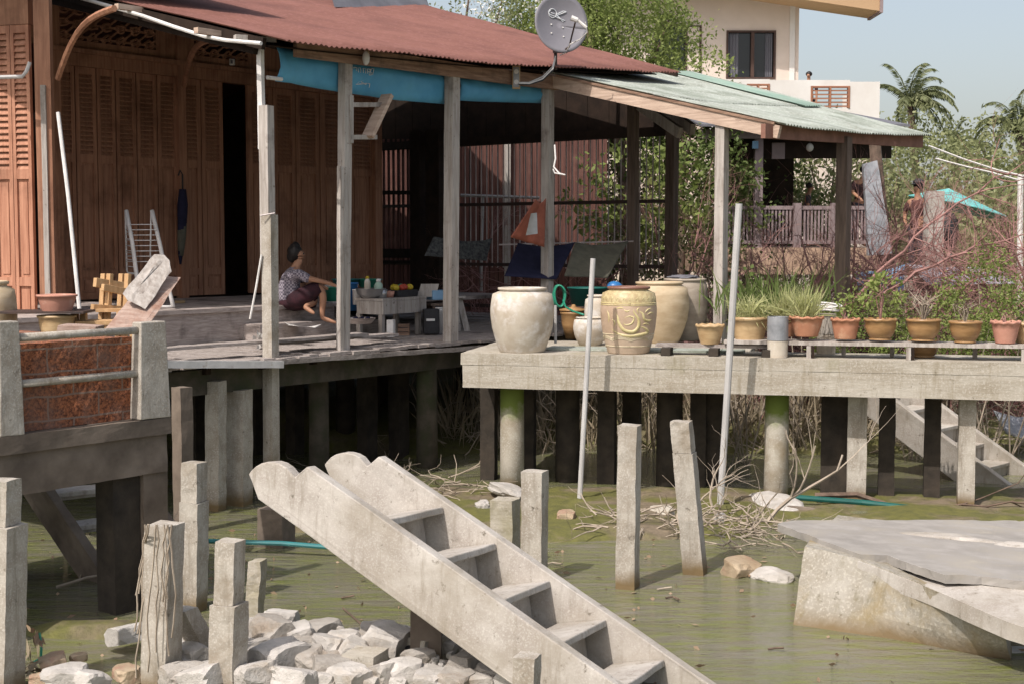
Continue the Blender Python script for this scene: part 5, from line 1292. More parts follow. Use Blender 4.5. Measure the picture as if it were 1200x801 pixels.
def ware(name, label, cat, p, prof, mat, extra=None):
    t = thing(name, label, cat, p) if extra else None
    o = MB().lathe(p, prof, 24).build('body' if extra else name, mat, t, smooth=True)
    if extra: MB().lathe(p + V((0, 0, extra[1])), extra[2], 16).build(extra[0], extra[3], t, smooth=True); return t
    return tag(o, label, cat)
ware('steel_bowl', 'wide grey metal bowl at the left end of the low table', 'bowl', ontop(.08, .55), [(.09, 0), (.17, .05), (.19, .12), (.2, .125), (.185, .12), (.16, .05), (.01, .02)], m_steel)
ware('steel_cup', 'pale metal cup beside the wide metal bowl', 'cup', ontop(.16, .30), [(.06, 0), (.075, .11), (.07, .11), (.05, .02), (.01, .02)], m_steel)
ware('sauce_bottle', 'pale green bottle with white cap on the low table', 'bottle', ontop(.22, .5), [(.055, 0), (.055, .17), (.025, .21)], M('pale_green', (.33, .44, .36), (.28, .4, .32), 5, .4, 0), ('cap', .205, [(.03, 0), (.03, .035), (.02, .04), (.01, .04)], m_white))
ware('sauce_bottle', 'pale bottle with yellow cap behind the metal bowl on the low table', 'bottle', ontop(.13, .75), [(.04, 0), (.04, .2), (.02, .25)], m_jar, ('cap', .245, [(.025, 0), (.022, .03), (.01, .035)], m_yellow))
ware('plastic_mug', 'white mug standing by the fruit tray', 'mug', ontop(.42, .85), [(.045, 0), (.05, .15), (.045, .15), (.035, .02), (.01, .02)], m_white)
ware('pink_box', 'small pink tub between the bottle and the fruit tray', 'tub', ontop(.40, .45), [(.07, 0), (.085, .08), (.08, .08), (.06, .02), (.01, .02)], m_terrap)
tr = thing('fruit_tray', 'dark tray of yellow and red fruit on the low table', 'tray', ontop(.72, .45))
mb = MB(); p = ontop(.72, .45); mb.obox(p - en * .24 - em * .12 + V((0, 0, .002)), en * .46, em * .24, V((0, 0, .085))); mb.build('tray', m_black, tr, bevel=.01)
for i, (u_, v_, mt) in enumerate(((-.17, -.02, m_yellow), (-.06, -.04, m_red), (.05, .0, m_red), (.14, -.03, m_yellow), (-.10, .07, m_yellow), (.08, .08, m_green))):
    mb = MB(); mb.blob(p + en * u_ + em * v_ + V((0, 0, .12)), (.05, .05, .045), i, .08, 2); mb.build('fruit', mt, tr, smooth=True)
pail('blue_pail', 'bright blue plastic pail between the second post and the low table', 'pail', 410, 364, 331, 20, 19.0, m_bucketblue, handle=m_wire)
pail('teal_basin', 'teal plastic basin stacked behind the blue pail', 'basin', 405, 340, 327, 32, 19.5, m_teal, .75)
pail('teal_basin', 'wide teal basin behind the metal bowl on the low table', 'basin', 433, 337, 327, 30, 19.6, m_green, .75)
pail('white_can', 'white plastic canister beside the black device under the porch', 'canister', 515, 391, 362, 10, 18.9, m_white, .98, lid=m_white)
pail('white_jug', 'white cup shaped pail at the left end of the low table', 'pail', 418, 357, 339, 10, 18.5, m_white, .9)
pb = H(457, 385, 1.0); o = MB().obox(P(453, 395, 17.7), V((.085, 0, 0)), V((.02, .08, 0)), V((0, 0, .215))).build('white_carton', m_white, bevel=.004); tag(o, 'upright white carton under the low table beside its leg', 'carton')
o = thing('black_appliance', 'black box appliance with pale label under the right end of the low table', 'appliance', P(505, 392, 18.6)); a = P(497, 391.5, 18.5); mb = MB(); mb.obox(a, V((.2, .03, 0)), V((-.03, .2, 0)), V((0, 0, .32))); mb.build('case', m_black, o, bevel=.01); mb = MB(); mb.obox(a + V((.03, -.012, .17)), V((.11, .016, 0)), V((0, .01, 0)), V((0, 0, .03))); mb.build('sticker', m_white, o)
o = thing('wooden_crate', 'small brown slatted crate under the low table', 'crate', P(472, 393, 18.6)); a = P(466, 393.5, 18.4)
for i in range(3): mb = MB(); mb.obox(a + V((0, 0, .055 * i)), V((.15, 0, 0)), V((0, .015, 0)), V((0, 0, .045))); mb.build('slat', m_beam, o)
for dx in (0, .13): mb = MB(); mb.obox(a + V((dx, .017, 0)), V((.02, 0, 0)), V((0, .14, 0)), V((0, 0, .16))); mb.build('side', m_beam, o)
o = MB().obox(P(507, 352, 18.9), V((.22, .1, 0)), V((-.1, .2, 0)), V((0, 0, .13))).build('blue_box', m_bluetarp, bevel=.01); tag(o, 'pale blue plastic box at the right end of the low table', 'box')
o = thing('blue_box_stand', 'dark wooden stand carrying the pale blue plastic box', 'stand', P(515, 392, 19.1))
mb = MB(); a = P(505, 356, 18.85); mb.obox(a - V((0, 0, .03)), V((.30, .12, 0)), V((-.12, .26, 0)), V((0, 0, .03))); mb.build('top', m_postdark, o)
for dx, dy in ((.02, .02), (.24, .12), (-.06, .22), (.16, .32)): q = a + V((dx, dy, 0)); mb = MB(); mb.obox(V((q.x, q.y, DECK)), V((.035, 0, 0)), V((0, .035, 0)), V((0, 0, a.z - .032 - DECK))); mb.build('leg', m_postdark, o)
o = thing('a_frame_trestle', 'grey slanted board trestle standing right of the third porch post', 'trestle', P(540, 390, 19.6))
for (xa, ya, xb, yb) in ((533, 350, 537, 390), (538, 350, 548, 390)): mb = MB(); mb.beam(P(xb, yb, 19.4), P(xa, ya, 19.5), .08, .03, side=V((1, .2, 0))); mb.build('leg', m_post, o)
mb = MB(); mb.beam(P(528, 349, 19.45), P(546, 348, 19.45), .12, .03); mb.build('top_board', m_post, o)
o = MB().obox(P(489, 348, 18.9), V((.24, .02, .0)), V((.05, .02, .17)), V((0, .02, 0))).build('tilted_board', m_post); tag(o, 'short grey board propped behind the fruit tray', 'board')
bs = thing('cluttered_basket', 'low basket of small dark bits beside the wooden step', 'basket', P(425, 384, 17.8))
mb = MB(); mb.lathe(P(422, 379, 17.75), [(.14, 0), (.2, .07), (.19, .07), (.12, .02), (.01, .02)], 20); mb.build('basket', m_step, bs)
for i in range(9): mb = MB(); mb.blob(P(413 + i * 2.3, 375 - (i % 3), 17.75 + .03 * (i % 2)), (.03, .03, .025), i, .3, 1); mb.build('bit', m_white if i % 3 == 0 else m_navy, bs)
# white shreds by the prop
rs = np.random.RandomState(3); o = quadcloud('paper_shreds', [P(300 + rs.rand() * 12, 398 + rs.rand() * 5, 16.2) for i in range(26)], rs.normal(size=(26, 3)) + [0, 0, 1], .12, .05, m_flower, origin=P(306, 402, 16.2)); tag(o, 'heap of white paper shreds beside the patched leftmost prop', 'paper')

# ------------------------------------------------------------------ left end of the porch
ra = thing('clothes_airer', 'white folding clothes airer with wire bars standing before the doors', 'clothes airer', P(175, 360, 17.3))
Ya = 17.1
def airer(pts, r, name, mat=m_white): mb = MB(); mb.tube([P(x, y, Y) for x, y, Y in pts], r, 7); return mb.build(name, mat, ra, smooth=True)
airer([(148, 247, 17.4), (155, 285, 17.2), (161, 330, 17.05), (171, 360, 16.95)], .026, 'leg'); airer([(178, 247, 17.4), (188, 290, 17.2), (197, 335, 17.05), (203, 360, 16.95)], .026, 'leg')
airer([(171, 359.5, 16.95), (203, 359.5, 16.95)], .016, 'foot_bar'); airer([(147, 248, 17.45), (148.5, 317, 17.7), (150, 320, 17.7), (160, 321, 17.65)], .012, 'side_frame')
airer([(177, 248, 17.45), (176, 300, 17.6), (188, 352, 17.8)], .010, 'side_frame')
for i in range(8):
    y = 263 + i * 6.2; airer([(147.5 + i * .1, y, 17.5), (152 + (y - 250) * .14, y + .4, 17.25), (181 + (y - 250) * .16, y + .2, 17.25)], .0055, 'wire_bar')
for i in range(6): airer([(148, 272 + i * 8, 17.55), (156, 273 + i * 8, 17.4)], .005, 'wire_bar')
ch = thing('wooden_chair', 'small pale yellow timber chair half hidden behind the broken plank', 'chair', P(130, 428, 14.0))
def cb2(a, b_, w_, h_, name, Y0=14.0, Y1=14.0): mb = MB(); mb.beam(P(*a, Y0), P(*b_, Y1), w_, h_); mb.build(name, m_newwood, ch, bevel=.004)
for (xt, xb, Y) in ((122, 116, 13.9), (129, 122, 13.88), (143, 137, 14.2), (150, 144, 14.18)): cb2((xb, 428), (xt, 321), .05, .05, 'post', Y, Y + .1)
cb2((111, 331), (143, 336), .05, .09, 'back_rail', 13.83, 14.1); cb2((120, 337), (152, 343), .045, .07, 'back_rail', 13.83, 14.1); cb2((108, 360), (150, 363), .06, .06, 'seat_rail', 13.8, 14.1)
mb = MB(); a = P(112, 366, 13.75); mb.obox(a, V((.40, .08, 0)), V((-.08, .38, 0)), V((0, 0, .03))); mb.build('seat', m_newwood, ch)
wb = thing('low_bench', 'low rough bench of pale yellow boards behind the planter', 'bench', P(125, 428, 13.5))
mb = MB(); a = P(88, 381, 13.4); mb.obox(a, V((.60, .1, 0)), V((-.05, .3, 0)), V((0, 0, .035))); mb.build('seat', m_newwood, wb)
for dx in (.03, .5): q = a + V((dx, .05, 0)); mb = MB(); mb.obox(V((q.x, q.y, DECK)), V((.05, 0, 0)), V((0, .2, 0)), V((0, 0, a.z - .002 - DECK))); mb.build('leg', m_newwood, wb)
for x in (88, 98, 150, 160): o = MB().box(P(x, 373, 13.6) , (.06, .07, .12)).build('wood_block', m_newwood, bevel=.005); tag(o, {88: 'leftmost small block of yellow wood on the low bench', 98: 'small block of yellow wood second from left on the low bench', 150: 'small block of yellow wood near the broken plank', 160: 'small block of yellow wood beneath the broken plank'}[x], 'wood block')
def bowlpot(name, label, px, pyb, pyt, wtop, wbot, Y, mat, cat='pot', ruffle=0, foot=False, soil=True, z=None):
    sc_ = Y / F; c_ = P(px, pyb, Y); h_ = (pyb - pyt) * sc_
    if z is not None: c_.z = z
    R, r = wtop * sc_ / 2, wbot * sc_ / 2; t = thing(name, label, cat, c_)
    k = .55 if not foot else .72
    pr = [(r, 0), (r * 1.02, .04 * h_)] + ([(r * .88, .1 * h_), (r * 1.05, .17 * h_)] if foot else []) + [(r + (R - r) * k * .7, .35 * h_), (r + (R - r) * k * 1.15, .62 * h_), (R * .94, .86 * h_), (R * 1.02, .88 * h_), (R * 1.02, .99 * h_), (R * .93, h_), (R * .88, .88 * h_)]
    mb = MB(); n = 40; mb.lathe(c_, pr, n)
    if ruffle:
        for i, v in enumerate(mb.v):
            rr_ = i // n
            if rr_ >= len(pr) - 4 and rr_ < len(pr) - 2 + 1:
                mb.v[i].z += ruffle * math.sin((i % n) * 2 * math.pi / n * 10) * h_
    mb.build('pot', mat, t, smooth=True)
    if soil: mb = MB(); mb.lathe(c_ + V((0, 0, .86 * h_)), [(R * .92, 0), (R * .5, .012), (.01, .015)], 20, capb=False); mb.build('soil', m_soil, t)
    return t, c_ + V((0, 0, .88 * h_)), R
bowlpot('clay_pot', 'wide pink clay pot on a board at far left, topmost of two', 67, 366, 345, 46, 32, 13.4, m_terrap)
bowlpot('clay_pot', 'wide tan clay pot below the board at far left, lower of two', 67, 394, 369, 44, 34, 13.4, m_tanpot)
o = MB().obox(P(-4, 368, 13.2), V((.80, .02, 0)), V((-.02, .45, 0)), V((0, 0, .02))).build('pot_board', m_iron); tag(o, 'dark thin board between the two clay pots at far left', 'board')
c_ = P(67, 394, 13.4); o = thing('pot_stand', 'low dark stand under the two clay pots at far left', 'stand', V((c_.x, c_.y, DECK))); mb = MB(); mb.box((c_.x, c_.y, c_.z - .022), (.36, .36, .04)); mb.build('top', m_postdark, o)
for dx, dy in ((-.14, -.14), (.14, -.14), (.14, .14), (-.14, .14)): mb = MB(); mb.obox((c_.x + dx - .02, c_.y + dy - .02, DECK), (.04, 0, 0), (0, .04, 0), (0, 0, c_.z - .044 - DECK)); mb.build('leg', m_postdark, o)
mb = MB(); mb.lathe(P(211, 361, 18.6), [(.055, 0), (.07, .09), (.075, .095), (.06, .09), (.01, .02)], 18); o = mb.build('small_bowl', m_tanpot, smooth=True); tag(o, 'small tan bowl on the platform beside the clothes airer', 'bowl')
um = thing('folded_umbrella', 'folded dark blue and green umbrella hanging on the post between the doors', 'umbrella', HW(T(213), WALLW - .2, 3))
def up(px, py): return H(px, py, WALLW - .16)
mb = MB(); mb.tube([up(214, 222), up(214, 240), up(213, 275), up(211.5, 298), up(211.5, 310)], [.05, .075, .06, .035, .015], 10); mb.build('canopy', m_navy, um, smooth=True)
mb = MB(); mb.tube([up(213.5, 262), up(212.8, 280), up(211.8, 300)], [.065, .06, .038], 10); mb.build('lining', m_olive, um, smooth=True)
mb = MB(); mb.tube([up(214, 222), up(214, 205), up(211, 200), up(209, 206)], .012, 6); mb.build('handle', m_black, um)

# ------------------------------------------------------------------ pots on the quay
BZ = P(1060, 402, Qpx(1060, .12).y).z
bench = thing('plank_bench', 'long grey plank bench on trestle legs carrying the flower pots along the quay', 'bench', Qpx(1040, .3))
a, b_ = Qpx(848, .16, BZ - .04), Qpx(1225, .16, BZ - .04)
for k, dd in ((0, 0), (1, .19)):
    mb = MB(); mb.obox(a + QN * dd, b_ - a, QN * .17, V((0, 0, .038))); mb.rough(5, .004, 3); mb.build('plank', m_post, bench)
for px in (945, 1062, 1197): 
    mb = MB(); q = Qpx(px, .10, DECK); mb.obox(q, QD * .045, QN * .05, V((0, 0, BZ - .045 - DECK))); mb.build('leg', m_post, bench)
    mb = MB(); mb.obox(q + QD * .05 + V((0, 0, .0)), QD * .03, QN * .05, V((0, 0, BZ - .043 - DECK))); mb.build('leg', m_dark, bench)
for px in (986, 1043, 1140): mb = MB(); mb.obox(Qpx(px, .50, DECK), QD * .045, QN * .05, V((0, 0, BZ - .045 - DECK))); mb.build('leg', m_post, bench)
b2 = thing('plank_bench', 'short low plank bench at the quay edge between dragon jar and tan pot', 'bench', Qpx(800, .3)); z2 = DECK + .12
mb = MB(); a, b_ = Qpx(768, .22, z2 - .035), Qpx(905, .22, z2 - .035); mb.obox(a, b_ - a, QN * .22, V((0, 0, .033))); mb.rough(4, .004); mb.build('plank', m_deck, b2)
for px in (774, 830, 892): mb = MB(); q = Qpx(px, .08, DECK); mb.obox(q, QD * .10, QN * .30, V((0, 0, z2 - .037 - DECK))); mb.rough(2, .004); mb.build('leg', m_darkpile, b2)
o = MB().obox(Qpx(640, .55, DECK + .003), QD * 2.2, QN * .35, V((0, 0, .022))).build('pale_board', m_lean); tag(o, 'pale greenish board lying flat on the quay behind the dragon jar', 'board')
leaflabels = {}
def blades(t, top_, R, n, L, w_, mat, seed, spread=.6, droop=.25, name='leaves', up_=1.0):
    rs = np.random.RandomState(seed); c_ = np.array(top_) + np.concatenate([rs.normal(size=(n, 2)) * R * .35, np.zeros((n, 1))], 1)
    d = rs.normal(size=(n, 3)) * spread + [0, 0, up_]; return quadcloud(name, c_, d, L * (.5 + .7 * rs.rand(n)), w_ * (.7 + .6 * rs.rand(n)), mat, t, droop=droop)
def shrublet(t, top_, h_, R, n, leaf, mat, seed, stems=5, smat=m_twig):
    rr = random.Random(seed); mb = MB()
    for i in range(stems): mb.tube([V(top_), V(top_) + V((rr.gauss(0, R * .3), rr.gauss(0, R * .3), h_ * .5)), V(top_) + V((rr.gauss(0, R * .6), rr.gauss(0, R * .6), h_ * rr.uniform(.7, 1)))], [.007, .005, .003], 4)
    mb.build('stems', smat, t)
    if n: crown('leaves', clumps_in(V(top_) + V((0, 0, h_ * .62)), (R, R, h_ * .4), 9, R * .25, R * .5, seed), n / (9 * (R * .38) ** 2), leaf, mat, t, seed)
YB = lambda px: Qpx(px, .28, BZ).y
t, tp, R = bowlpot('flower_pot', 'small shallow tan bowl pot with ruffled rim left of the pole', 832, 403, 380, 34, 22, Qpx(832, .3).y, m_tanpot, 'pot', .03); 
t, tp, R = bowlpot('flower_pot', 'large ringed tan pot with thin pale grass behind the tall pole', 878, 405, 371, 43, 30, Qpx(878, .42).y, m_tanpot, 'pot', 0); blades(t, tp, R, 220, .42, .013, m_grass, 1, .55, .35)
t, tp, R = bowlpot('flower_pot', 'small terracotta pot of tall pale grass left of the ruffled terracotta pot', 918, 394, 372, 34, 24, Qpx(918, .62).y, m_terra, 'pot', 0); blades(t, tp, R, 220, .46, .012, m_grass, 2, .4, .2)
t, tp, R = bowlpot('flower_pot', 'orange terracotta pot with ruffled rim and pale grass left of the coiled rope', 945, 394, 370.5, 40, 26, YB(945), m_terra, 'pot', .035); blades(t, tp, R, 260, .42, .012, m_grass, 3, .38, .15)
t, tp, R = bowlpot('flower_pot', 'orange terracotta pot with ruffled rim and small green plant beside the coiled rope', 990.5, 397, 373, 34, 24, YB(990), m_terra, 'pot', .035); shrublet(t, tp, .26, .12, 90, .045, m_leafA, 4)
t, tp, R = bowlpot('flower_pot', 'brown glazed pot with bushy yellow green plant right of the lean-to post', 1031.5, 398, 373, 38, 26, YB(1031), m_glaze, 'pot', .02, True); shrublet(t, tp, .50, .20, 240, .065, m_leafA, 5)
t, tp, R = bowlpot('flower_pot', 'brown glazed pot with dry pale twiggy plant', 1082, 399, 373.5, 40, 27, YB(1082), m_glaze, 'pot', 0, True); shrublet(t, tp, .34, .14, 0, .03, m_leafA, 6, 26, m_twigpale)
t, tp, R = bowlpot('flower_pot', 'brown glazed pot with faint sparse shoots second from the right edge', 1131, 401, 376, 38, 25, YB(1131), m_glaze, 'pot', 0, True); shrublet(t, tp, .26, .13, 60, .035, m_leafD, 7, 14, m_twigpale)
t, tp, R = bowlpot('flower_pot', 'pink terracotta pot with ruffled rim near the right picture edge', 1178, 402, 376, 34, 22, YB(1178), m_terrap, 'pot', .035); shrublet(t, tp, .10, .1, 40, .03, m_dry, 8, 4)
t, tp, R = bowlpot('flower_pot', 'tan pot cut off by the right picture edge', 1204, 402, 378, 34, 24, Qpx(1204, .45, BZ).y, m_tanpot, 'pot', .02); shrublet(t, tp, .4, .15, 90, .05, m_leafB, 9)
t, tp, R = bowlpot('flower_pot', 'empty brown glazed pot standing on the quay under the bench', 1082, 419, 400, 36, 27, Qpx(1082, .55).y, m_glaze, 'pot', 0, True, z=DECK + .002)
def drum(label, px, pyt, wpx, d, h1, mats):
    c_ = Qpx(px, d); r = wpx * c_.y / F / 2; zt = P(px, pyt, c_.y).z; t = thing('concrete_cylinder', label, 'cylinder', c_); zm = DECK + (zt - DECK) * h1
    MB().lathe(c_, [(r * .98, .002), (r, zm - DECK - .004)], 28, .004, True, True).build('lower_section', mats[0], t, smooth=False); MB().lathe(c_ + V((0, 0, zm - DECK)), [(r * 1.03, 0), (r * 1.03, zt - zm), (r * .85, zt - zm), (r * .8, zt - zm - .06), (.01, zt - zm - .06)], 28, .004).build('upper_section', mats[1], t)
drum('pale concrete cylinder of two sections at the quay edge left of the terracotta pots', 911, 371, 24, .16, .42, (m_jar, m_tin))
drum('pale concrete cylinder behind the bench under the coiled rope', 968, 368, 22, .75, .5, (m_jar, m_conc))
c_ = Qpx(968, .75); zt = P(968, 367, c_.y).z; mb = MB(); pts = [c_ + V((math.cos(a) * (.17 + .015 * math.sin(a * 1.7)) - .02, math.sin(a) * .15, zt - DECK + .02 + .012 * a / 6.28 + .06 * max(0, math.sin(a * .5 + .6)))) for a in np.linspace(0, 6.28 * 4, 90)]
o = mb.tube(pts, .011, 6).build('coiled_rope', m_white, smooth=True); tag(o, 'coil of white rope lying on the concrete cylinder between terracotta pots', 'rope')
# ------------------------------------------------------------------ bank plants behind the quay
def bush(name, label, c_, R, nclump, per, leaf, mat, seed, cat='shrub', stems=6, group=None, smat=m_twigpale, r0=.22, r1=.42):
    t = thing(name, label, cat, V((c_[0], c_[1], ground_z(c_[0], c_[1]))), group); rr = random.Random(seed); mb = MB(); base = V(t.location) - V((0, 0, .05))
    cl = clumps_in(c_, R, nclump, min(R) * r0, min(R) * r1, seed)
    for i in range(stems):
        q = cl[i % len(cl)][0]; mid = base.lerp(q, .5) + V((rr.gauss(0, .1), rr.gauss(0, .1), .1)); mb.tube([base + V((rr.gauss(0, R[0] * .25), rr.gauss(0, .1), 0)), mid, q], [.012, .009, .005], 5)
    mb.build('stems', smat, t); crown('leaves', cl, per, leaf, mat, t, seed); return t
bk = [(1010, 395, 17.5, .60, 'bright green weedy shrub behind the bush pot'), (1120, 400, 17.4, .66, 'bright green weedy shrub behind the twiggy pot'), (1165, 360, 17.8, .80, 'bright green weedy shrub reaching above the pots near the right edge'),
      (1200, 395, 17.4, .75, 'bright green weedy shrub at the right picture edge behind the last pots'), (1070, 385, 18.0, .55, 'thin grey green weedy shrub behind the glazed pots')]
for i, (px, py, Y, r, lab) in enumerate(bk): bush('weedy_shrub', lab, P(px, py, Y), (r, .5, r * .85), 24, 3600, .048, m_leafA if i != 4 else m_leafD, 40 + i, group='weedy shrubs behind the pots', r0=.25, r1=.5)
bush('dark_shrub', 'dark spiky green plant behind the tan pot and tall grey pole', P(868, 350, 17.6), (.45, .4, .45), 12, 420, .10, m_leafB, 51)
t = thing('grassy_clump', 'tall dark grassy clump behind the terracotta grass pots', 'plant', P(912, 372, 17.2)); blades(t, P(905, 372, 17.2), .9, 330, .75, .02, m_leafB, 6, .35, .2)
bush('low_weeds', 'low dry green weeds behind the quay between the pole and the lean-to post', P(935, 345, 18.6), (1.3, .5, .5), 18, 420, .055, m_leafD, 52)
bush('low_weeds', 'low green weeds under the railing platform left of the pole', P(850, 330, 20.5), (.8, .6, .9), 16, 330, .07, m_leafB, 53)
# broad-leaved bush behind the end fence
bush('leafy_bush', 'sunlit broad leaved bush behind the thin railing rods', P(752, 228, 25.5), (1.45, .9, 1.05), 40, 420, .15, m_leafA, 60, r0=.2, r1=.36)
bush('leafy_bush', 'dense green bush right of the railing under the lean-to roof', P(835, 225, 26.5), (1.0, .9, 1.3), 44, 700, .10, m_leafB, 61)
bush('leafy_bush', 'low mottled green bush behind the navy and grey cloths', P(745, 290, 25.0), (1.6, .8, .65), 30, 600, .08, m_leafD, 62)
# bare thorny shrubs
def bare(label, px, py, Y, L, r, depth, seed, dirs, split=4, spread=.8, up=-.01, wig=.13, mat=m_twig):
    t = thing('bare_shrub', label, 'shrub', P(px, py, Y), 'leafless reddish thorn shrubs'); rr = random.Random(seed)
    for i, d in enumerate(dirs):
        mb = MB(); st_ = P(px, py, Y) + V((rr.gauss(0, .12), rr.gauss(0, .1), -.2)); gz_ = ground_z(st_.x, st_.y)
        if st_.z > gz_: mb.tube([V((st_.x + rr.gauss(0, .1), st_.y, gz_ - .05)), st_.lerp(V((st_.x, st_.y, gz_)), .5) + V((rr.gauss(0, .04), 0, 0)), st_], [r * 1.2, r * 1.1, r], 6)
        grow(mb, st_, d, L * rr.uniform(.8, 1.1), r, depth, rr, split, spread, up, wig, 6, 6, .58); mb.build('limb', mat, t)
bare('leafless reddish thorn shrub spreading behind the lean-to corner post', 985, 372, 18.9, 1.7, .022, 4, 1, [(.8, -.1, .8), (1, .2, .45), (-.6, .2, .8), (.15, .1, .9)])
bare('leafless reddish thorn shrub at right reaching over the grey sheet', 1090, 372, 19.4, 1.7, .024, 4, 2, [(1, .1, .5), (1, -.1, .3), (-.8, .2, .6), (.3, .2, .8), (-1, 0, .35)])
bare('leafless reddish thorn shrub beyond the right picture edge', 1240, 372, 19.0, 1.9, .030, 4, 3, [(-1, .1, .5), (-.7, .1, .8), (-1, .2, .2), (-.9, 0, .35)])
bare('leafless reddish thorn shrub left of the lean-to corner post', 905, 372, 19.8, 1.6, .020, 4, 4, [(-.5, .1, .9), (.5, .1, .8), (.1, .3, .9), (1, 0, .6)])
bare('leafless reddish thorn shrub behind the navy cloth', 690, 345, 24.6, 1.5, .018, 4, 5, [(-.6, .1, .9), (.5, .1, 1), (.9, 0, .45), (-.9, 0, .4)], up=.02)
bare('leafless reddish thorn shrub behind the mottled towel', 575, 352, 24.8, 1.5, .018, 4, 6, [(-.5, .1, 1), (.6, .1, .9), (.1, .2, 1), (-1, .1, .3)], up=.02)
bare('leafless reddish thorn shrub right of the end railing', 800, 345, 24.4, 1.7, .020, 4, 7, [(-.4, .1, 1), (.5, .1, 1), (1, .1, .6), (.1, 0, 1)], up=.01)
bare('leafless reddish thorn shrub behind the railing of the pavilion', 1050, 335, 22.4, 1.6, .020, 4, 8, [(-.8, .1, .6), (.6, .1, .7), (1, .1, .4), (-.2, 0, .9)])
for k, (a, b_, c_, Y) in enumerate((((1000, 352), (1090, 262), (1200, 190), 18.6), ((1010, 360), (1110, 300), (1215, 268), 18.4), ((1050, 366), (1130, 335), (1215, 290), 18.5))):
    mb = MB(); rr = random.Random(90 + k); A, Bm, Cm = P(*a, Y), P(*b_, Y), P(*c_, Y); pts = [A.lerp(Bm, i / 6) if i <= 6 else Bm.lerp(Cm, (i - 6) / 6) for i in range(13)]; pts = [p + V((rr.gauss(0, .02), rr.gauss(0, .03), rr.gauss(0, .025))) for p in pts]
    mb.tube(pts, [.026 - .0016 * i for i in range(13)], 6)
    for i in range(2, 12):
        for q in range(2): grow(mb, pts[i], (rr.gauss(.4, .7), rr.gauss(0, .5), rr.gauss(.15, .6)), rr.uniform(.4, .9), .009, 2, rr, 3, .8, 0, .15, 4, 5)
    tag(mb.build('bare_bough', m_twig), ('topmost', 'middle', 'lowest')[k] + ' long reddish bare bough reaching right over the flower pots', 'branch')
mb = MB(); rr = random.Random(77)
for i in range(260):
    px = rr.uniform(540, 850); p = P(px, 350, rr.uniform(23.6, 25.2)); p.z = ground_z(p.x, p.y); grow(mb, p, (rr.gauss(0, .6), rr.gauss(0, .2), 1), rr.uniform(.6, 1.6), .010, 1, rr, 3, .8, -.02, .22, 4, 5)
tag(mb.build('dry_thicket', m_twig), 'thicket of thin reddish dry stems beyond the porch railing', 'thicket', kind='stuff')
mb = MB()
for i in range(1000):
    px = rr.uniform(860, 1215); p = P(px, 350, rr.uniform(19.8, 23)); p.z = ground_z(p.x, p.y); grow(mb, p, (rr.gauss(0, .9), rr.gauss(0, .3), 1), rr.uniform(.8, 2.6), .009, 1, rr, 3, .9, -.03, .2, 4, 5)
tag(mb.build('dry_thicket', m_twig), 'thicket of thin reddish dry stems in front of the railed platform', 'thicket', kind='stuff')
# neighbour's board shed beyond the fence
shed = thing('board_shed', 'rusty brown board shed standing beyond the porch end fence', 'shed', P(600, 360, 27))
YS = 27.0; a, b_ = P(436, 300, YS), P(708, 300, YS); zt = P(600, 120, YS).z
x = a.x; i = 0; mb = MB()
rr = random.Random(9)
while x < b_.x:
    wd = rr.uniform(.13, .2); mb.obox(V((x, YS + rr.uniform(0, .02), .6)), V((wd - .012, 0, 0)), V((0, .03, 0)), V((0, 0, zt - .6 + rr.uniform(-.05, 0)))); x += wd
mb.build('board_wall', m_shed, shed)
mb = MB(); mb.obox(V((a.x, YS + .06, .6)), V((b_.x - a.x, 0, 0)), V((0, .05, 0)), V((0, 0, zt - .7))); mb.build('backing_wall', m_dark, shed)
mb = MB(); mb.obox(V((b_.x - .03, YS + .12, .6)), V((.03, 0, 0)), V((0, 3, 0)), V((0, 0, zt - .6))); mb.build('board_wall', m_shed, shed)
mb = MB(); mb.obox(V((a.x - .2, YS - .3, zt)), V((b_.x - a.x + .4, 0, 0)), V((0, 3.6, .5)), V((0, 0, .03))); mb.build('roof', m_grey, shed)
for px in (591,): p = P(px, 300, YS - .1); mb = MB(); mb.obox(V((p.x, p.y, .6)), V((.12, 0, 0)), V((0, .09, 0)), V((0, 0, zt - .65))); mb.build('post', m_post, shed)
o = MB().tube([P(540, 229, 25.4), P(632, 232, 25.2)], .03, 6).build('grey_rail', m_pole); tag(o, 'grey horizontal pipe rail beyond the porch fence', 'pipe')
o = MB().tube([P(566, 230, 25.38), P(564, 300, 25.38), P(564, 345, 25.38)], .03, 6).build('grey_upright', m_pole); tag(o, 'grey upright pipe below the horizontal rail beyond the fence', 'pipe')

# ------------------------------------------------------------------ railed platform and pavilion at right
pav = thing('railed_pavilion', 'roofed waterside platform with mauve railing behind the bare shrubs', 'pavilion', P(950, 340, 27))
YPf = 26.5
a, b_ = P(832, 290.5, YPf), P(1030, 290.5, YPf); zb = P(900, 322, YPf).z
mb = MB(); mb.obox(V((a.x, YPf, zb)), V((b_.x - a.x, 0, 0)), V((0, 6, 0)), V((0, 0, a.z - zb))); mb.rough(4, .01, 2); mb.build('platform', m_peach, pav)
for px in (850, 905, 960, 1012): p = P(px, 330, YPf + .3); mb = MB(); mb.obox(V((p.x - .12, p.y, 0)), V((.24, 0, 0)), V((0, .24, 0)), V((0, 0, zb))); mb.build('leg', m_peach, pav)
z0, z1 = a.z, P(900, 243.5, YPf).z; xL, xR = P(836, 260, YPf).x, P(1038, 260, YPf).x
for z, h_ in ((z1, .07), (z0 + .10, .06)): mb = MB(); mb.obox(V((xL, YPf + .1, z - h_ / 2)), V((xR - xL, 0, 0)), V((0, .06, 0)), V((0, 0, h_))); mb.build('rail', m_mauve, pav)
n = 48
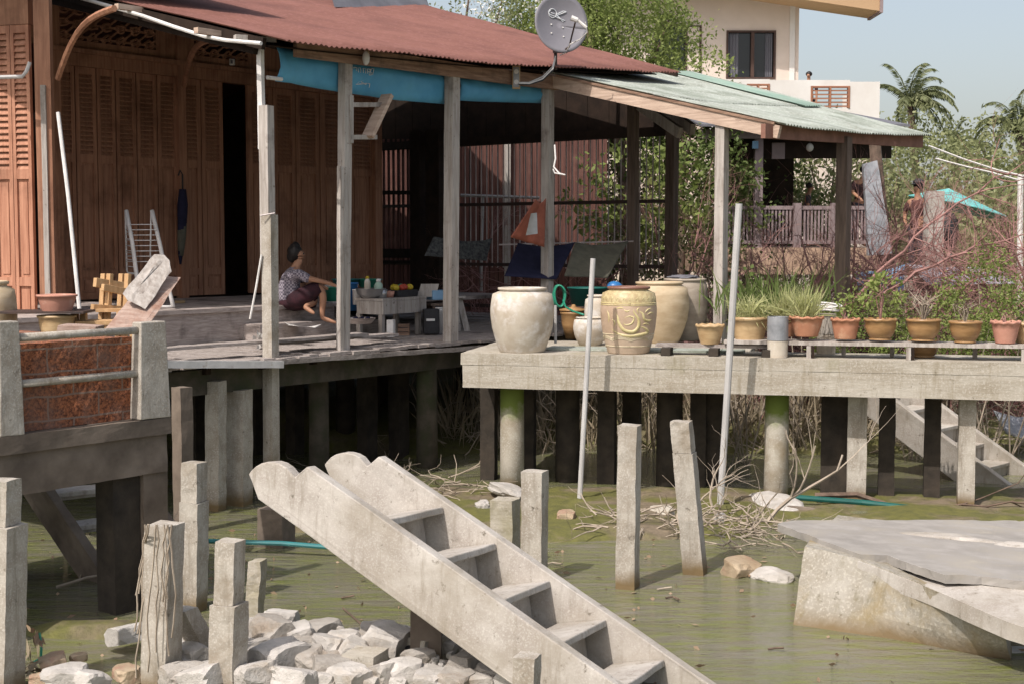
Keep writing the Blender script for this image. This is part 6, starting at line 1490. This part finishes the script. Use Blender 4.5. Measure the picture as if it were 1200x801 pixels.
mb = MB(); mb.obox(V((0, YPf + .115, z0 + .13)), V((.035, 0, 0)), V((0, .03, 0)), V((0, 0, z1 - z0 - .165)));
bal = mb.build('baluster', m_mauve, pav)
base_x = xL
for i in range(n):
    c = bal if i == 0 else bal.copy()
    if i: COL.objects.link(c); c.parent = pav
    c.location = V((xL + (xR - xL) * (i + .5) / n, 0, 0))
for px, w_, top_ in ((889, .15, 155), (935, .14, 238), (979, .14, 238), (1034, .12, 240)):
    p = P(px, 290, YPf); mb = MB(); mb.obox(V((p.x - w_ / 2, YPf + .06, z0)), V((w_, 0, 0)), V((0, w_, 0)), V((0, 0, P(px, top_, YPf).z - z0))); mb.build('post', m_mauve, pav)
p0, p1_ = P(826, 158, YPf - .3), P(1062, 163, YPf - .3)
mb = MB(); mb.obox(p0 + V((0, .3, -.05)), V((p1_.x - p0.x, 0, -.0)), V((0, .1, 0)), V((0, 0, .17))); mb.build('roof_beam', m_mauve, pav)
mb = MB(); mb.obox(P(822, 157, YPf - .5) + V((0, 0, .13)), V((p1_.x - p0.x + .1, 0, 0)), V((0, 6.8, .9)), V((0, 0, .04))); mb.build('roof', m_grey, pav)
mb = MB(); q = P(832, 186, YPf + .5); mb.obox(V((q.x, YPf + .4, q.z)), V((P(1055, 0, YPf).x - q.x, 0, 0)), V((0, .08, 0)), V((0, 0, P(832, 160, YPf).z - q.z))); mb.build('roof_shade', m_dark, pav)  # near-black strip put in for the shaded underside of the roof
mb = MB(); q = P(850, 300, YPf + 5.6); mb.obox(V((q.x, YPf + 5.6, z0)), V((P(933, 0, YPf + 5.6).x - q.x, 0, 0)), V((0, .1, 0)), V((0, 0, 3.2))); mb.build('rear_wall', m_dark, pav)
for px, s_, mt in ((885, .11, m_bluetarp), (912, .24, m_mauve)): p = P(px, 177 if s_ > .2 else 170, YPf + .02 if s_ < .2 else YPf + .35); mb = MB(); mb.box(p, (s_, .05, s_ * 1.25)); mb.build('notice_board', mt, pav)
o = thing('hanging_lamp', 'small round pale lamp hanging under the pavilion roof', 'lamp', P(949, 172, YPf + .3)); MB().blob(P(949, 173, YPf + .2), (.07, .07, .08), 1, 0, 2).build('bulb', m_flower, o, smooth=True); MB().tube([P(949, 169, YPf + .2), P(949, 160, YPf + .2)], .015, 5).build('stem', m_black, o)
# people there
def person(label, c_, h_, face, shirt, trouser, lean=0.0, arms='down', hat=False):
    """standing figure; c_ on the floor, face = unit direction"""
    k = h_ / 1.7; t = thing('person', label, 'person', c_); f = V((face[0], face[1], 0)).normalized(); s_ = V((f.y, -f.x, 0))
    def q(x, y, z): z_ = z * k; return V(c_) + s_ * (x * k) + f * ((y + lean * max(0, z - .85)) * k) + V((0, 0, z_ - (lean * .25 * max(0, z - .85) * k)))
    hands = {'down': ((.24, .02, 1.12), (.26, .10, .88), (.26, .14, .80)), 'rail': ((.26, .16, 1.15), (.2, .40, 1.02), (.18, .47, 1.0)), 'hips': ((.33, -.05, 1.15), (.2, .1, 1.0), (.14, .14, .98))}[arms]
    js = [(q(0, 0, .95), (.13 * k, .10 * k)), (q(0, 0, 1.15), (.125 * k, .10 * k)), (q(0, 0, 1.36), (.15 * k, .10 * k)), (q(0, .01, 1.46), .06 * k), (q(0, .02, 1.53), .06 * k), (q(0, .03, 1.62), (.08 * k, .095 * k)), (q(0, .02, 1.68), .07 * k)]
    ed = [(0, 1), (1, 2), (2, 3), (3, 4), (4, 5), (5, 6)]
    for sg in (-1, 1):
        n0 = len(js); js += [(q(sg * .19, 0, 1.39), .055 * k), (q(sg * hands[0][0], *hands[0][1:]), .042 * k), (q(sg * hands[1][0], *hands[1][1:]), .03 * k), (q(sg * hands[2][0], *hands[2][1:]), .03 * k)]; ed += [(2, n0), (n0, n0 + 1), (n0 + 1, n0 + 2), (n0 + 2, n0 + 3)]
        for j in range(5): js.append((q(sg * hands[2][0] + (j - 2) * .016, hands[2][1] + .03 - .006 * abs(j - 2), hands[2][2] - .06), .009 * k)); ed.append((n0 + 3, len(js) - 1))
        n0 = len(js); js += [(q(sg * .09, 0, .88), .085 * k), (q(sg * .10, .02, .48), .058 * k), (q(sg * .10, 0, .08), .042 * k), (q(sg * .11, .13, .035), .035 * k)]; ed += [(0, n0), (n0, n0 + 1), (n0 + 1, n0 + 2), (n0 + 2, n0 + 3)]
    js.append((q(0, .135, 1.605), .018 * k)); ed.append((5, len(js) - 1))
    skin('body', js, ed, m_skin, t, 1)
    sl_ = [(q(0, 0, .86), (.165 * k, .135 * k)), (q(0, 0, 1.15), (.145 * k, .12 * k)), (q(0, 0, 1.36), (.165 * k, .115 * k)), (q(0, .01, 1.44), .075 * k)]; e2 = [(0, 1), (1, 2), (2, 3)]
    for sg in (-1, 1): n0 = len(sl_); sl_ += [(q(sg * .195, 0, 1.385), .07 * k), (q(sg * (hands[0][0] + .0), hands[0][1], hands[0][2] + .03), .058 * k)]; e2 += [(2, n0), (n0, n0 + 1)]
    skin('shirt', sl_, e2, shirt, t, 1)
    tr_ = [(q(0, 0, .95), (.15 * k, .12 * k))]; e3 = []
    for sg in (-1, 1): n0 = len(tr_); tr_ += [(q(sg * .09, 0, .86), .10 * k), (q(sg * .10, .02, .48), .075 * k), (q(sg * .10, 0, .12), .06 * k)]; e3 += [(0, n0), (n0, n0 + 1), (n0 + 1, n0 + 2)]
    skin('trousers', tr_, e3, trouser, t, 1)
    mb = MB(); mb.blob(q(0, -.01, 1.665), (.098 * k, .105 * k, .085 * k), 3, .1, 2); mb.build('hair', m_hair, t, smooth=True)
    if hat: mb = MB(); mb.lathe(q(0, .0, 1.69), [(.105 * k, 0), (.10 * k, .06 * k), (.05 * k, .10 * k), (.01, .105 * k)], 16); mb.blob(q(0, .13, 1.69), (.08 * k, .08 * k, .012), 2, 0, 1); mb.build('cap', m_black, t, smooth=True)
    return t
c_ = P(1006, 290, YPf + .55); person('person in dark shirt leaning on the mauve railing right of the lean-to post', V((c_.x, c_.y, z0)), 1.55, (.2, -1, 0), m_cloth1, m_trouser, .28, 'rail')
c_ = P(944, 290, YPf + 1.6); person('dark clothed person behind the railing left of the lean-to post', V((c_.x, c_.y, z0)), 1.25, (1, -.2, 0), m_trouser, m_trouser, .1, 'down')
pp = P(1074, 330, 24.5); zf = P(1076, 214, 24.5).z - 1.62
person('person in dark brown shirt and cap standing outside beside the pale concrete post', V((pp.x, pp.y, zf)), 1.6, (-.8, -.6, 0), m_cloth2, m_trouser, .0, 'hips', True)
o = MB().obox(V((pp.x - .7, pp.y - .5, ground_z(pp.x, pp.y) - .3)), V((1.5, 0, 0)), V((0, 1.4, 0)), V((0, 0, zf - ground_z(pp.x, pp.y) + .3))).rough(3, .02).build('mooring_block', m_quay); tag(o, 'low concrete block on which the capped person stands', 'concrete block')
p = P(1095, 330, 24.0); o = MB().obox(V((p.x - .13, p.y, .3)), V((.27, 0, 0)), V((0, .27, 0)), V((0, 0, P(1095, 224, 24).z - .3))).rough(3, .01).build('gate_post', m_conc); tag(o, 'pale square concrete post right of the capped person', 'post')
o = MB().prism([P(1012, 192, 24.8), P(1028, 188, 24.8), P(1046, 297, 24.6), P(1018, 300, 24.6)], V((0, .12, 0))).rough(3, .02).build('leaning_sheet', m_tin); tag(o, 'tall grey metal sheet leaning beside the end of the railing', 'sheet')
o = MB().tube([P(1024, 150, 25.1), P(1030, 230, 25), P(1044, 350, 24.8)], [.10, .12, .15], 8).build('dead_tree', m_bark); tag(o, 'dark leaning dead tree beside the grey metal sheet', 'tree')
t = thing('beach_umbrella', 'turquoise tilted parasol canopy among the branches at right', 'umbrella', P(1118, 300, 25.5))
mb = MB(); ap = P(1112, 221, 25.5); ring = [ap + V((1.0 * math.cos(a) * .9 + .18, .9 * math.sin(a), -.34 - .22 * math.cos(a))) for a in np.linspace(0, 2 * math.pi, 9)][:-1]
mb.add([ap] + ring + [ap - V((0, 0, .015))] + [r - V((0, 0, .015)) for r in ring], [(0, 1 + i, 1 + (i + 1) % 8) for i in range(8)] + [(9, 10 + (i + 1) % 8, 10 + i) for i in range(8)] + [(1 + i, 10 + i, 10 + (i + 1) % 8, 1 + (i + 1) % 8) for i in range(8)]); mb.build('canopy', m_cyan, t)
mb = MB(); mb.tube([ap, ap + V((.1, 0, -1.9))], .02, 6); mb.build('pole', m_white, t)
o = MB().lathe(P(1108, 292, 24.9), [(.16, 0), (.22, .25), (.20, .5), (.13, .62), (.02, .66)], 16).build('dark_bin', m_black, smooth=True); tag(o, 'dark rounded bin under the turquoise parasol', 'bin')
def loosesheet(name, label, pts, Ys, mat, seed):
    cloth(name, label, pts, Ys, mat, .02, 10, 6, .06, seed)
loosesheet('grey_sheet', 'long pale grey sheet lying on the bank at right behind the shrubs', [(1062, 309), (1168, 311), (1192, 332), (1090, 335)], [24, 24, 21.5, 21.5], m_greysheet, 3)
loosesheet('blue_sheet', 'pale blue sheet lying on the bank below the grey metal sheet', [(1002, 318), (1060, 310), (1058, 343), (1008, 345)], [23.5, 23.5, 22, 22], m_bluetarp, 4)
loosesheet('grey_sheet', 'small grey sheet on the slope behind the stair at right edge', [(1165, 480), (1215, 486), (1220, 520), (1180, 508)], [18.6, 18.4, 17.8, 18.0], m_tin, 5)
for pts, lab in (([(1088, 171), (1130, 187), (1170, 200), (1225, 212)], 'upper white rope line strung across the trees at right'), ([(1096, 186), (1130, 195), (1160, 202), (1196, 212)], 'lower white rope line strung across the trees at right')):
    o = MB().tube([P(x, y, 30) for x, y in pts], .02, 5).build('rope_line', m_white); tag(o, lab, 'rope')
p = P(1197, 300, 29); o = MB().tube([V((p.x, p.y, .6)), P(1196, 205, 29)], .06, 8).build('white_stake', m_white); tag(o, 'white upright stake at the right picture edge carrying the rope', 'stake')

# ------------------------------------------------------------------ cream house
hs = thing('cream_house', 'two storey cream house with brown framed windows and jutting roof', 'house', P(860, 300, 40))
YH = 40.0
xl, xr = P(690, 50, YH).x, P(936, 50, YH).x; ztop = P(900, -60, YH).z
# front wall pieces round the windows
def zz(py): return P(800, py, YH).z
def xx(px): return P(px, 60, YH).x
w1 = (768, 822, 30, 92); w2 = (851, 909, 36, 93)
mb = MB()
def wallrect(x0, x1, y0, y1): mb.obox(V((xx(x0), YH, zz(y1))), V((xx(x1) - xx(x0), 0, 0)), V((0, .2, 0)), V((0, 0, zz(y0) - zz(y1))))
wallrect(640, w1[0], -60, 300); wallrect(w1[1], w2[0], -60, 300); wallrect(w2[1], 936, -60, 300); wallrect(w1[0], w1[1], -60, w1[2]); wallrect(w1[0], w1[1], w1[3], 300); wallrect(w2[0], w2[1], -60, w2[2]); wallrect(w2[0], w2[1], w2[3], 300)
mb.build('wall', m_hwall, hs)
mb = MB(); mb.obox(V((xx(936) - .2, YH + .205, .5)), V((.2, 0, 0)), V((.35, 8, 0)), V((0, 0, ztop - .5))); mb.build('wall', m_hwall, hs)
mb = MB(); mb.obox(V((xx(925), YH - .05, .5)), V((xx(931) - xx(925), 0, 0)), V((0, .06, 0)), V((0, 0, ztop - .5))); mb.build('wall_strip', m_hwhite, hs)
mb = MB(); mb.obox(V((xx(640), YH + 8.2, .5)), V((xx(936) - xx(640), 0, 0)), V((0, .2, 0)), V((0, 0, ztop - .5))); mb.build('wall', m_hwall, hs)
for (x0, x1, y0, y1), mull in ((w1, (803,)), (w2, (880,))):
    fr = MB(); f_ = .08
    for a, b_ in ((x0, x0 + 2.2), (x1 - 2.2, x1)): fr.obox(V((xx(a), YH - .03, zz(y1))), V((xx(b_) - xx(a), 0, 0)), V((0, .12, 0)), V((0, 0, zz(y0) - zz(y1))))
    for a, b_ in ((y0, y0 + 2.2), (y1 - 2.2, y1)): fr.obox(V((xx(x0 + 2.3), YH - .03, zz(b_))), V((xx(x1 - 2.3) - xx(x0 + 2.3), 0, 0)), V((0, .118, 0)), V((0, 0, zz(a) - zz(b_))))
    for m__ in mull: fr.obox(V((xx(m__), YH - .02, zz(y1 - 2.3))), V((.09, 0, 0)), V((0, .1, 0)), V((0, 0, zz(y0 + 2.3) - zz(y1 - 2.3))))
    wn_ = fr.build('window', m_frame, hs)
    mb = MB(); mb.obox(V((xx(x0 + 1), YH + .1, zz(y1 - 1))), V((xx(x1 - 1) - xx(x0 + 1), 0, 0)), V((0, .012, 0)), V((0, 0, zz(y0 + 1) - zz(y1 - 1)))); mb.build('pane', m_glass, wn_)
    if x0 == 851:
        for a, b_ in ((854, 866), (897, 906)):
            mb = MB(); rows = [[V((xx(a) + (xx(b_) - xx(a)) * i / 12, YH + .075 + .018 * math.sin(i * 2.2), zz(y0 + 3 if k == 0 else y1 - 3))) for i in range(13)] for k in range(2)]; mb.sheet(rows, (0, .004, 0)); mb.build('curtain', m_curtain, wn_)
    else:
        mb = MB(); mb.obox(V((xx(805.5), YH - .05, zz(y1 - 2.4))), V((xx(819) - xx(805.5), 0, 0)), V((0, .03, 0)), V((0, 0, zz(y0 + 2.4) - zz(y1 - 2.4)))); mb.build('shutter', m_hwall, wn_)
mb = MB(); q = [P(905, -8, YH - 1.2), P(1033, -8, YH - 1.2), P(1030, 13, YH - 1.2), P(938, 19, YH - 1.2)]
zb = P(1030, 13, YH - 1.2).z
mb.prism([V((xx(936) - 9, YH - 1.2, zb + 1.6)), V((P(1031, 0, YH - 1.2).x, YH - 1.2, zb)), V((P(1031, 0, YH - 1.2).x, YH - 1.2, zb + .35)), V((xx(936) - 9, YH - 1.2, zb + 1.95))], V((0, 1.32, 0))); mb.build('roof', m_soffit, hs)
mb = MB(); mb.obox(V((P(1031, 0, YH - 1.2).x + .004, YH - 1.25, zb - .05)), V((.08, 0, 0)), V((0, 1.4, 0)), V((0, 0, .6))); mb.build('fascia', m_mauve, hs)
# terrace parapet with clay vents
par = thing('terrace_parapet', 'white roof terrace parapet with clay vents in front of the cream house', 'parapet', P(945, 140, 37))
YR = 36.5; rx = lambda px: P(px, 110, YR).x; rz = lambda py: P(940, py, YR).z
vents = [(875, 902, 98.5, 106), (950, 996, 101, 127)]
mb = MB()
def prect(x0, x1, y0, y1): mb.obox(V((rx(x0), YR, rz(y1))), V((rx(x1) - rx(x0), 0, 0)), V((0, .15, 0)), V((0, 0, rz(y0) - rz(y1))))
prect(830, 875, 93, 160); prect(902, 950, 94, 160); prect(996, 1031, 96, 160); prect(875, 902, 93, 98.5); prect(875, 902, 106, 160); prect(950, 996, 94, 101); prect(950, 996, 127, 160)
mb.build('wall', m_hwhite, par)
mb = MB(); mb.obox(V((rx(1031) - .15, YR + .155, rz(160))), V((.15, 0, 0)), V((0, 3.3, 0)), V((0, 0, rz(97) - rz(160)))); mb.build('wall', m_hwhite, par)
mb = MB(); mb.obox(V((rx(830), YR + .155, rz(135))), V((rx(1028) - rx(830), 0, 0)), V((0, 3.2, 0)), V((0, 0, .1))); mb.build('floor', m_hwhite, par)
mb = MB(); mb.obox(V((rx(832), YR + .3, .5)), V((rx(1029) - rx(832), 0, 0)), V((0, 3.0, 0)), V((0, 0, rz(160) - .5))); mb.build('lower_wall', m_hwall, par)
for x0, x1, y0, y1 in vents:
    fr = MB()
    for a in (x0, (x0 + x1) / 2 - 1, x1 - 2.2): fr.obox(V((rx(a), YR - .02, rz(y1))), V((rx(a + 2.2) - rx(a), 0, 0)), V((0, .14, 0)), V((0, 0, rz(y0) - rz(y1))))
    fr.obox(V((rx(x0), YR - .015, rz(y0 + 2))), V((rx(x1) - rx(x0), 0, 0)), V((0, .13, 0)), V((0, 0, rz(y0) - rz(y0 + 2))))
    k = y0 + 5
    while k < y1: fr.obox(V((rx(x0), YR + .0, rz(k + 1.3))), V((rx(x1) - rx(x0), 0, 0)), V((0, .09, .02)), V((0, 0, rz(k) - rz(k + 1.3)))); k += 4.6
    fr.build('vent', m_vent, par)
pz = rz(135) + .1; c_ = P(948, 92, YR + .8); person('person with dark hair whose head shows above the white terrace parapet', V((c_.x, c_.y, P(948, 85.5, YR + .8).z - 1.5)), 1.5, (-.5, -1, 0), m_cloth1, m_trouser)

# ------------------------------------------------------------------ trees
def tree(name, label, base, top_c, R, ncl, per, leaf, mat, seed, group=None, cat='tree', tr=.16, r0=.16, r1=.34, limbs=7):
    t = thing(name, label, cat, V(base), group); rr = random.Random(seed); cl = clumps_in(top_c, R, ncl, min(R) * r0, min(R) * r1, seed)
    fork = V(base).lerp(V(top_c), .55); mb = MB(); mb.tube([V(base) - V((0, 0, .3)), V(base).lerp(fork, .5) + V((rr.gauss(0, .15), 0, 0)), fork], [tr, tr * .8, tr * .6], 8); mb.build('trunk', m_bark, t, smooth=True)
    mb = MB()
    for i in range(limbs): q = cl[(i * 3) % len(cl)][0]; mb.tube([fork, fork.lerp(q, .5) + V((rr.gauss(0, .2), rr.gauss(0, .2), .2)), q], [tr * .45, tr * .28, tr * .08], 6)
    mb.build('limbs', m_bark, t)
    crown('crown', cl, per, leaf, mat, t, seed); return t
def gz(p): return V((p.x, p.y, ground_z(p.x, p.y)))
c_ = P(728, 38, 30); tree('leafy_tree', 'loose bright green tree rising between the red roof and the cream house', gz(c_), c_, (1.55, 1.4, 1.35), 100, 620, .09, m_leafA, 1, r0=.22, r1=.44)
c_ = P(655, 40, 31.5); tree('leafy_tree', 'yellow green tree behind the satellite dish', gz(c_), c_, (1.5, 1.4, 1.2), 100, 640, .09, m_leafA, 12, r0=.24, r1=.42)
c_ = P(560, 10, 30.5); t = tree('flowering_tree', 'tree with white blossom behind the red roof ridge left of the dish', gz(c_), c_, (1.6, 1.2, .9), 34, 420, .085, m_leafC, 2, r0=.25, r1=.45)
crown('blossom', clumps_in(c_ + V((.3, -.4, 0)), (1.5, 1.0, .8), 16, .2, .4, 5), 420, .07, m_flower, t, 6)
c_ = P(800, 95, 28.5); tree('leafy_tree', 'feathery green sapling in front of the cream house left window', gz(c_), c_, (1.0, .8, .9), 40, 520, .085, m_leafA, 3, tr=.08, r0=.2, r1=.4)
c_ = P(852, 150, 27.5); tree('leafy_tree', 'small green tree seen under the lean-to front beam', gz(c_), c_, (.9, .8, .8), 26, 500, .09, m_leafB, 31, tr=.08)
far = [(905, 232, 46, 3.0, 2.6, 'dull green far tree seen through the pavilion behind the railing'), (960, 225, 52, 3.4, 2.9, 'pale green far tree seen through the pavilion right of its dark wall'), (1010, 215, 60, 3.6, 3.0, 'pale green far tree behind the leaning trunk'), (1062, 222, 56, 3.4, 3.0, 'pale green far tree behind the capped person'),
       (1120, 215, 58, 3.6, 2.9, 'pale green far tree below the small palms'), (1170, 222, 52, 3.2, 2.6, 'pale green far tree below the right palm'), (1222, 220, 56, 3.6, 2.8, 'pale green far tree at the right picture edge'), (1140, 262, 40, 2.6, 1.7, 'low pale green far bush behind the turquoise parasol'), (1200, 265, 38, 2.4, 1.6, 'low pale green far bush at the right edge'), (1040, 262, 44, 2.8, 1.7, 'low pale green far bush behind the end of the railing'), (960, 268, 40, 2.2, 1.4, 'low dull green far bush behind the railing'), (1085, 195, 64, 3.0, 2.2, 'pale green far tree under the left palm')]
for i, (px, py, Y, rx_, rz_, lab) in enumerate(far):
    c_ = P(px, py, Y); tree('far_tree', lab, gz(c_), c_, (rx_, 2.0, rz_), 48, 95, .20, m_leafC, 70 + i, 'pale green trees in the far distance', tr=.14, r0=.25, r1=.48, limbs=4)
for i, (px, py, Y, rx_, rz_, lab) in enumerate([(720, 230, 31, 1.6, 2.0, 'dense mid green tree behind the end railing, left of the cream house corner'), (800, 250, 31, 1.7, 2.1, 'dense mid green tree behind the lean-to, below the cream house window'), (880, 260, 33, 1.6, 1.7, 'dense mid green tree behind the pavilion dark wall'), (968, 232, 34, 1.5, 1.5, 'dense mid green tree seen between the pavilion posts')]):
    c_ = P(px, py, Y); tree('dense_tree', lab, gz(c_), c_, (rx_, 1.2, rz_), 60, 620, .12, m_leafB if i != 3 else m_leafC, 120 + i, tr=.1, r0=.25, r1=.45)
def palm(label, px, py, Y, hpx, L, n, seed, lean=0):
    c_ = P(px, py, Y); b_ = gz(P(px + lean, py, Y)); t = thing('palm_tree', label, 'palm', b_, 'palms beyond the bank'); rr = random.Random(seed)
    mb = MB(); mb.tube([b_ - V((0, 0, .3)), b_.lerp(c_, .5) + V((.2, 0, 0)), c_], [.24, .18, .15], 8); mb.build('trunk', m_bark, t, smooth=True)
    C, D, LL = [], [], []
    for i in range(n):
        az = rr.uniform(0, 6.283); el = rr.uniform(.1, 1.5); d = V((math.cos(az) * math.cos(el) + .12, math.sin(az) * math.cos(el), math.sin(el))); pts = [c_]; 
        for j in range(10): d = (d + V((0.035, 0, -.09 - .022 * j))).normalized(); pts.append(pts[-1] + d * L / 10)
        mb = MB(); mb.tube(pts, [.035 - .003 * j for j in range(11)], 4); fr = mb.build('frond', m_palm, t)
        C, D, LL = [], [], []
        for j in range(1, 11):
            for sgn in (-1, 1):
                for k in range(3):
                    q = pts[j - 1].lerp(pts[j], k / 3); dd = (pts[j] - pts[j - 1]).normalized(); s_ = dd.cross(V((0, 0, 1))); s_ = s_.normalized() if s_.length > .1 else V((1, 0, 0))
                    C.append(q); D.append(s_ * sgn + dd * .7 + V((0, 0, -.55))); LL.append(L * .26 * (1 - .06 * j))
        quadcloud('leaflets', C, D, LL, .085, m_palm, fr, droop=.15)
    return t
palm('tall windblown palm with long fronds left of the small palms', 1066, 118, 62, 0, 2.3, 20, 1, 12)
palm('windblown palm at the right picture edge', 1196, 148, 60, 0, 2.2, 18, 2, 4)
palm('small far palm between the two big ones, right of the left palm', 1118, 166, 80, 0, 1.6, 11, 3); palm('tiny far palm nearest to the right palm', 1146, 170, 90, 0, 1.5, 10, 4)
wd = thing('x', None, None) if False else None
# far wood on the horizon
rs = np.random.RandomState(2); C, D = [], []
cl = [(V((rs.uniform(-40, 60), rs.uniform(95, 130), 1.5 + rs.uniform(.5, 4.5))), rs.uniform(1.2, 2.2)) for i in range(190)]
o = crown('far_wood', cl, 26, .8, m_leafC, None, 5); tag(o, 'pale green far wood along the horizon', 'wood', kind='stuff')
